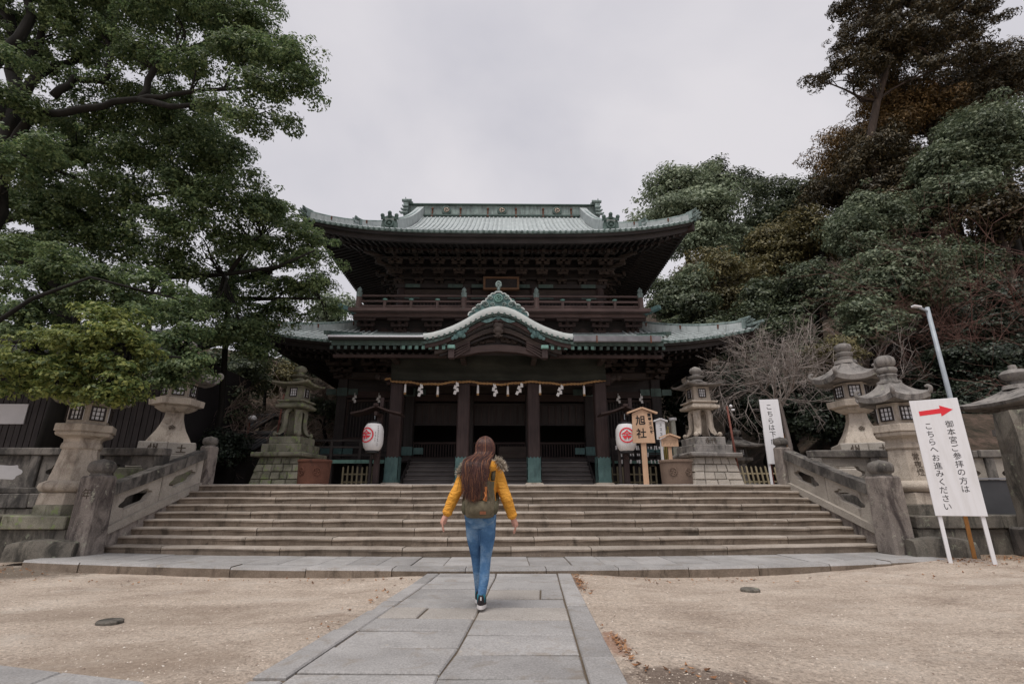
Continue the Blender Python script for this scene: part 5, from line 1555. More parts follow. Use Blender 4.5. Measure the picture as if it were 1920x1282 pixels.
def legged_lantern(label, loc, mirror, mats, rz=0.0):
    root = thing('stone_lantern', label, 'stone lantern', loc, rz, 'legged stone lanterns before the shrine')
    m1, m2, m3 = mats
    # battered masonry base, every stone a part
    r = random.Random(11 + mirror); nc = 4; H = .93; w0, w1 = .86, .68
    mb = MB(); mb.loft([[(q * (w0 - .05), p * (w0 - .05), 0) for q, p in ((-1, -1), (1, -1), (1, 1), (-1, 1))], [(q * (w1 - .05), p * (w1 - .05), H) for q, p in ((-1, -1), (1, -1), (1, 1), (-1, 1))]]); mb.build('core', M['mortar'], root)
    for face_ in range(4):
        a = face_ * math.pi / 2; ca, sa = math.cos(a), math.sin(a)
        if face_ == 2: continue
        for c in range(nc):
            za, zb = H * c / nc, H * (c + 1) / nc
            wa, wb = lerp(w0, w1, c / nc), lerp(w0, w1, (c + 1) / nc)
            cuts = [-1.0]
            while cuts[-1] < .72: cuts.append(cuts[-1] + r.uniform(.32, .58))
            cuts[-1] = 1.0
            for u0, u1 in zip(cuts, cuts[1:]):
                g = .012; pr = r.uniform(-.012, .018); vs = []
                j = [r.uniform(-.012, .012) for _ in range(8)]
                def pt(u, z, w, d): x, y = u * w, -(w + d); return (ca * x - sa * y, sa * x + ca * y, z)
                outer = [(u0 + g, za + g * .7, wa), (u1 - g, za + g * .7, wa), (u1 - g, zb - g * .7, wb), (u0 + g, zb - g * .7, wb)]
                ring0 = [pt(u, z, w, -.06) for u, z, w in outer]
                ring1 = [pt(u, z + j[i] * .5, w, pr - .012) for i, (u, z, w) in enumerate(outer)]
                cu_, cz_ = (u0 + u1) / 2, (za + zb) / 2
                ring2 = [pt(lerp(u, cu_, .10), lerp(z, cz_, .14), w, pr + .008) for u, z, w in outer]
                mb = MB(); mb.loft([ring0, ring1, ring2]); mb.build('stone_block', M[m1], root)
    z = H
    mb = MB(); mb.cbox((0, 0, z + .06), (1.80, 1.80, .13), .03, jit=.012); mb.build('cap_slab', M[m2], root); z += .125
    mb = MB(); mb.cbox((0, 0, z + .14), (1.36, 1.36, .27), .02, jit=.008); mb.build('plinth', M[m2], root); z += .275
    mb = MB(); mb.cbox((0, 0, z + .125), (1.08, 1.08, .245), .02, jit=.008); o = mb.build('inscribed_block', M[m2], root)
    if mirror: lettering('永代', .20, lambda u, v: (u, -.555, z + .125 + v), M['carving'], o, bold=.003)
    z += .25
    # four S-shaped legs
    prof = [(.62, .03), (.56, .0), (.47, .10), (.40, .28), (.39, .50), (.40, .68), (.35, .84), (.22, .90)]
    for k in range(4):
        a = R(45 + 90 * k); ca, sa = math.cos(a), math.sin(a); rings = []
        for i, (rr, zz) in enumerate(prof):
            th = .13 if 1 < i < 7 else .09; wd = .115
            nx = 1 if i < 6 else .6; nz = 0 if i < 6 else .8
            vs = []
            for (e, w_) in ((0, -1), (0, 1), (-1, 1), (-1, -1)):
                q = rr + e * th * nx; zq = z + zz + .06 + (e * th * nz if i >= 6 else 0) + (0.02 if i == 0 else 0)
                vs.append((ca * q - sa * w_ * wd, sa * q + ca * w_ * wd, zq))
            rings.append(vs)
        mb = MB(); mb.loft(rings); mb.ball((ca * .60, sa * .60, z + .085), .085, 8, 5); mb.build('leg', M[m3], root, ang=35)
    z += .94
    mb = MB(); mb.lathe((0, 0, z), [(.46 * 1.414, 0), (.50 * 1.414, .03), (.50 * 1.414, .10), (.44 * 1.414, .12), (.38 * 1.414, .20), (.47 * 1.414, .21), (.47 * 1.414, .26)], 4, R(45)); mb.build('platform', M[m3], root); z += .26
    fb = MB(); fb.lathe((0, 0, z), [(.31 * 1.414, 0), (.285 * 1.414, .50)], 4, R(45)); f = fb.build('fire_box', M[m3], root)
    for k in range(4):
        a = R(90 * k); ap = .30
        window(f, ap * math.cos(a), ap * math.sin(a), a, .26, .30, z + .27)
    z += .5
    mb = MB(); poly_roof(mb, 4, .64, z + .06, .20, z + .17, .07, R(45), .06); mb.build('roof', M['lanternroof'] if mirror else M['moss'], root, ang=40); z += .20
    mb = MB(); mb.lathe((0, 0, z), [(.24, 0), (.22, .05), (.14, .07), (.15, .10), (.28, .14), (.30, .19), (.17, .22), (.13, .25), (.13, .28), (.20, .33), (.215, .40), (.17, .48), (.06, .53), (.01, .55)], 16); mb.build('finial', M['lanternroof'] if mirror else M['moss'], root, ang=50)
    root.scale = (.9, .9, .94)
    return root
legged_lantern('mossy legged stone lantern on a masonry base behind the rusty tub', (-6.62, 15.9, ZT), 0, ('moss', 'moss', 'moss'), R(-6))
legged_lantern('pale legged stone lantern on a masonry base behind the brown tub', (6.14, 15.9, ZT), 1, ('ashlar', 'lanternroof', 'lantern'), R(6))

# far right lantern, square, seen past the inscribed pillar
def square_lantern(label, loc, s, group=None, mat='lanternroof', win=True):
    root = thing('stone_lantern', label, 'stone lantern', loc, R(8), group)
    mb = MB(); mb.cbox((0, 0, .12 * s), (.9 * s, .9 * s, .24 * s), .02); mb.build('base_block', M[mat], root)
    mb = MB(); mb.lathe((0, 0, .24 * s), [(.42 * s, 0), (.30 * s, .25 * s), (.26 * s, .75 * s)], 4, R(45)); mb.build('shaft', M[mat], root)
    mb = MB(); mb.lathe((0, 0, .99 * s), [(.30 * s, 0), (.55 * s, .12 * s), (.55 * s, .24 * s)], 4, R(45)); mb.build('platform', M[mat], root)
    mb = MB(); mb.lathe((0, 0, 1.23 * s), [(.36 * s, 0), (.34 * s, .40 * s)], 4, R(45)); f = mb.build('fire_box', M[mat], root)
    for k in range(4):
        a = R(90 * k); window(f, .255 * s * math.cos(a), .255 * s * math.sin(a), a, .24 * s, .24 * s, 1.43 * s)
    mb = MB(); poly_roof(mb, 4, .74 * s, 1.68 * s, .17 * s, 1.98 * s, .06 * s, R(45), .06 * s); mb.build('roof', M[mat], root, ang=40)
    mb = MB(); mb.lathe((0, 0, 1.97 * s), [(.25 * s, 0), (.23 * s, .08 * s), (.12 * s, .10 * s), (.12 * s, .15 * s), (.22 * s, .22 * s), (.24 * s, .30 * s), (.18 * s, .37 * s), (.07 * s, .40 * s), (.06 * s, .48 * s), (.02 * s, .49 * s)], 14); mb.build('finial', M[mat], root, ang=50)
    return root
square_lantern('square stone lantern with an onion finial behind the inscribed pillar', (12.95, 12.4, 1.10), 1.30)
for i, (x, y, s, lab) in enumerate(((8.55, 18.9, .90, 'small dark stone lantern with a lit looking window behind the picket fence'), (8.0, 19.8, .85, 'small old stone lantern left of the windowed one in the shade'), (9.1, 20.6, .95, 'small old stone lantern furthest right in the shaded row'), (7.1, 19.2, .80, 'small old stone lantern beside the masonry base in the shade'))):
    square_lantern(lab, (x, y, ZT), s, 'small old lanterns in the shade', 'darkrail')

# ================================================================== PAPER LANTERNS AND THEIR STANDS
def lantern_stand(x, y, label):
    root = thing('lantern_stand', label, 'lantern stand', (x, y, ZT), 0, 'roofed stands of the paper lanterns')
    mb = MB(); mb.cbox((0, .1, .06), (.62, .5, .12), .02); mb.build('base_stone', M['slab'], root)
    mb = MB(); mb.cbox((.06, .25, 1.2), (.17, .17, 2.3), .01); mb.build('post', M['redwoodz'], root)
    mb = MB(); mb.cbox((-.14, .27, .8), (.09, .09, 1.5), .01); mb.build('side_post', M['timberz'], root)
    mb = MB(); mb.cbox((.06, .0, 2.28), (.10, .8, .12), .01); mb.build('arm', M['redwood'], root)
    for s_ in (-1, 1):
        mb = MB(); mb.beam([(.03 + s_ * .02, .05, 2.50), (.03 + s_ * .40, .05, 2.36), (.03 + s_ * .80, .05, 2.27)], .72, .05); o = mb.build('roof_board', M['redwood'], root)
    mb = MB(); mb.cbox((.03, .05, 2.57), (.16, .78, .10), .02); mb.build('roof_ridge', M['redwood'], root)
    mb = MB(); mb.box((.20, -.2, 2.66), (.11, .10, .30)); mb.build('ridge_peg', M['redwoodz'], root)
    mb = MB(); mb.tube([(0, -.2, 1.0), (0, -.2, .93), (.05, -.18, .88)], .03, 6); mb.tube([(.03, .2, .9), (0, -.2, 1.02)], .03, 6); mb.build('lower_hook', M['redwoodz'], root)
    mb = MB(); mb.tube([(0, -.2, 2.30), (0, -.2, 2.12)], .012, 5); mb.build('hanger', M['steel'], root)
    return root
lantern_stand(-4.22, 16.45, 'little roofed timber stand left of the steps')
lantern_stand(3.82, 16.45, 'little roofed timber stand right of the steps')

def paper_lantern(x, y, rz, label, side_text):
    root = thing('paper_lantern', label, 'paper lantern', (x, y - .2, ZT + 1.08), rz, 'white paper lanterns with the red crest')
    H = .88; RAD = .318
    prof = []
    for i in range(41):
        t = i / 40; e = abs(2 * t - 1)
        r_ = RAD * (1 - e ** 3.6 * .42) + .006 * math.cos(i * math.pi) * (0 if i in (0, 40) else 1)
        prof.append((r_, .03 + t * H))
    mb = MB(); mb.lathe((0, 0, 0), prof, 32); mb.build('paper_body', M['paper'], root, smooth=True)
    for z in (0, H + .03):
        mb = MB(); mb.lathe((0, 0, z - .03), [(.20, 0), (.215, .01), (.215, .06), (.20, .07)], 20); mb.build('rim', M['black'], root, ang=40)
    def wrap(u, v, u0=0, v0=0, e=.018):
        z = .03 + H / 2 + v + v0; t = min(1, max(0, (z - .03) / H)); q = abs(2 * t - 1)
        r_ = RAD * (1 - q ** 3.6 * .42) + e
        a = -math.pi / 2 + (u + u0) / RAD
        return (r_ * math.cos(a), r_ * math.sin(a), z)
    # ring and character of the crest
    mb = MB(); A_ = np.linspace(0, 2 * math.pi, 49); P0 = [wrap(.240 * math.cos(a), .240 * math.sin(a), 0, .04) for a in A_[:-1]]; P1 = [wrap(.200 * math.cos(a), .200 * math.sin(a), 0, .04) for a in A_[:-1]]; n = 48
    mb.add(P0 + P1, [(i, (i + 1) % n, n + (i + 1) % n, n + i) for i in range(n)]); mb.build('crest_ring', M['redink'], root, fix=False)
    lettering('金', .35, lambda u, v: wrap(u, v * 1.02, 0, .04, .020), M['redink'], root, bold=.004, cut=.022, name='crest_character')
    if side_text:
        for u0, n_, s_, z0 in ((.37, 11, .044, .31), (.285, 7, .036, .13)):
            for k in range(n_):
                # illegibly small brush strokes
                mb = MB()
                for q in range(3):
                    a, b = rnd.uniform(-.5, .1) * s_, rnd.uniform(-.4, .4) * s_
                    p = [wrap(a + du, b + dv, u0, z0 - k * s_ * 1.35, .012) for du, dv in ((0, 0), (s_ * .6, s_ * .05), (s_ * .6, s_ * .22), (0, s_ * .17))]
                    mb.add(p, [(0, 1, 2, 3)])
                mb.build('brush_stroke', M['ink'], root, fix=False)
    return root
paper_lantern(-4.22, 16.45, R(-28), 'white paper lantern with red crest turned left, on the left stand', True)
paper_lantern(3.82, 16.45, R(-6), 'white paper lantern with red crest facing front, on the right stand', False)

# ================================================================== SACRED ROPE AND STREAMERS
def rope_z(x):
    return 4.84 + .045 * math.cos((x - XA) * 2 * math.pi / 2.36 + math.pi * 0 ) * -1 + .012 * math.sin(x * 9) + (.10 if x < XA - 3.75 else 0) + .07 * sstep(3.2, 3.7, x - XA)
def make_rope():
    root = thing('straw_rope', 'thick twisted straw rope strung across the porch columns', 'straw rope', (XA, 17.16, 4.84))
    off = root.location
    for ph in (0, math.pi):
        pts = []; 
        for i in range(280):
            x = lerp(-3.95, 3.72, i / 279) + XA; a = x * 26 + ph
            pts.append((x, 17.16 + .021 * math.cos(a), rope_z(x) + .021 * math.sin(a)))
        mb = MB(); mb.tube(pts, .025, 5); mb.build('strand', M['rope'], root, off, smooth=True)
make_rope()
ZIG = [781, 850, 921, 974, 1052]; TUB = [752, 814, 891, 948, 1010, 1096]
zx = [-2.95, -1.72, -.44, .51, 1.90]; tx = [-3.48, -2.36, -.98, .05, 1.16, 2.68]
pos_words = ['leftmost', 'second from left', 'middle', 'second from right', 'rightmost']
for i, x in enumerate(zx):
    mb = MB(); w, h, zz = .095, .115, 0.0; xo = 0
    sk = rnd.uniform(-.25, .25)
    for k in range(4):                                 # folded zigzag strips, each step set aside and forward
        x0 = (-.035 if k % 2 else .035) + sk * k * .05
        mb.box((x0, -.012 * k, -.075 - k * .095), (w, .006, .13), ry=R(14 if k % 2 else -14), rx=R(6))
    mb.box((.0, 0, -.03), (.03, .006, .10))
    o = mb.build('paper_streamer', M['paper']); o.location = (x, 17.09, rope_z(x) - .03); o.rotation_euler = (0, R(rnd.uniform(-8, 12)), R(rnd.uniform(-20, 20)))
    tag(o, 'zigzag white paper streamer on the straw rope, %s of the five' % pos_words[i], 'paper streamer', 'zigzag paper streamers on the rope')
pw6 = ['leftmost', 'second from left', 'third from left', 'third from right', 'second from right', 'rightmost']
for i, x in enumerate(tx):
    root = thing('straw_tassel', 'white wrapped straw tassel on the rope, %s of the six' % pw6[i], 'tassel', (x, 17.10, rope_z(x) - .03), 0, 'wrapped straw tassels on the rope')
    mb = MB(); mb.tube([(0, 0, .02), (0, 0, -.07)], [.012, .02], 6); mb.build('cord', M['rope'], root)
    mb = MB(); mb.tube([(0, 0, -.07), (0, 0, -.36)], [.034, .042], 8); mb.build('paper_wrap', M['paper'], root, smooth=True)
    mb = MB(); mb.tube([(0, 0, -.36), (0, 0, -.42)], [.040, .044], 8); mb.build('straw_end', M['rope'], root)
for x, lab in ((-6.0, 'outermost small streamer in the left side bay'), (-5.05, 'inner small streamer in the left side bay'), (4.45, 'inner small streamer in the right side bay'), (5.35, 'outermost small streamer in the right side bay')):
    mb = MB()
    for k in range(3): mb.box(((-.03 if k % 2 else .03), -.01 * k, -.07 - k * .09), (.09, .006, .12), ry=R(14 if k % 2 else -14))
    mb.box((0, 0, .02), (.02, .006, .12))
    o = mb.build('paper_streamer', M['paper']); o.location = (x, 19.78, 4.92)
    tag(o, lab, 'paper streamer', 'small streamers of the side bays')

# ================================================================== SIGNS, NOTICES, TUBS, POLES
def signboard_big():
    A, B_ = Vector((6.68, 8.18)), Vector((7.17, 7.89))
    d = (B_ - A); rz = math.atan2(d.y, d.x); w = d.length
    root = thing('direction_sign', 'white standing sign with red arrow and vertical Japanese text, right foreground', 'sign', (A.x, A.y, 0.08), rz)
    zb, zt = .71, 2.50
    mb = MB(); mb.cbox((w / 2, 0, (zb + zt) / 2), (w + .05, .022, zt - zb), .004); bd = mb.build('board', M['white'], root)
    for x in (0.03, w - .03):
        mb = MB(); mb.cbox((x, .035, .95), (.052, .045, 1.98), .004); mb.build('leg', M['white'], root)
    mb = MB(); mb.beam([(w - .22, .05, 1.55), (w - .10, .85, -.02)], .05, .04, (0, -1, 0)); mb.build('rear_strut', M['strut'], root)
    F = lambda u, v: (w / 2 + u, -.0135, (zb + zt) / 2 + v)
    arrow = [(-.24, .715), (.075, .740), (.075, .66 + .12), (.245, .70), (.075, .60), (.075, .645), (-.24, .63)]
    arrow = [(-.215, .64), (.06, .665), (.06, .615), (.22, .715), (.06, .79), (.06, .74), (-.215, .715)]
    mb = MB(); mb.plate(arrow, [], lambda u, v, dd: (w / 2 + u, -.0115 - .002 * (1 if dd else 0), (zb + zt) / 2 + v), 1); mb.build('red_arrow', M['redpaint'], bd)
    def col(chars, u0, z1, z0, size):
        n = len(chars)
        for i, c in enumerate(chars):
            zc = lerp(z1, z0, i / (n - 1))
            lettering(c, size, lambda u, v: F(u0 + u * .92, zc + v), M['ink'], bd)
    col('御本宮ご参拝の方は', .13, .49, -.50, .116)
    col('こちらへお進みください', -.135, .47, -.76, .118)
    return root
signboard_big()
def signboard_exit():
    root = thing('direction_sign', 'narrow white sign with vertical Japanese text behind the right top balustrade post', 'sign', (6.52, 12.35, ZT), R(-10))
    mb = MB(); mb.cbox((0, 0, 1.27), (.44, .03, 1.56), .004); bd = mb.build('board', M['white'], root)
    for x in (-.19, .19):
        mb = MB(); mb.cbox((x, .04, .66), (.05, .05, 1.3), .004); mb.build('leg', M['white'], root)
    mb = MB(); mb.beam([(.18, .03, 1.35), (.62, .75, .0)], .05, .045, (0, -1, 0)); mb.build('rear_strut', M['strut'], root)
    mb = MB(); mb.box((-.13, .09, .3), (.03, .03, .62)); mb.build('red_stake', M['redpole'], root)
    for i, c in enumerate('こちらは下向'):
        lettering(c, .155, lambda u, v: (-.02 + u, -.0165, 1.86 - i * .167 + v), M['ink'], bd, bold=.001)
signboard_exit()

def roofed_board(name, label, loc, w, h, ztop, posth, mat, postw, rw, inset, rz=0.0, taper=0.0):
    root = thing(name, label, 'sign', loc, rz)
    z0 = ztop - h
    mb = MB(); mb.plate([(-w / 2 * (1 + taper), z0), (w / 2 * (1 + taper), z0), (w / 2 * (1 - taper), ztop - .10 * w), (0, ztop + .12 * w), (-w / 2 * (1 - taper), ztop - .10 * w)], [], lambda u, v, d: (u, -.02 + d, v), .04); bd = mb.build('board', M[mat], root)
    for s_ in (-1, 1):
        mb = MB(); mb.beam([(0, -.02, ztop + .13 * w), (s_ * rw, -.02, ztop + .13 * w - rw * .36)], .12, .05); mb.build('roof_board', M[mat], root)
    mb = MB(); mb.cbox((0, .055, posth / 2), (postw, .06, posth), .006); mb.build('post', M[mat], root)
    return root, bd, z0
root, bd, z0 = roofed_board('shrine_sign', 'pale cedar sign board with large black brush characters on a post', (4.02, 14.9, ZT), .62, .92, 2.16, 2.1, 'cut', .15, .44, 0, 0, .06)
for c, zc in (('旭', 1.90), ('社', 1.52)):
    lettering(c, .30, lambda u, v: (-.06 + u * 1.0, -.0235, zc + v + .05 * u), M['ink'], bd, bold=.006)
for i, c in enumerate('重要文化財'):
    lettering(c, .105, lambda u, v: (.205 + .012 * i + u, -.0235, 2.06 - i * .125 + v), M['ink'], bd, bold=.004)
root, bd, z0 = roofed_board('notice_board', 'small white roofed notice on a white post beside the cedar sign', (5.0, 16.4, ZT), .30, .60, 2.10, 2.05, 'white', .08, .22, 0)
for k in range(3):
    mb = MB()
    for q in range(3): mb.b2(-.03 + .02 * (q % 2), .035, -.023, -.021, 2.0 - .15 * k - .035 * q, 2.015 - .15 * k - .035 * q)
    mb.build('brush_stroke', M['ink'], bd)
root, bd, z0 = roofed_board('notice_board', 'low wide cedar notice with fine text on a post behind the brown tub', (5.05, 15.75, ZT), .52, .28, 1.50, 1.3, 'cut', .11, .31, 0)
for k in range(12):
    mb = MB(); mb.b2(-.21 + .036 * k, -.205 + .036 * k + .004, -.023, -.021, 1.27 + .03 * (k % 3), 1.43); mb.build('text_line', M['carving'], bd)

def tub(loc, label, mat, crest):
    root = thing('water_tub', label, 'tub', loc, 0, 'round iron tubs before the shrine')
    mb = MB(); mb.lathe((0, 0, 0), [(.37, 0), (.40, .02), (.425, .62), (.45, .635), (.45, .68), (.43, .695), (.41, .69), (.40, .60), (.01, .58)], 28); mb.build('vessel', M[mat], root, ang=40)
    for k in range(crest):
        a = R(-90 + (-32 + 64 * k) * .9); p = Vector((math.cos(a), math.sin(a), 0)); t_ = Vector((-p.y, p.x, 0)); rr = .418
        mb = MB(); mb.tube([p * rr + t_ * .095 * math.cos(q) + Vector((0, 0, .38 + .095 * math.sin(q))) for q in np.linspace(0, 2 * math.pi, 17)], .013, 5)
        for q in np.linspace(0, 2 * math.pi, 6)[:-1]: mb.tube([p * rr + t_ * .02 * math.cos(q) + Vector((0, 0, .38 + .02 * math.sin(q))), p * rr + t_ * .065 * math.cos(q) + Vector((0, 0, .38 + .065 * math.sin(q)))], [.008, .018], 5)
        mb.build('crest', M[mat], root)
    return root
tub((-5.18, 14.1, ZT), 'rusty red iron tub left of the left paper lantern', 'rustiron', 2)
tub((4.63, 14.1, ZT), 'brown tub with round crests before the right stone lantern', 'brownlac', 2)

def picket(label, x0, x1, y, h, n, mat, z=ZT, rails=(.22, .48), lean=0.0):
    root = thing('picket_fence', label, 'wooden fence', ((x0 + x1) / 2, y, z))
    off = root.location
    for r_ in rails:
        mb = MB(); mb.b2(x0, x1, y + .02, y + .05, z + r_ - .025, z + r_ + .025); mb.build('rail', M[mat], root, off)
    for i in range(n):
        x = lerp(x0 + .03, x1 - .03, i / (n - 1)); hh = h + rnd.uniform(-.03, .02)
        mb = MB(); mb.plate([(x - .028, z), (x + .028, z), (x + .028, z + hh - .04), (x, z + hh), (x - .028, z + hh - .04)], [], lambda u, v, d: (u + lean * (v - z), y - .015 + d, v), .03); mb.build('picket', M[mat], root, off)
picket('mossy low picket fence under the left veranda, by the rusty tub', -5.62, -4.42, 17.9, .76, 8, 'oldwood')
picket('mossy low picket fence under the right veranda, by the brown tub', 3.62, 5.2, 17.9, .76, 9, 'oldwood')
picket('grey picket fence in the shade right of the masonry lantern base', 7.25, 9.2, 17.2, .72, 13, 'oldwood', lean=-.10)

# offertory box, plaque shelf with folded papers
def offertory():
    root = thing('offertory_box', 'brown wooden offertory box in the central doorway', 'offertory box', (.24, 19.55, 2.45))
    mb = MB(); mb.cbox((0, 0, .20), (1.05, .4, .40), .02); mb.build('chest', M['carve'], root)
    for i in range(6):
        mb = MB(); mb.b2(-.5, .5, -.17 + .06 * i, -.14 + .06 * i, .40, .44); mb.build('slat', M['carve'], root)
    mb = MB(); mb.b2(-.5, .5, -.215, -.2, .17, .20); mb.build('trim', M['redwood'], root)
offertory()
def prayer_rack():
    root = thing('paper_rack', 'dark rack with tied white fortune papers on the right veranda', 'rack', (4.75, 18.3, ZT))
    r = random.Random(4)
    for z in (.98, 1.22, 1.46):
        mb = MB(); mb.b2(-.95, .95, -.02, .02, z - .02, z + .02); mb.build('bar', M['timber'], root)
    for x in (-.95, 0, .95):
        mb = MB(); mb.b2(x - .04, x + .04, -.02, .06, 0, 1.75); mb.build('post', M['timberz'], root)
    for z in (.98, 1.22, 1.46):
        for i in range(17):
            x = -.85 + 1.7 * i / 16 + r.uniform(-.03, .03)
            if r.random() < .25: continue
            mb = MB(); mb.box((0, -.03, -.05), (r.uniform(.03, .07), .015, r.uniform(.08, .16)), ry=r.uniform(-.2, .2)); o = mb.build('tied_paper', M['paper'], root); o.location = (x, 0, z)
prayer_rack()
def bamboo_posts():
    root = thing('bamboo_post', 'pale jointed bamboo post with a flat cap behind the cedar notices', 'post', (5.62, 17.0, ZT))
    mb = MB()
    for k in range(5): mb.lathe((0, 0, .44 * k), [(.088, 0), (.082, .03), (.082, .40), (.088, .435)], 12)
    mb.build('stem', M['bamboo'], root, ang=40)
    mb = MB(); mb.lathe((0, 0, 2.2), [(.13, 0), (.13, .08), (.02, .09)], 12); mb.build('cap', M['white'], root, ang=40)
    root = thing('bamboo_bundle', 'bundle of yellowish bamboo canes beside the pale post', 'bamboo canes', (5.35, 17.15, ZT))
    for k in range(5):
        mb = MB(); x = -.12 + .06 * k; mb.tube([(x, .02 * (k % 2), 0), (x + .02, 0, 1.0), (x + .01, 0, 1.9 + .12 * (k % 3))], .022, 7); mb.build('cane', M['yellow'], root, smooth=True)
bamboo_posts()
# slim poles
def pole(name, label, cat, loc, h, r_, mat, extra=None, lean=0.0):
    root = thing(name, label, cat, loc)
    mb = MB(); mb.tube([(0, 0, 0), (lean * .5, 0, h * .5), (lean, 0, h)], [r_, r_ * .95, r_ * .85], 10); mb.build('post', M[mat], root, smooth=True)
    if extra: extra(root, h)
    return root
def lamp_arm(root, h):
    mb = MB(); mb.tube([(0, 0, h - .12), (-.20, -.06, h - .06), (-.30, -.09, h - .04)], .028, 8); mb.build('arm', M['steel'], root, smooth=True)
    mb = MB(); mb.cbox((-.36, -.1, h - .02), (.26, .11, .05), .012, rz=R(16)); mb.build('lamp_head', M['white'], root)
pole('lamp_post', 'slim grey steel lamp post behind the white arrow sign', 'lamp post', (10.88, 12.1, 1.2), 4.55, .058, 'steel', lamp_arm)
def globe(root, h):
    mb = MB(); mb.tube([(0, 0, h), (0, 0, h + .12), (.12, -.06, h + .18)], .025, 8); mb.build('neck', M['redpole'], root)
    mb = MB(); mb.lathe((.16, -.1, h + .02), [(.02, 0), (.12, .02), (.15, .07), (.14, .14), (.06, .2), (.02, .21)], 14); mb.build('lamp_head', M['white'], root, smooth=True)
pole('lamp_post', 'red brown pole with a white lamp head left of the mossy lantern', 'lamp post', (-9.4, 18.6, ZT), 2.35, .06, 'redpole', globe)
def spike(root, h):
    mb = MB(); mb.tube([(0, 0, h - .12), (.1, 0, h - .12)], .03, 6); mb.ball((0, 0, h), .05, 8, 5); mb.build('lamp_head', M['white'], root)
pole('thin_pole', 'thin red brown pole rising right of the pale legged lantern', 'pole', (7.02, 15.6, ZT), 2.45, .035, 'redpole', spike, -.12)
pole('thin_pole', 'thin red brown pole standing left of the mossy legged lantern', 'pole', (-7.75, 17.2, ZT), 3.1, .03, 'redpole', None, .1)

# inscribed pillar at the right edge, dark notice panel, rail of the fence
def pillar():
    root = thing('stone_pillar', 'tall rough dark inscribed stone pillar at the right edge', 'stone pillar', (9.14, 8.85, 0.08), R(-14))
    mb = MB(); mb.cbox((0, 0, .24), (.86, .8, .5), .04, jit=.03); mb.build('base_block', M['darkrail'], root)
    rings = []; r = random.Random(8)
    for i in range(9):
        t = i / 8; w = lerp(.33, .30, t) * (1 if t < 1 else .93)
        rings.append([(q * w + r.uniform(-.02, .02), p * w * .85 + r.uniform(-.02, .02), .48 + t * 1.98 + (.02 * q if t == 1 else 0)) for q, p in ((-1, -1), (-.33, -1.03), (.33, -1.02), (1, -1), (1.02, 0), (1, 1), (0, 1.02), (-1, 1), (-1.02, 0))])
    mb = MB(); mb.loft(rings); p = mb.build('shaft', M['wallstone'], root)
    # deep cut strokes, not legible
    for k in range(4):
        zc = 2.15 - k * .42
        for q in range(6):
            a = r.uniform(-.16, .10); b = r.uniform(-.15, .15); L_ = r.uniform(.10, .22); an = r.choice((0, 0, R(90), R(35), R(-35)))
            mb = MB(); mb.box((a + .03, -.272 + .012 * k * 0, zc + b), (L_, .03, .022), ry=an); mb.build('carved_stroke', M['carving'], p)
pillar()
def dark_panel():
    root = thing('black_board', 'low black metal panel leaning on the wall behind the white sign', 'panel', (9.05, 10.3, .72), R(-3))
    mb = MB(); mb.box((0, 0, .24), (2.0, .05, .86), rx=R(-8)); mb.build('sheet', M['panelblack'], root)
    mb = MB()
    for x in (-.6, .55): mb.b2(x - .09, x + .09, -.09, -.07, -.17, -.14)
    mb.build('bracket', M['gutterlip'], root)
    mb = MB(); mb.b2(-1.0, 1.0, .0, .05, .68, .71); mb.build('top_edge', M['gutter'], root)
    mb = MB(); mb.b2(-1.02, 1.02, -.05, .3, -.72, -.2); mb.build('stand', M['panelblack'], root)
dark_panel()

# ================================================================== DARK BUILDINGS ON THE LEFT
def left_hall():
    root = thing('timber_building', 'dark timber building behind the left fence, white plaster patches', 'building', (-14.5, 15.6, ZT))
    off = root.location; X0, X1, Y0 = -20.0, -9.75, 14.6
    mb = MB(); mb.b2(X0, X1, Y0 + .05, 19, ZT - .05, 5.3); mb.build('wall', M['void'], root, off)
    n = 58
    for i in range(n):
        x = lerp(X0, X1, i / n); w = (X1 - X0) / n
        mb = MB(); mb.b2(x + .012, x + w - .012, Y0 + rnd.uniform(0, .015), Y0 + .05, ZT, 4.2); mb.build('wall_board', M['timberz'], root, off)
    for x0, x1, z0, z1 in ((-14.75, -13.75, 3.05, 3.62), (-14.1, -13.2, 1.45, 1.95), (-12.9, -10.9, 3.62, 4.3)):
        mb = MB(); mb.b2(x0, x1, Y0 - .035, Y0 - .004, z0, z1); mb.build('plaster_panel', M['plaster'], root, off)
    mb = MB(); mb.beam([(X0, Y0 - 1.2, 4.6), (X1 + .6, Y0 - 1.2, 4.6)], .25, .18); mb.build('eave_beam', M['timber'], root, off)
    rf = bpy.data.objects.new('roof', None); COL.objects.link(rf); rf.parent = root
    mb = MB(); mb.grid(lambda x, d: (x, Y0 - 1.4 + d, 4.75 + .5 * d), [X0 - .6, X1 + .9], [0, 3.6]); mb.grid(lambda x, d: (x, Y0 - 1.4 + d, 4.62 + .5 * d), [X0 - .6, X1 + .9], [0, 3.6], flip=True); mb.build('roof_sheet', M['tile'], rf, off)
    for i in range(38):
        x = lerp(X0 - .5, X1 + .85, i / 37); mb = MB(); mb.tube([(x, Y0 - 1.45, 4.76), (x, Y0 + 2.2, 6.56)], .07, 6); mb.build('tile_row', M['tile'], rf, off, smooth=True)
left_hall()
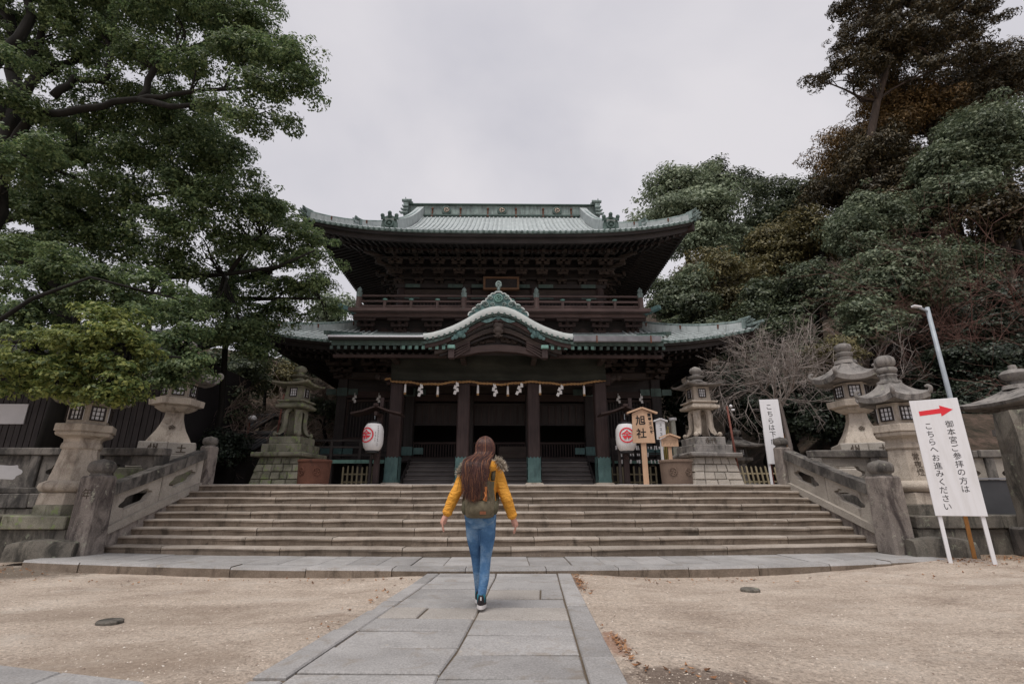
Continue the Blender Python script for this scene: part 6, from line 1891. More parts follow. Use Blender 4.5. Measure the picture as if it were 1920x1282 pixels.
def low_roofs():
    for i, (x, y, z, w, d, lab) in enumerate(((-9.6, 17.2, 2.35, 2.6, 1.3, 'small dark tiled roof behind the flared lantern, nearer one'), (-11.3, 19.6, 3.3, 3.2, 1.5, 'small dark tiled roof behind the flared lantern, farther one'))):
        root = thing('small_shed', lab, 'shed', (x, y, ZT)); off = root.location
        mb = MB(); mb.b2(x - w * .4, x + w * .4, y, y + d * 1.5, ZT, z); mb.build('wall', M['timber'], root, off)
        mb = MB(); mb.grid(lambda u, v: (x + u * w / 2, y - .4 + v, z + .42 * v + .12 * abs(u) ** 3), list(np.linspace(-1, 1, 9)), [0, d + .6]); mb.grid(lambda u, v: (x + u * w / 2, y - .4 + v, z - .1 + .42 * v + .12 * abs(u) ** 3), list(np.linspace(-1, 1, 9)), [0, d + .6], flip=True)
        mb.grid(lambda u, v: (x + u * w / 2, y - .4, z + .12 * abs(u) ** 3 - .1 * v), list(np.linspace(-1, 1, 9)), [0, 1]); rf = mb.build('roof', M['tile'], root, off)
        for k in range(13):
            u = -1 + 2 * k / 12; mb = MB(); mb.tube([(x + u * w / 2, y - .43, z + .01 + .12 * abs(u) ** 3), (x + u * w / 2, y + d + .2, z + .43 * (d + .6) + .12 * abs(u) ** 3)], .05, 6); mb.build('tile_row', M['tile'], rf, off, smooth=True)
        mb = MB(); mb.tube([(x - w * .55, y + d + .2, z + .42 * (d + .6) + .1), (x + w * .55, y + d + .2, z + .42 * (d + .6) + .1)], .12, 8); mb.build('ridge', M['tile'], root, off)
low_roofs()
# ================================================================== TREES
M['leaf_camphor'] = leafmat('camphor_leaf', (0.040, 0.072, 0.034), (0.094, 0.148, 0.064), (0.215, 0.27, 0.115), 0.45)
M['leaf_bright'] = leafmat('bright_camphor_leaf', (0.050, 0.085, 0.028), (0.125, 0.175, 0.050), (0.32, 0.345, 0.10), 0.40)
M['leaf_dark'] = leafmat('dark_evergreen_leaf', (0.024, 0.037, 0.023), (0.056, 0.078, 0.043), (0.12, 0.14, 0.075), 0.22)
M['leaf_grey'] = leafmat('grey_green_leaf', (0.042, 0.060, 0.036), (0.096, 0.126, 0.074), (0.19, 0.22, 0.135), 0.25)
M['leaf_olive'] = leafmat('olive_leaf', (0.046, 0.046, 0.022), (0.110, 0.100, 0.044), (0.20, 0.17, 0.072), 0.22)
M['leaf_brown'] = leafmat('brown_cedar_needles', (0.060, 0.040, 0.018), (0.145, 0.092, 0.036), (0.24, 0.15, 0.056), 0.15)
M['leaf_cedar'] = leafmat('dark_cedar_needles', (0.022, 0.021, 0.013), (0.052, 0.044, 0.024), (0.11, 0.082, 0.038), 0.12)
M['leaf_pale'] = leafmat('pale_green_leaf', (0.085, 0.118, 0.072), (0.175, 0.22, 0.14), (0.29, 0.335, 0.215), 0.3)
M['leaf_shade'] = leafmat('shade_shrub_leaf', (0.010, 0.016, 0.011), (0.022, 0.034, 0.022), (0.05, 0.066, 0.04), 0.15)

def unit(v): return v / np.maximum(np.linalg.norm(v, axis=1, keepdims=True), 1e-9)

def leaf_arrays(P, N, size, aspect, rng, droop=0.0):
    """each leaf a folded quad; P positions, N facing"""
    n = len(P)
    T = unit(np.cross(N, rng.normal(size=(n, 3))))
    if droop: T = unit(T + np.array([0, 0, -droop]))
    S = unit(np.cross(N, T))
    L_ = size[:, None] * T; W_ = (size * aspect)[:, None] * S; Nn = N * (size * 0.12)[:, None]
    V = np.stack([P - L_ * .5, P + W_ * .5 + Nn, P + L_ * .5, P - W_ * .5 + Nn], 1).reshape(-1, 3)
    return V

def mesh_from_quads(name, V, mat):
    n = len(V) // 4
    me = bpy.data.meshes.new(name)
    me.vertices.add(len(V)); me.vertices.foreach_set('co', V.astype(np.float32).ravel())
    me.loops.add(4 * n); me.loops.foreach_set('vertex_index', np.arange(4 * n, dtype=np.int32))
    me.polygons.add(n); me.polygons.foreach_set('loop_start', np.arange(0, 4 * n, 4, dtype=np.int32))
    me.update(calc_edges=True)
    me.materials.append(mat)
    return me

def puffs_to_leaves(puffs, rng, clump=0.36, per=150, leaf=0.11, aspect=0.55, dens=1.0, up=0.5, flat=0.62, droop=0.0, bottom=-0.35, back=-2.0):
    """puffs: (x, y, z, rx, ry, rz).  Each puff is covered with smaller clumps of leaves."""
    Vs = []
    for (x, y, z, rx, ry, rz) in puffs:
        area = 4 * math.pi * ((rx * ry) ** 1.6 / 3 + (rx * rz) ** 1.6 / 3 + (ry * rz) ** 1.6 / 3) ** (1 / 1.6)
        k = max(4, int(dens * area / (clump * clump * 1.9)))
        d = unit(rng.normal(size=(k * 2, 3))); d = d[d[:, 2] > bottom + rng.normal(0, .25, len(d))][:k]
        if back > -1.5:
            tc = unit(np.array([[-x, -y, 6.0 - z]]))[0]
            d = d[(d @ tc > back) | (d[:, 2] > .75)]
        rad = np.where(rng.random((len(d), 1)) < .22, rng.uniform(1.05, 1.5, (len(d), 1)), rng.uniform(.4, 1.1, (len(d), 1)))
        C = np.array([x, y, z]) + d * rad * np.array([rx, ry, rz])
        cs = clump * np.where(rad[:, 0] > 1.05, rng.uniform(.35, .8, len(C)), rng.uniform(.55, 1.5, len(C)))
        m = (per * (cs / clump) ** 2).astype(int) + 3
        idx = np.repeat(np.arange(len(C)), m)
        q = unit(rng.normal(size=(len(idx), 3)))
        q[:, 2] = np.abs(q[:, 2]) * np.where(rng.random(len(idx)) < .80, 1, -1)
        rr = rng.uniform(.35, 1.0, len(idx)) ** .6
        off = q * rr[:, None] * cs[idx][:, None] * np.array([1.1, 1.1, flat])
        P = C[idx] + off
        N = unit(q * .8 + d[idx] * .5 + np.array([0, 0, up]) + rng.normal(0, .45, (len(idx), 3)))
        s = leaf * rng.uniform(.65, 1.3, len(idx))
        Vs.append(leaf_arrays(P, N, s, aspect, rng, droop))
    return np.concatenate(Vs)

def limb_path(a, b, rng, sag=0.12, n=6):
    a, b = np.array(a, float), np.array(b, float); L_ = np.linalg.norm(b - a); pts = []
    w1, w2 = rng.normal(0, .07 * L_, 3), rng.normal(0, .05 * L_, 3)
    for i in range(n):
        t = i / (n - 1); p = a * (1 - t) + b * t
        p = p + w1 * math.sin(math.pi * t) + w2 * math.sin(2 * math.pi * t); p[2] += sag * L_ * math.sin(math.pi * t) * (1 - t)
        pts.append(tuple(p))
    return pts

def tree(name, label, cat, base, trunk_pts, r0, puffs, mat, seed, bark='bark', group=None, limbs=None, limb_r=.35, twigs=True, **kw):
    """trunk_pts: points from the ground up; each puff gets its own limb"""
    rng = np.random.default_rng(seed)
    root = thing(name, label, cat, base, 0, group)
    off = base
    V = puffs_to_leaves(puffs, rng, **kw) - np.array(off)
    link('crown', mesh_from_quads('crown', V, M[mat]), root)
    mb = MB(); n = len(trunk_pts)
    mb.tube(trunk_pts, [r0 * (1 - .72 * i / max(1, n - 1)) for i in range(n)], 7)
    tp = np.array(trunk_pts)
    if limbs is None:
        for pf in puffs:
            c = np.array(pf[:3]); j = 1 + int(np.argmin(np.linalg.norm(tp[1:] - c, axis=1) + .6 * np.maximum(0, tp[1:, 2] - c[2])))
            pth = limb_path(tp[j], c, rng); rl = min(r0 * limb_r, .03 + .035 * np.linalg.norm(c - tp[j]) ** .8)
            mb.tube(pth, [rl * (1 - .75 * i / 5) for i in range(6)], 5)
            if twigs:
                for _ in range(2):
                    e = c + rng.normal(0, .55, 3) * np.array(pf[3:6]); mb.tube(limb_path(pth[3], e, rng, .05, 4), [rl * .4, rl * .3, rl * .2, .008], 3)
    else:
        for pts, r1, r2 in limbs:
            mb.tube(pts, [lerp(r1, r2, i / (len(pts) - 1)) for i in range(len(pts))], 8)
        for pf in puffs:
            best = None; c = np.array(pf[:3])
            for pts, r1, r2 in limbs:
                for i, p in enumerate(pts[1:]):
                    q = np.linalg.norm(np.array(p) - c)
                    if best is None or q < best[0]: best = (q, p, lerp(r1, r2, (i + 1) / (len(pts) - 1)))
            if best[0] > .3:
                rl = min(best[2] * .6, .02 + .022 * best[0]); pth = limb_path(best[1], c, rng, .1)
                mb.tube(pth, [rl * (1 - .7 * i / 5) for i in range(6)], 6)
            for _ in range(3):
                e = c + rng.normal(0, .28, 3) * np.array(pf[3:6]); mb.tube(limb_path(best[1] if best[0] < 2 else tuple(c), e, rng, .05, 4), [.03, .022, .015, .006], 4)
    mb.build('trunk', M[bark], root, off, smooth=True, fix=False)
    return root

# --- placing aid: a bearing and elevation from the viewpoint turned into a point at a given distance
_F, _TH, _YW = 946.0, math.atan(290 / 946.0), R(-0.65)
def at(px, py, Y):
    u, v = px - 960, 641 - py
    d = Vector((u, _F * math.cos(_TH) - v * math.sin(_TH), _F * math.sin(_TH) + v * math.cos(_TH)))
    c, s = math.cos(_YW), math.sin(_YW)
    d = Vector((c * d.x - s * d.y, s * d.x + c * d.y, d.z))
    return Vector((0, 0, 1.07)) + d * (Y / d.y)
def pf(px, py, Y, rpx, ry=None, flat=.7, depth=1.0):
    """a foliage mass: bearing, distance, apparent radius"""
    p = at(px, py, Y); dist = (p - Vector((0, 0, 1.07))).length; r_ = rpx / _F * dist * .96
    return (p.x, p.y, p.z, r_, r_ * depth, r_ * flat)
def scatter_pf(pts, Y, r, jit, rng, flat=.7):
    return [pf(px + rng.uniform(-jit, jit), py + rng.uniform(-jit, jit), Y + rng.uniform(-1, 1), r * rng.uniform(.8, 1.25), flat=flat) for px, py in pts]

rg = np.random.default_rng(12)
T_ = lambda px, py, Y: tuple(at(px, py, Y))
# ---- the big camphor whose trunk stands just outside the left edge
limbsA = [
    ([(-13.6, 11.6, ZT), (-13.3, 11.6, 5), T_(-10, 300, 11.6), T_(30, 210, 11.6), T_(30, 90, 11.8), T_(0, -60, 12)], .33, .11),
    ([T_(-10, 330, 11.6), T_(60, 218, 11.4), T_(150, 205, 11.2), T_(262, 186, 11.0), T_(320, 178, 10.9), T_(420, 168, 10.8), T_(530, 150, 10.6)], .13, .03),
    ([T_(262, 186, 11.0), T_(290, 130, 11.0), T_(330, 95, 11.0), T_(390, 78, 11.0), T_(450, 60, 11)], .095, .025),
    ([T_(262, 186, 11.0), T_(320, 200, 10.8), T_(380, 196, 10.8), T_(450, 215, 10.7)], .09, .03),
    ([T_(40, 190, 11.6), T_(90, 130, 11.8), T_(150, 110, 12), T_(210, 60, 12.2), T_(215, -20, 12.4)], .13, .05),
    ([T_(100, 180, 11.5), T_(140, 145, 11.6), T_(195, 155, 11.6), T_(210, 110, 11.6), T_(190, 40, 11.6)], .11, .04),
    ([T_(20, 240, 11.6), T_(-20, 130, 11), T_(60, 30, 11.2), T_(30, -80, 11)], .2, .08),
    ([T_(60, 120, 11.8), T_(80, 50, 12), T_(90, -40, 12)], .12, .05),
]
pA = [pf(px, py, Y, r, flat=.62) for px, py, Y, r in (
    (395, 40, 11.0, 62), (450, 70, 10.9, 58), (330, 30, 11.2, 55), (480, 120, 10.7, 50), (540, 140, 10.6, 52), (560, 175, 10.5, 42), (500, 190, 10.6, 46), (430, 130, 11, 56), (370, 150, 11.2, 44),
    (545, 110, 10.6, 34), (470, 240, 10.6, 36), (420, 215, 10.8, 32), (520, 235, 10.5, 28), (300, 60, 11.4, 50), (250, 20, 11.6, 60), (150, 20, 11.8, 62), (60, 10, 11.8, 60), (200, 90, 11.8, 44), (120, 70, 12, 42), (270, 120, 11.4, 40),
    (40, 110, 12.2, 40), (110, 150, 12, 30), (340, -40, 11.3, 70), (440, -20, 11, 60), (200, -60, 11.8, 80), (60, -70, 11.8, 80), (20, 60, 12.4, 46), (310, 130, 11.2, 34), (210, 165, 11.8, 30), (150, 120, 12.2, 32), (15, 200, 10.9, 34), (50, 290, 10.8, 40), (5, 330, 10.8, 40), (20, 120, 10.8, 30))]
def wiggle(limbs, seed, amp):
    r_ = np.random.default_rng(seed); out = []
    for pts, a, b in limbs:
        P = np.array([tuple(p) for p in pts]); q = []
        for i in range(len(P) - 1):
            for k in range(3):
                t = k / 3; p = P[i] * (1 - t) + P[i + 1] * t
                if k: p = p + r_.normal(0, amp * np.linalg.norm(P[i + 1] - P[i]), 3)
                q.append(tuple(p))
        q.append(tuple(P[-1])); out.append((q, a, b))
    return out
limbsA = wiggle(limbsA, 61, .045)
tree('camphor_tree', 'great camphor tree reaching in from the left with long dark limbs', 'tree', (-13.6, 11.6, ZT), [(-13.6, 11.6, ZT), (-13.5, 11.6, 3)], .55, pA, 'leaf_camphor', 101, limbs=limbsA, clump=.27, per=95, leaf=.092, aspect=.55, dens=.90, back=-.45)

# ---- second camphor, the broad mass below and behind
limbsB = [
    ([(-12.6, 14.2, ZT), (-12.4, 14.2, 4.5), T_(60, 330, 14.2), T_(150, 300, 14.2)], .32, .14),
    ([T_(-20, 420, 14.4), T_(120, 380, 14.3), T_(260, 370, 14), T_(380, 350, 13.8)], .13, .03),
    ([(-12.4, 14.2, 4.0), T_(150, 540, 14.2), T_(300, 520, 14.2), T_(420, 515, 14), T_(520, 500, 13.8), T_(590, 470, 13.6)], .12, .025),
    ([T_(430, 512, 14), T_(470, 455, 13.9), T_(490, 440, 13.8)], .07, .03),
    ([T_(60, 330, 14.2), T_(90, 310, 14), T_(170, 350, 14)], .12, .04),
]
pB = [pf(px, py, Y, r, flat=.66) for px, py, Y, r in (
    (200, 260, 13.6, 60), (290, 250, 13.4, 60), (350, 290, 13.2, 60), (260, 320, 13.4, 64), (150, 320, 13.8, 62), (390, 330, 13.0, 56), (330, 370, 13.0, 60), (420, 400, 12.9, 56), (450, 350, 13.0, 44), (235, 390, 13.4, 58), (160, 400, 13.8, 60), (70, 420, 14, 66),
    (370, 440, 12.9, 54), (300, 440, 13.1, 44), (470, 410, 13.0, 40), (60, 330, 14.2, 44), (110, 250, 14, 48), (130, 470, 14, 50), (220, 460, 13.8, 40), (400, 260, 13.4, 36), (280, 205, 13.8, 40), (500, 400, 13.2, 30), (30, 500, 14, 60), (320, 480, 13.4, 36), (20, 260, 14.4, 44), (10, 390, 14.2, 50), (430, 470, 13.4, 34), (350, 520, 13.8, 38), (400, 590, 14, 38), (260, 590, 14, 44), (450, 630, 14.2, 36), (370, 640, 14.0, 36), (290, 500, 13.8, 34), (190, 480, 14, 36), (120, 420, 14, 40), (340, 200, 13.6, 34), (420, 300, 13, 34))]
tree('camphor_tree', 'broad dense camphor mass behind the long limbs at left', 'tree', (-12.6, 14.2, ZT), [(-12.6, 14.2, ZT), (-12.5, 14.2, 3)], .45, pB, 'leaf_camphor', 102, limbs=limbsB, clump=.33, per=110, leaf=.102, aspect=.55, dens=1.12, back=-.35)
# third: the spray in front of the roof corner
limbsC = [
    ([(-9.4, 16.6, ZT), (-9.3, 16.5, 3.8), T_(430, 530, 15.8), T_(470, 470, 15.2)], .13, .05),
    ([T_(430, 530, 15.8), T_(510, 505, 15), T_(580, 480, 14.8)], .10, .03),
    ([T_(430, 560, 15.8), T_(520, 560, 15.2), T_(600, 560, 15)], .10, .03),
]
pC = [pf(px, py, Y, r, flat=.72) for px, py, Y, r in (
    (520, 430, 15, 42), (570, 455, 14.8, 40), (600, 490, 14.8, 32), (555, 500, 14.9, 34), (505, 475, 15, 34), (590, 540, 15, 36), (540, 550, 15.2, 40), (610, 590, 15.2, 26), (480, 540, 15.4, 44), (430, 580, 15.6, 48), (480, 610, 15.4, 44), (420, 640, 15.6, 44), (470, 665, 15.4, 36), (540, 595, 15.2, 32), (530, 395, 15, 22), (400, 540, 15.8, 34), (440, 500, 15.6, 30), (600, 455, 14.8, 24))]
tree('camphor_tree', 'lighter camphor spray reaching in front of the upper roof corner', 'tree', (-9.4, 16.6, ZT), [(-9.4, 16.6, ZT), (-9.35, 16.55, 3)], .15, pC, 'leaf_camphor', 103, limbs=limbsC, clump=.31, per=115, leaf=.10, aspect=.52, dens=1.0, back=-.4)
# near, yellow-green low branches
limbsD = [
    ([(-13.9, 9.4, 1.6), (-12.9, 9.2, 3.4), T_(-60, 640, 8.8), T_(60, 640, 8.6), T_(170, 640, 8.5), T_(240, 650, 8.4)], .07, .015),
    ([T_(-60, 640, 8.8), T_(60, 560, 8.9), T_(170, 520, 9), T_(330, 560, 9.2)], .05, .015),
    ([T_(170, 640, 8.5), T_(260, 665, 9.0), T_(340, 670, 9.4)], .06, .02),
]
pD = [pf(px, py, Y, r, flat=.62) for px, py, Y, r in (
    (190, 610, 8.4, 44), (230, 645, 8.3, 42), (150, 650, 8.4, 46), (90, 690, 8.5, 50), (30, 700, 8.6, 50), (180, 690, 8.3, 44), (225, 700, 8.3, 36), (130, 720, 8.4, 36), (215, 740, 8.35, 28), (40, 735, 8.6, 30), (150, 742, 8.35, 28), (190, 752, 8.35, 24), (105, 742, 8.4, 26), (235, 725, 8.3, 24), (250, 665, 8.4, 24), (90, 650, 8.6, 30))]
tree('camphor_tree', 'near low branch of yellow green leaves hanging over the left lantern', 'tree', (-14.2, 9.4, .1), [(-14.2, 9.4, .0), (-13.9, 9.4, 1.8)], .22, pD, 'leaf_bright', 104, limbs=limbsD, clump=.19, per=75, leaf=.080, aspect=.52, dens=.72, flat=.5)
limbsE = [
    ([(-13.6, 12.4, 3.2), (-12.6, 12.0, 4.6), T_(100, 560, 11), T_(200, 530, 10.8), T_(330, 560, 10.6)], .075, .02),
    ([T_(100, 560, 11), T_(60, 500, 11), T_(130, 500, 10.8), T_(200, 520, 10.6)], .1, .03),
    ([T_(200, 600, 10.9), T_(280, 620, 10.6), T_(350, 650, 10.4)], .07, .02),
]
pE = [pf(px, py, Y, r, flat=.6) for px, py, Y, r in (
    (120, 500, 10.6, 38), (160, 530, 10.5, 40), (80, 530, 10.8, 38), (190, 545, 10.4, 30), (30, 560, 10.8, 42), (60, 600, 10.8, 40), (330, 590, 10.4, 40), (350, 630, 10.3, 34), (300, 650, 10.3, 40), (345, 685, 10.3, 32), (300, 705, 10.3, 30), (270, 600, 10.6, 34), (280, 540, 10.8, 34), (340, 560, 10.6, 30), (20, 640, 10.6, 36), (330, 715, 10.35, 22), (20, 480, 11, 34), (240, 520, 11, 26), (355, 700, 10.3, 28), (372, 675, 10.3, 24), (312, 722, 10.3, 26), (285, 690, 10.4, 30), (350, 610, 10.4, 30), (230, 580, 10.8, 34), (150, 580, 10.8, 34))]
tree('camphor_tree', 'mid green camphor boughs above the flared left lantern', 'tree', (-14.0, 12.6, ZT), [(-14.0, 12.6, ZT), (-13.6, 12.4, 3.4)], .22, pE, 'leaf_mid' if 'leaf_mid' in M else 'leaf_camphor', 105, limbs=limbsE, clump=.23, per=85, leaf=.085, aspect=.52, dens=1.0, back=-.5)

# ---- background behind the left: evergreen, light trees far behind, bare shrubs on the slope
def simple_tree(label, px, py, Y, R_px, mat, seed, group, n=9, flat=.85, base_py=None, **kw):
    rng = np.random.default_rng(seed); c = at(px, py, Y)
    ps = []
    k = 0
    while len(ps) < n and k < 400:
        k += 1; a, q = rng.uniform(0, 2 * math.pi), rng.random() ** .5 * .72
        ps.append(pf(px + q * R_px * math.cos(a), py + q * R_px * .85 * math.sin(a), Y + rng.uniform(-.6, .6) * R_px / _F * Y, R_px * rng.uniform(.30, .50), flat=flat))
    gz = hill_z(c.x, c.y)
    base = (c.x + rng.uniform(-.3, .3), c.y + .5, gz - .1)
    hgt = max(1.0, c.z - gz)
    tr = [base, (base[0] + rng.uniform(-.3, .3), base[1], gz + hgt * .4), (c.x, c.y, gz + hgt * .75), (c.x, c.y, c.z)]
    return tree('evergreen_tree' if 'mat' not in kw else 'tree', label, 'tree', base, tr, min(.4, .05 + .035 * hgt), ps, mat, seed, group=group, **kw)
GL = 'trees behind the left lanterns'
simple_tree('pale green tree crown just above the left end of the lower roof', 610, 590, 34, 60, 'leaf_pale', 201, GL, clump=.8, per=70, leaf=.26, dens=.8)
simple_tree('dark evergreen between the leaf spray and the lower roof', 440, 690, 21, 70, 'leaf_dark', 202, GL, clump=.5, per=110, leaf=.15, dens=.8)
simple_tree('dark evergreen shrub behind the flared left lantern', 420, 770, 18.5, 55, 'leaf_dark', 203, GL, clump=.4, per=100, leaf=.12, dens=.8)
simple_tree('grey green shrub between the mossy lantern and the left columns', 610, 770, 24, 42, 'leaf_grey', 204, GL, clump=.5, per=70, leaf=.18, dens=.8)
simple_tree('dark green tree filling the gap behind the low branches at left', 250, 640, 24, 90, 'leaf_dark', 205, GL, clump=.6, per=80, leaf=.2, dens=.35)
simple_tree('dull green bush on the slope above the mossy lantern', 575, 690, 27, 44, 'leaf_grey', 207, GL, clump=.5, per=70, leaf=.17, dens=.9)
simple_tree('olive bush on the left slope behind the white lamp head', 500, 720, 25, 48, 'leaf_olive', 208, GL, clump=.5, per=70, leaf=.17, dens=.8)
simple_tree('deep green bush on the slope at the lower roof end', 545, 655, 30, 46, 'leaf_dark', 209, GL, clump=.55, per=80, leaf=.2, dens=.9)
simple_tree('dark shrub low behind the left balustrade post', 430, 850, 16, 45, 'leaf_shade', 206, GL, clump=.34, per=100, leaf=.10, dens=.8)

def bare_shrub(label, base, h, spread, seed, mat, n0=7, depth=4, group=None, lean=(0, 0), name='bare_shrub', thin=1.0, cat='shrub', split=3, stem=0.0):
    rng = np.random.default_rng(seed); root = thing(name, label, cat, base, 0, group); mb = MB()
    segs = []
    def grow(p, d, L_, r_, lv):
        q = [p]; dd = d
        ns_ = 3 if lv < 3 else 2
        for i in range(ns_):
            dd = dd + rng.normal(0, .16, 3); dd[2] += .05 - .10 * (lv > 2); dd /= np.linalg.norm(dd); q.append(q[-1] + dd * L_ / ns_)
        mb.tube([tuple(x) for x in q], [r_, r_ * .85, r_ * .72, r_ * .6] if ns_ == 3 else [r_, r_ * .8, r_ * .6], 3 if lv > 1 else 5, cap=False)
        if lv >= depth: return
        for k in range(rng.integers(split - 1, split + 2)):
            nd = dd + rng.normal(0, .55, 3); nd /= np.linalg.norm(nd)
            grow(q[rng.integers(1, ns_ + 1)], nd, L_ * rng.uniform(.6, .85), r_ * .70, lv + 1)
    for _ in range(n0):
        a = rng.uniform(0, 2 * math.pi); d = np.array([math.cos(a) * spread + lean[0], math.sin(a) * spread + lean[1], 1.0]); d /= np.linalg.norm(d)
        grow(np.array([0., 0., stem]) + rng.normal(0, .12, 3) * np.array([1, 1, 0]), d, h * .42, .045 * thin, 0)
    if stem: mb.tube([(0, 0, -.1), (.12, 0, stem * .5), (0, 0, stem + .1)], [.11, .09, .06], 6)
    mb.build('branches', M[mat], root, fix=False)
    return root
def shrub_at(label, px, py, Y, h, spread, seed, mat, group, **kw):
    c = at(px, py, Y); z = hill_z(c.x, c.y)
    return bare_shrub(label, (c.x, c.y, z), h + (0 if kw.get('stem') else max(0, c.z - z)), spread, seed, mat, group=group, **kw)
GB = 'leafless shrubs around the shrine'
shrub_at('leafless grey twiggy tree right of the lower roof tip', 1485, 900, 18.2, 3.5, 1.05, 301, 'twig', GB, n0=11, depth=5, lean=(-.10, -.1), thin=.6, stem=2.9)
shrub_at('smaller bare twiggy bush behind the leafless tree at right', 1550, 640, 21.5, 1.6, 1.2, 302, 'twig', GB, n0=7, depth=4, thin=.6)
shrub_at('reddish bare branches spreading at the right edge', 1890, 640, 18, 4.2, 1.0, 303, 'twigred', GB, n0=4, depth=5, lean=(-.6, 0), thin=.55)
shrub_at('second reddish bare tree high on the slope at right', 1840, 500, 21, 3.0, 1.2, 304, 'twigred', GB, n0=5, depth=5, lean=(.2, -.1), thin=.55)
for i, (px, py, Y, h, lab) in enumerate(((470, 760, 20, 1.6, 'pale bare bush left of the mossy lantern, nearer the slope foot'), (540, 730, 25, 2.0, 'pale bare bush on the slope just left of the mossy lantern'), (300, 770, 17, 1.5, 'pale bare bush behind the flared left lantern'), (420, 780, 19, 1.6, 'pale bare bush with a long bending stem near the left post'), (590, 760, 27, 1.8, 'pale bare bush on the slope between lantern and column'))):
    shrub_at(lab, px, py, Y, h, .9, 310 + i, 'twigpale', 'pale bare bushes at left', n0=6, depth=4, thin=.7)
for i, (px, py, Y, lab) in enumerate(((560, 720, 30, 'thin pinkish trunk on the slope, leftmost of the two'), (590, 700, 31, 'thin pinkish trunk on the slope, right one of the two'))):
    c = at(px, 760, Y); z = hill_z(c.x, c.y); root = thing('slim_tree', lab, 'tree', (c.x, c.y, z), 0, 'slim trunks on the left slope'); mb = MB()
    th = max(1.2, at(px, 680, Y).z - z); mb.tube([(0, 0, -.3), (.15, 0, th * .35), (.1, 0, th * .7), (.3, 0, th)], [.26, .22, .18, .12], 8); mb.build('trunk', M['barkred'], root, smooth=True)

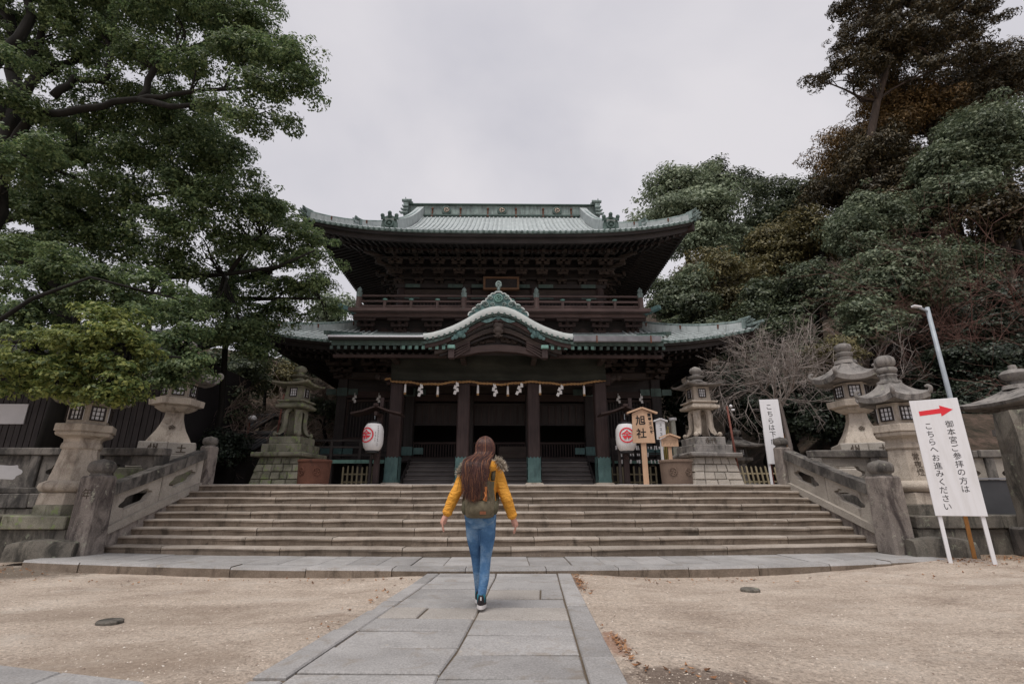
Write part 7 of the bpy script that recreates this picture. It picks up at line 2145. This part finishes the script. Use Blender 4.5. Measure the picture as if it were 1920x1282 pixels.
# ---- the wooded hillside on the right
GR = 'trees on the hillside right of the shrine'
hill = [
    # label, px, py, Y, R, mat, n, kw
    ('pale green broadleaf crown just behind the right end of the upper roof', 1285, 410, 40, 92, 'leaf_pale', 16, dict(clump=1.0, per=110, leaf=.30)),
    ('pale green lower crown hugging the upper roof tip at right', 1330, 470, 38, 62, 'leaf_pale', 9, dict(clump=.9, per=90, leaf=.28)),
    ('dark flat topped pine on the skyline right of the shrine', 1345, 355, 52, 62, 'leaf_dark', 9, dict(clump=.9, per=60, leaf=.34, flat=.4)),
    ('small dark pine crown on the skyline next to the flat topped one', 1415, 360, 54, 30, 'leaf_dark', 5, dict(clump=.8, per=60, leaf=.34)),
    ('greyish dark dome shaped crown on the skyline', 1465, 405, 48, 85, 'leaf_dark', 12, dict(clump=1.1, per=90, leaf=.34)),
    ('dark tree in the hollow under the skyline crowns', 1390, 470, 46, 60, 'leaf_dark', 8, dict(clump=1.0, per=80, leaf=.34)),
    ('olive brown crown in the middle of the wooded slope', 1450, 480, 36, 66, 'leaf_olive', 10, dict(clump=.8, per=110, leaf=.25)),
    ('olive brown rounded crown above the bare tree', 1535, 450, 34, 66, 'leaf_olive', 10, dict(clump=.8, per=110, leaf=.25)),
    ('round olive green crown above the lower roof at right', 1365, 530, 30, 72, 'leaf_olive', 11, dict(clump=.7, per=110, leaf=.22)),
    ('grey green crown right beside the eaves of the upper roof', 1280, 560, 29, 60, 'leaf_grey', 9, dict(clump=.7, per=100, leaf=.22)),
    ('dark green crown behind the lower roof tip', 1310, 610, 26, 54, 'leaf_dark', 8, dict(clump=.6, per=100, leaf=.2)),
    ('dark green crown low behind the bare grey tree', 1440, 585, 26, 68, 'leaf_dark', 10, dict(clump=.65, per=110, leaf=.2)),
    ('deep green crown above the twiggy bush', 1525, 550, 25, 62, 'leaf_dark', 9, dict(clump=.6, per=110, leaf=.2)),
    ('brown cedar mass on the left flank of the slope', 1608, 300, 36, 62, 'leaf_brown', 11, dict(clump=.9, per=150, leaf=.30, aspect=.3, droop=.4)),
    ('brown cedar mass below the skyline at left of the tall cedar', 1580, 375, 35, 52, 'leaf_cedar', 9, dict(clump=.9, per=140, leaf=.30, aspect=.3, droop=.4)),
    ('golden brown cedar crown under the tall cedar', 1665, 225, 33, 62, 'leaf_brown', 9, dict(clump=.8, per=170, leaf=.28, aspect=.3, droop=.4)),
    ('golden brown cedar crown with a pale bare trunk', 1735, 205, 32, 56, 'leaf_brown', 8, dict(clump=.8, per=170, leaf=.28, aspect=.3, droop=.4)),
    ('dark brown cedar crown in the middle of the right slope', 1650, 330, 32, 80, 'leaf_cedar', 12, dict(clump=.85, per=150, leaf=.28, aspect=.3, droop=.4)),
    ('dark cedar crown at the far right skyline', 1850, 170, 34, 75, 'leaf_cedar', 11, dict(clump=.9, per=140, leaf=.3, aspect=.3, droop=.4)),
    ('brown cedar below the far right skyline', 1800, 230, 32, 55, 'leaf_cedar', 8, dict(clump=.8, per=140, leaf=.28, aspect=.3, droop=.4)),
    ('grey green broadleaf crown high at the right edge', 1860, 290, 27, 80, 'leaf_grey', 12, dict(clump=.7, per=110, leaf=.22)),
    ('grey green broadleaf crown left of the right edge one', 1775, 350, 26, 66, 'leaf_grey', 10, dict(clump=.65, per=110, leaf=.21)),
    ('dull brown crown between grey crowns at right', 1700, 400, 29, 50, 'leaf_cedar', 7, dict(clump=.7, per=120, leaf=.24)),
    ('grey green broadleaf crown in the centre of the right slope', 1640, 440, 26, 70, 'leaf_grey', 11, dict(clump=.62, per=120, leaf=.20)),
    ('big grey green broadleaf crown above the stone lanterns', 1690, 545, 22, 84, 'leaf_grey', 15, dict(clump=.55, per=120, leaf=.18)),
    ('grey green lower bough left of the lamp post', 1630, 615, 20.5, 56, 'leaf_grey', 9, dict(clump=.48, per=120, leaf=.16)),
    ('dark green bush at the foot of the slope under the lower roof tip', 1370, 650, 24, 60, 'leaf_dark', 10, dict(clump=.55, per=110, leaf=.18)),
    ('dim green bush behind the leafless grey tree', 1470, 660, 23, 66, 'leaf_dark', 11, dict(clump=.55, per=110, leaf=.18)),
    ('dark crown deep between the grey crowns at right', 1745, 440, 36, 56, 'leaf_dark', 8, dict(clump=.8, per=110, leaf=.26)),
    ('deep green crown close to the right balcony corner', 1258, 575, 28, 46, 'leaf_dark', 8, dict(clump=.6, per=110, leaf=.2)),
    ('olive yellow shrub behind the tall flared lantern', 1575, 680, 18.5, 44, 'leaf_olive', 8, dict(clump=.36, per=110, leaf=.12)),
    ('dark brown undergrowth crown at the right edge', 1870, 420, 25, 62, 'leaf_cedar', 9, dict(clump=.6, per=110, leaf=.2)),
    ('dark crown behind the reddish branches at right', 1800, 520, 25, 66, 'leaf_dark', 10, dict(clump=.6, per=110, leaf=.2)),
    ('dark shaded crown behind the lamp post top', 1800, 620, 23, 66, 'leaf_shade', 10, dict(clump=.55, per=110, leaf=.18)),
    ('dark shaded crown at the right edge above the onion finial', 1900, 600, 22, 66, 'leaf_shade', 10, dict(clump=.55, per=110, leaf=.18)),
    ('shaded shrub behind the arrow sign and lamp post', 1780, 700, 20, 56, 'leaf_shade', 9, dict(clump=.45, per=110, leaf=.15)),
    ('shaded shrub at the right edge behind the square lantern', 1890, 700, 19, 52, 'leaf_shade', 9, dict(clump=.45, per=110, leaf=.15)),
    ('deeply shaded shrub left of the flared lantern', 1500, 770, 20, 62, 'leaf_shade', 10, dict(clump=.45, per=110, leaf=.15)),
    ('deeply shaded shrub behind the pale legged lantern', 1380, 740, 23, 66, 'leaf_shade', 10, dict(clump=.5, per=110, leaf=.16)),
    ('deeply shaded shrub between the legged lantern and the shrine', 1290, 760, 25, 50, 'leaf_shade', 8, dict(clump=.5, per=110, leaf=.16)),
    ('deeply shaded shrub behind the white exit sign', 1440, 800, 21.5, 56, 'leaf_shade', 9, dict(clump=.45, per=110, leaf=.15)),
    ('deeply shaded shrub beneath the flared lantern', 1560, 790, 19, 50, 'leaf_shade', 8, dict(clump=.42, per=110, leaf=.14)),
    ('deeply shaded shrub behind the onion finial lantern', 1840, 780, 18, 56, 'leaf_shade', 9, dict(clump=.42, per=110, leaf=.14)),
]
for i, (lab, px, py, Y, Rr, mt, n, kw) in enumerate(hill):
    kw['per'] = int(kw['per'] * .72); kw['leaf'] *= .96; kw['back'] = -.30
    simple_tree(lab, px, py, Y, Rr * 1.08, mt, 400 + i, GR, n=int(n * 1.35), bark='barkred' if mt in ('leaf_brown', 'leaf_cedar') else 'bark', dens=1.35, **kw)

# tall cedar towering over the slope
def tall_cedar():
    rng = np.random.default_rng(77); Y = 30
    base = at(1640, 420, Y + 2); gz = hill_z(base.x, base.y); b = (base.x, base.y, gz - .2)
    trunk = [b, T_(1632, 260, Y), T_(1645, 190, Y), T_(1672, 100, Y), T_(1690, 0, Y), T_(1695, -90, Y)]
    ps = []
    for px, py, r in ((1700, 20, 62), (1640, 40, 52), (1760, 30, 56), (1610, 80, 40), (1660, 95, 48), (1720, 90, 56), (1780, 85, 44), (1590, 125, 34), (1640, 135, 38), (1700, 140, 42), (1560, 140, 26), (1530, 150, 18), (1750, 135, 36), (1830, 30, 24), (1815, 65, 24), (1845, 110, 26), (1870, 130, 20), (1810, 120, 24), (1690, -50, 70), (1610, 10, 34), (1580, 95, 20), (1800, 20, 30), (1620, 165, 22), (1740, -20, 50), (1670, 60, 44), (1700, 115, 44), (1840, 80, 20), (1880, 40, 18), (1860, 20, 22)):
        ps.append(pf(px, py, Y + rng.uniform(-1.2, 1.2), r * .82, flat=.5))
    tree('cedar_tree', 'tall dark cedar rising above the skyline at upper right', 'tree', b, trunk, .34, ps, 'leaf_cedar', 78, bark='barkred', group=None, clump=.46, per=66, leaf=.26, aspect=.30, dens=.85, droop=.6, back=-.4)
tall_cedar()
for i, (px, p0, p1, Y, lab) in enumerate(((1738, 330, 215, 31.5, 'bare pale trunk under the golden brown crown'), (1690, 330, 240, 31.5, 'bare crooked trunk left of the pale one'))):
    c = at(px, p0, Y); z = hill_z(c.x, c.y); e = at(px + 3, p1, Y); root = thing('slim_tree', lab, 'tree', (c.x, c.y, z), 0, 'bare trunks among the cedars'); mb = MB()
    mb.tube([(0, 0, -.2), (.1, 0, (e.z - z) * .5), (e.x - c.x, 0, e.z - z)], [.2, .16, .12], 7); mb.build('trunk', M['barkred'], root, smooth=True)
# ================================================================== THE WALKER
def jean_mat():
    t = NT('denim', 0.85, 0.15)
    b = t.ramp(t.noise(5, 5, 0.6), [(0.32, (0.045, 0.115, 0.240)), (0.50, (0.095, 0.205, 0.375)), (0.68, (0.26, 0.39, 0.55))])
    g = t.noise(420, 2, 0.5); b = t.mix(1.0, b, t.ramp(g, [(0.3, 0.8), (0.7, 1.2)]), 'MULTIPLY')
    t.col(b); t.bump(t.math('ADD', t.noise(16, 4, 0.6, t.vec((1, 1, 2.4)), 1.0), t.math('MULTIPLY', g, .1)), 0.55, 0.03); return t.m
def jacket_mat():
    t = NT('mustard_cloth', 0.75, 0.2)
    b = t.ramp(t.noise(4, 4, 0.6), [(0.3, (0.70, 0.315, 0.040)), (0.7, (0.83, 0.41, 0.075))])
    t.col(b); t.bump(t.math('ADD', t.noise(13, 4, 0.55, t.vec((1, 1, 1.8)), 1.2), t.math('MULTIPLY', t.noise(300, 2), .08)), 0.75, 0.035); return t.m
def hair_mat():
    t = NT('brown_hair', 0.5, 0.25)
    t.b.inputs['Anisotropic'].default_value = 0.5
    isl = t.geo.outputs['Random Per Island']
    b = t.ramp(isl, [(0.0, (0.026, 0.011, 0.010)), (0.5, (0.058, 0.024, 0.020)), (0.82, (0.10, 0.040, 0.030)), (0.96, (0.25, 0.105, 0.048))])
    sx = t.n('ShaderNodeSeparateXYZ'); t.l(t.geo.outputs['Position'], sx.inputs[0])
    tip = t.ramp(t.math('MULTIPLY', t.math('SUBTRACT', 1.16, sx.outputs[2]), 4.2), [(0.15, 0.0), (1.0, 0.55)])   # bleached tips
    b = t.mix(tip, b, t.ramp(isl, [(0.0, (0.045, 0.018, 0.014)), (0.7, (0.14, 0.05, 0.028)), (1.0, (0.45, 0.18, 0.07))]))
    t.col(b); return t.m
M['denim'] = jean_mat(); M['mustard'] = jacket_mat(); M['hair'] = hair_mat()
M['skin'] = plain('skin', (0.56, 0.30, 0.23), 0.5, 0.35, 0.08, 20)
M['olive'] = plain('olive_canvas', (0.150, 0.128, 0.086), 0.8, 0.2, 0.25, 26, 0.4)
M['olivedark'] = plain('olive_canvas_dark', (0.095, 0.086, 0.056), 0.8, 0.2, 0.2, 26, 0.3)
M['leather'] = plain('brown_leather', (0.20, 0.075, 0.035), 0.55, 0.3, 0.25, 20)
M['orange'] = plain('orange_leather', (0.48, 0.17, 0.045), 0.55, 0.3, 0.2, 20)
M['fur'] = leafmat('fur_trim', (0.22, 0.17, 0.12), (0.48, 0.40, 0.30), (0.74, 0.67, 0.57), 0.15)
M['shoeblack'] = plain('shoe_mesh', (0.028, 0.022, 0.024), 0.7, 0.25, 0.25, 40)
M['sole'] = plain('white_sole', (0.66, 0.63, 0.62), 0.6, 0.3, 0.05, 10)
M['sock'] = plain('teal_sock', (0.03, 0.16, 0.20), 0.85, 0.1, 0.2, 40)

def capsules(mb, pts, rad, n=14, flat=None):
    """a chain of swept circles with round ends"""
    pts = [Vector(p) for p in pts]; P, R_ = [], []
    for k in (0.15, .6): 
        d = (pts[0] - pts[1]).normalized(); P.append(pts[0] + d * rad[0] * math.cos(k * math.pi / 2)); R_.append(rad[0] * math.sin(k * math.pi / 2))
    P += pts; R_ += list(rad)
    for k in (.6, 0.15):
        d = (pts[-1] - pts[-2]).normalized(); P.append(pts[-1] + d * rad[-1] * math.cos(k * math.pi / 2)); R_.append(rad[-1] * math.sin(k * math.pi / 2))
    mb.tube(P, R_, n)
def ell(mb, rings):
    """torso-like loft: rings of (cx, cy, z, rx, ry)"""
    N = 24; mb.loft([[(cx + rx * math.copysign(abs(math.cos(a)) ** .85, math.cos(a)), cy + ry * math.copysign(abs(math.sin(a)) ** .85, math.sin(a)), z) for a in [2 * math.pi * j / N for j in range(N)]] for cx, cy, z, rx, ry in rings])
def fuse(mb, name, voxel, mat, parent, off, smooth=4, dec=0.0):
    """voxel-union the pieces into one continuous skin"""
    me = mb.mesh(name + '_raw', off)
    ob = bpy.data.objects.new('raw', me); COL.objects.link(ob)
    rm = ob.modifiers.new('r', 'REMESH'); rm.mode = 'VOXEL'; rm.voxel_size = voxel; rm.use_smooth_shade = True
    if smooth: sm = ob.modifiers.new('s', 'SMOOTH'); sm.factor = .5; sm.iterations = smooth
    if dec: dm = ob.modifiers.new('d', 'DECIMATE'); dm.ratio = dec
    dg = bpy.context.evaluated_depsgraph_get(); dg.update()
    out = bpy.data.meshes.new_from_object(ob.evaluated_get(dg)); out.name = name
    bpy.data.objects.remove(ob); bpy.data.meshes.remove(me)
    out.materials.clear(); out.materials.append(mat)
    out.polygons.foreach_set('use_smooth', [True] * len(out.polygons))
    return out

def person():
    O = Vector((-.25, 5.25, .075))
    # one continuous body: head, neck, trunk, arms with hands, legs
    L3 = lambda *p: tuple(p)
    mb = MB()
    ell(mb, [(0, 0, .74, .11, .08), (0, 0, .80, .138, .10), (0, 0, .88, .138, .10), (0, 0, .98, .115, .085), (0, .0, 1.08, .12, .09), (0, 0, 1.18, .132, .09), (0, 0, 1.26, .128, .075), (.01, 0, 1.31, .07, .06), (.02, .01, 1.36, .05, .05)])
    capsules(mb, [(.02, .0, 1.28), (.028, .015, 1.40)], [.052, .05])
    mb.ball((.035, .02, 1.462), .10, 18, 12, (.80, .98, 1.14))           # skull
    mb.ball((.035, .055, 1.415), .062, 14, 8, (.92, 1.0, .95))            # jaw
    mb.ball((.035, .125, 1.435), .017, 8, 6, (.8, 1.1, 1.2))              # nose
    mb.tube([(.035, .112, 1.462), (.035, .128, 1.43)], [.010, .015], 8)
    for s_ in (-1, 1):
        mb.ball((.035 + s_ * .082, .02, 1.445), .024, 8, 6, (.4, .8, 1.3))  # ears
    mb.ball((.035, .112, 1.398), .018, 8, 5, (1.5, .7, .5))              # lips
    arms = {-1: [(-.148, 0, 1.25), (-.222, -.04, 1.07), (-.255, -.06, 1.01), (-.330, -.05, .83)], 1: [(.150, 0, 1.25), (.225, -.02, 1.05), (.250, -.03, .99), (.318, .03, .80)]}
    for s_, pts in arms.items():
        capsules(mb, [(s_ * .10, 0, 1.25)] + pts, [.06, .055, .045, .042, .028])
        w = Vector(pts[-1]); d = (Vector(pts[-1]) - Vector(pts[-2])).normalized()
        side = Vector((0, 1, 0)); out_ = d.cross(side).normalized()
        palm = w + d * .05
        # palm, four unequal bent fingers, thumb from the side of the palm
        capsules(mb, [w, w + d * .03, w + d * .075], [.026, .030, .031]); capsules(mb, [w + d * .03 + side * .014, w + d * .08 + side * .018], [.019, .017]); capsules(mb, [w + d * .03 - side * .014, w + d * .08 - side * .018], [.019, .017])
        for k, (o_, l1, l2) in enumerate(((.0315, .036, .030), (.0105, .041, .035), (-.0105, .038, .033), (-.0305, .029, .024))):
            k0 = w + d * .078 + side * o_; k1 = k0 + d * l1 * .95 - out_ * (-s_) * .010 * -1; k2 = k1 + d * l2 * .75 + out_ * (.018 if s_ > 0 else -.018) * -1 * 1
            k3 = k2 + d * .012 + out_ * (-.012 if s_ > 0 else .012)
            capsules(mb, [k0 - d * .02, k0, k1, k2, k3], [.0088, .0085, .0078, .0070, .0062], 8)
        t0 = w + d * .030 + side * .026; t1 = t0 + side * .024 + d * .026; t2 = t1 + d * .028 + side * .004
        capsules(mb, [w + d * .02 + side * .012, t0, t1, t2], [.013, .0125, .011, .009], 8)
    legs = {1: [(.074, 0, .80), (.074, .01, .62), (.055, .015, .43), (.045, -.02, .25), (.022, -.05, .095)], -1: [(-.074, .01, .80), (-.066, .06, .62), (-.040, .12, .43), (-.02, .16, .26), (-.012, .22, .095)]}
    for s_, pts in legs.items():
        capsules(mb, pts, [.078, .070, .050, .046, .034])
        a = Vector(pts[-1]); capsules(mb, [a + Vector((0, -.012, -.045)), a + Vector((0, .05, -.05)), a + Vector((0, .14, -.062))], [.024, .026, .020])
    body_me = fuse(mb, 'person', .0045, M['skin'], None, (0, 0, 0), 1, .28)
    body = bpy.data.objects.new('person', body_me); COL.objects.link(body); body.location = O
    tag(body, 'woman with long brown hair in a mustard jacket and blue jeans walking towards the stairs, seen from behind', 'person')
    body['label'] = 'woman with long hair in mustard jacket and jeans walking towards the stairs'
    # face details
    mb = MB()
    for s_ in (-1, 1): mb.ball((.035 + s_ * .031, .109, 1.462), .011, 8, 5, (1.3, .5, .7))
    mb.build('eyes', M['ink'], body, smooth=True)
    # jeans
    mb = MB()
    ell(mb, [(0, 0, .70, .09, .07), (0, .0, .75, .145, .105), (0, -.012, .80, .157, .120), (0, -.012, .86, .155, .114), (0, 0, .93, .136, .10), (0, 0, 1.0, .126, .092)])
    for s_, pts in legs.items():
        q = [Vector(p) for p in pts]; q[-1] = q[-1].lerp(q[-2], .16)
        capsules(mb, q, [.082, .073, .053, .048, .039])
        kn = Vector(pts[2]); 
        for zz, rr in ((.47, .063), (.39, .062)):
            pass
    for s_ in (-1, 1): mb.ball((s_ * .072, -.062, .815), .078, 12, 8, (1, .85, 1.05))
    jm = fuse(mb, 'jeans', .0085, M['denim'], None, (0, 0, 0), 3)
    je = link('jeans', jm, body)
    mb = MB()
    for s_ in (-1, 1):
        cx = s_ * .082
        poly = [(-.055, .06), (.055, .06), (.055, -.045), (0, -.075), (-.055, -.045)]
        mb.plate(poly, [], lambda u, v, d: (cx + u, -.150 + .012 * (abs(u) / .055) + .05 * max(0, v) * .5 - .004 * d + (.03 if v < -.05 else 0) * .3, .825 + v), 1)
    mb.build('pocket', M['denim'], je)
    # socks and shoes
    for s_, pts in legs.items():
        a = Vector(pts[-1]); lift = 0.0
        mb = MB(); mb.tube([a + Vector((0, 0, .03)), a + Vector((0, 0, -.035))], [.041, .040], 12); mb.build('sock', M['sock'], body, smooth=True)
        sh = MB()
        def foot(mb, k, z0, z1):
            out = []
            N = 20; prof = []
            for i in range(N):
                t = 2 * math.pi * i / N; y = math.cos(t); x = math.sin(t)
                wid = .043 if y < 0 else .048 - .010 * max(0, y) ** 2
                prof.append((a.x + x * wid * k, a.y + .055 + y * .125 * (1 if k >= 1 else .985)))
            return prof
        p1 = foot(sh, 1.0, 0, 0); p2 = foot(sh, .96, 0, 0)
        zb = a.z - .095
        mb = MB(); mb.loft([[(x, y, zb + .006 + .03 * max(0, (y - a.y - .13)) * 2) for x, y in p2], [(x, y, zb + .012) for x, y in p1], [(x, y, zb + .034 + (.006 if y < a.y else 0)) for x, y in p1]])
        s0 = mb.build('shoe', M['sole'], body)
        cc = [(x - a.x, y - a.y - .05) for x, y in p2]
        up = []
        for k, z_, ys in ((1.0, .034, 0), (.98, .055, .0), (.92, .078, -.006), (.80, .098, -.016), (.66, .120, -.026)):
            up.append([(a.x + x * min(1, k * 1.15), a.y + .05 + ys + y * k, zb + z_ + (.012 * (1 - k) if y < 0 else -.010 * (1 - k))) for x, y in cc])
        mb = MB(); mb.loft(up); u_ = mb.build('upper', M['shoeblack'], s0, smooth=True)
        mb = MB(); mb.b2(a.x - .006, a.x + .006, a.y - .076, a.y - .066, zb + .085, zb + .112); mb.build('heel_tab', M['sole'], s0)
    # jacket
    mb = MB()
    ell(mb, [(0, 0, .885, .164, .122), (0, 0, .92, .166, .124), (0, 0, .985, .150, .112), (0, 0, 1.06, .150, .112), (0, 0, 1.15, .162, .116), (0, 0, 1.23, .168, .108), (0, 0, 1.285, .138, .092), (.01, 0, 1.325, .085, .075)])
    for s_, pts in arms.items():
        q = [Vector(p) for p in pts]; q[-1] = q[-1].lerp(q[-2], .10); m1 = q[0].lerp(q[1], .5); m2 = q[2].lerp(q[3], .5)
        P_ = [Vector((s_ * .12, 0, 1.235)), q[0], m1, q[1], q[2], m2, q[3]]
        # soft bulges of a loose sleeve
        capsules(mb, P_, [.06, .068, .063, .058, .057, .053, .046], 16)
        for (t_, rr) in ((.25, .062), (.6, .059)): mb.ball(tuple(q[0].lerp(q[1], t_ + .1)), rr * 1.06, 12, 8, (1, 1, .55))
        for (t_, rr) in ((.15, .059), (.45, .055), (.75, .051)): mb.ball(tuple(q[2].lerp(q[3], t_)), rr * 1.07, 12, 8, (1, 1, .5))
        mb.tube([q[3].lerp(q[2], .12), q[3]], [.050, .049], 14)
    # collapsed hood on the back and shoulders
    mb.ball((.02, -.085, 1.285), .12, 16, 10, (1.35, .75, .62))
    jk = fuse(mb, 'jacket', .0095, M['mustard'], None, (0, 0, 0), 3)
    jo = link('jacket', jk, body)
    mb = MB(); ell(mb, [(0, 0, .872, .160, .118), (0, 0, .876, .168, .126), (0, 0, .905, .169, .127), (0, 0, .91, .162, .120)]); mb.build('hem', M['mustard'], jo, smooth=True)
    for s_, pts in arms.items():
        q3, q2 = Vector(pts[3]), Vector(pts[2]); p0 = q3.lerp(q2, .08); mb = MB(); mb.tube([q3.lerp(q2, .02), p0, q3.lerp(q2, .18)], [.045, .049, .051], 14); mb.build('cuff', M['mustard'], jo, smooth=True)
    # fur on the hood's edge
    rng = np.random.default_rng(9); P, N = [], []
    V = []
    for i in range(1700):
        s_ = rng.choice((-1, 1)); a = rng.uniform(.45, 1.0)
        c = np.array([.02 + s_ * (.085 + .115 * a), -.05 - .10 * (1 - a) ** 1.2 + .02 * a, 1.345 - .10 * a ** 1.6])
        if s_ > 0: c += np.array([.0, -.06 * a, .02])
        else: c += np.array([-.03 * a, -.03, -.03 * a])
        d = unit(rng.normal(size=(1, 3)) + np.array([[s_ * .5, -.5, .5]]))[0]
        p0 = c + d * .012; L_ = rng.uniform(.02, .062); p1 = p0 + d * L_ + np.array([0, 0, -.006])
        w = unit(np.cross(d, rng.normal(size=3))[None])[0] * .0032
        V += [p0 - w, p0 + w, p1 + w * .25, p1 - w * .25]
    link('fur_trim', mesh_from_quads('fur_trim', np.array(V), M['fur']), jo)
    # hair: scalp cap plus several hundred long locks blown to the left
    rng = np.random.default_rng(5)
    hm = MB()
    hm.loft([[(.035 + rx * math.cos(a) + cx, .012 + cy + ry * math.sin(a), z) for a in np.linspace(0, 2 * math.pi, 25)[:-1]] for z, rx, ry, cx, cy in ((1.578, .02, .02, 0, 0), (1.568, .05, .055, 0, 0), (1.545, .076, .088, 0, 0), (1.51, .087, .102, 0, -.002), (1.46, .086, .094, -.002, -.014), (1.40, .078, .07, -.010, -.035), (1.32, .090, .05, -.035, -.11), (1.22, .112, .045, -.055, -.195), (1.15, .095, .035, -.06, -.235), (1.10, .08, .02, -.06, -.25))])
    hr = hm.build('hair', M['hair'], body, smooth=True)
    V = []; F_ = []
    C0 = np.array([.035, .008, 1.464]); AX = np.array([.096, .112, .122])
    for i in range(1900):
        u = rng.uniform(-1, 1)
        az = -math.pi / 2 + u * 1.9
        el0 = rng.uniform(1.0, 1.5)
        pts = []
        sphere = lambda el, k=1.0: C0 + AX * k * np.array([math.cos(az) * math.cos(el), math.sin(az) * math.cos(el), math.sin(el)])
        k_ = rng.uniform(1.0, 1.05)
        for el in np.linspace(el0, -.25, 5): pts.append(sphere(el, k_))
        side_p = pts[-1].copy()
        if side_p[1] > -.02: side_p[1] = -.02
        x1 = -.052 + u * .120 + rng.normal(0, .010)
        end = 1.125 - rng.random() ** .8 * .20 + .05 * abs(u)
        stray = rng.random() < .06
        x2 = -.056 + u * .076 + rng.normal(0, .020) + (rng.uniform(-.07, .10) if stray else 0)
        if u > .7: x2 += .03
        y1 = -.215 - .05 * (1 - u * u) + rng.normal(0, .008); y2 = -.288 - .030 * (1 - u * u) + rng.normal(0, .010)
        ph = u * 6 + rng.normal(0, .35); am = rng.uniform(.004, .014)
        z0_ = side_p[2]
        for q in np.linspace(.12, 1, 9):
            z = z0_ + (end - z0_) * q
            a1 = min(1, q / .42); a1 = a1 * a1 * (3 - 2 * a1)
            p = side_p * (1 - a1) + np.array([x1, y1, 0]) * a1
            a2 = max(0, (q - .35) / .65); p = p * (1 - a2) + np.array([x2, y2, 0]) * a2
            p[2] = z; p[0] += am * math.sin(q * 7 + ph) * q
            pts.append(p)
        K = len(pts); w = rng.uniform(.0018, .0038); b = len(V)
        for k, p in enumerate(pts):
            t = k / (K - 1); ww = w * (1 - .9 * max(0, (t - .55) / .45)) * (.6 if k == 0 else 1)
            V += [(p[0] - ww, p[1], p[2]), (p[0], p[1] - ww * .8, p[2] + ww * .8), (p[0] + ww, p[1], p[2])]
        for k in range(K - 1):
            for jj in range(2): F_.append((b + 3 * k + jj, b + 3 * k + jj + 1, b + 3 * k + jj + 4, b + 3 * k + jj + 3))
    m2 = MB(); m2.v = V; m2.f = F_; m2.m = [0] * len(F_)
    m2.build('locks', M['hair'], hr, smooth=True, kind='stuff', fix=False)

    # the rucksack is a thing of its own
    bp = thing('backpack', 'olive canvas rucksack with leather straps on the walking woman', 'backpack', tuple(O + Vector((0, -.13, .83))))
    off = (0, -.13, .83)
    mb = MB(); ell(mb, [(0, -.155, .80, .10, .05), (0, -.165, .815, .135, .080), (0, -.175, .88, .150, .092), (0, -.175, .97, .148, .092), (0, -.170, 1.06, .135, .085), (0, -.16, 1.13, .11, .075), (0, -.15, 1.165, .06, .04)])
    bm_ = fuse(mb, 'sack', .008, M['olive'], None, off, 3); link('sack', bm_, bp)
    mb = MB(); mb.grid(lambda a, t: (.152 * math.sin(a) * (1 - .08 * t), -.178 - .106 * math.cos(a) - .010, interp(t, [0, 1], [1.135, .985]) - .012 * math.cos(a * 2) * t), list(np.linspace(-1.15, 1.15, 16)), [0, .25, .5, .75, 1]); mb.grid(lambda a, t: (.12 * math.sin(a) * t, -.165 - .10 * math.cos(a) * t, 1.165 - .03 * t ** 2), list(np.linspace(-1.15, 1.15, 16)), [0, .5, 1]); mb.build('flap', M['olivedark'], bp, off, smooth=True)
    mb = MB(); ell(mb, [(0, -.235, .83, .08, .03), (0, -.245, .84, .105, .045), (0, -.25, .90, .11, .05), (0, -.245, .955, .10, .045), (0, -.24, .965, .08, .03)]); mb.build('front_pocket', M['olive'], bp, off, smooth=True)
    for s_ in (-1, 1):
        mb = MB(); mb.ball((s_ * .143, -.170, .895), .056, 16, 10, (.62, .9, 1.15)); mb.build('side_pocket', M['olivedark'], bp, off, smooth=True)
        mb = MB(); mb.tube([(s_ * .12, -.14, 1.15), (s_ * .135, -.06, 1.315), (s_ * .135, .05, 1.27), (s_ * .14, .10, 1.15), (s_ * .165, .06, 1.0), (s_ * .16, -.10, .90)], .020, 8); mb.build('shoulder_strap', M['olivedark'], bp, off, smooth=True)
        mb = MB(); mb.box((s_ * .06, -.292, 1.02), (.020, .010, .13)); mb.build('buckle_strap', M['orange'], bp, off)
        mb = MB(); mb.box((s_ * .06, -.300, .985), (.030, .010, .032)); mb.build('buckle', M['leather'], bp, off)
        mb = MB(); mb.tube([(s_ * .045, -.298, 1.04), (s_ * .05 + .01, -.312, 1.0), (s_ * .04, -.306, .965)], [.005, .005, .008], 5); mb.build('cord', M['orange'], bp, off)
    mb = MB(); mb.box((.035, -.297, .852), (.058, .008, .028)); mb.build('leather_label', M['leather'], bp, off)
    mb = MB(); mb.tube([(-.03, -.15, 1.16), (-.02, -.15, 1.20), (.02, -.15, 1.20), (.03, -.15, 1.16)], .009, 6); mb.build('carry_loop', M['leather'], bp, off)
person()
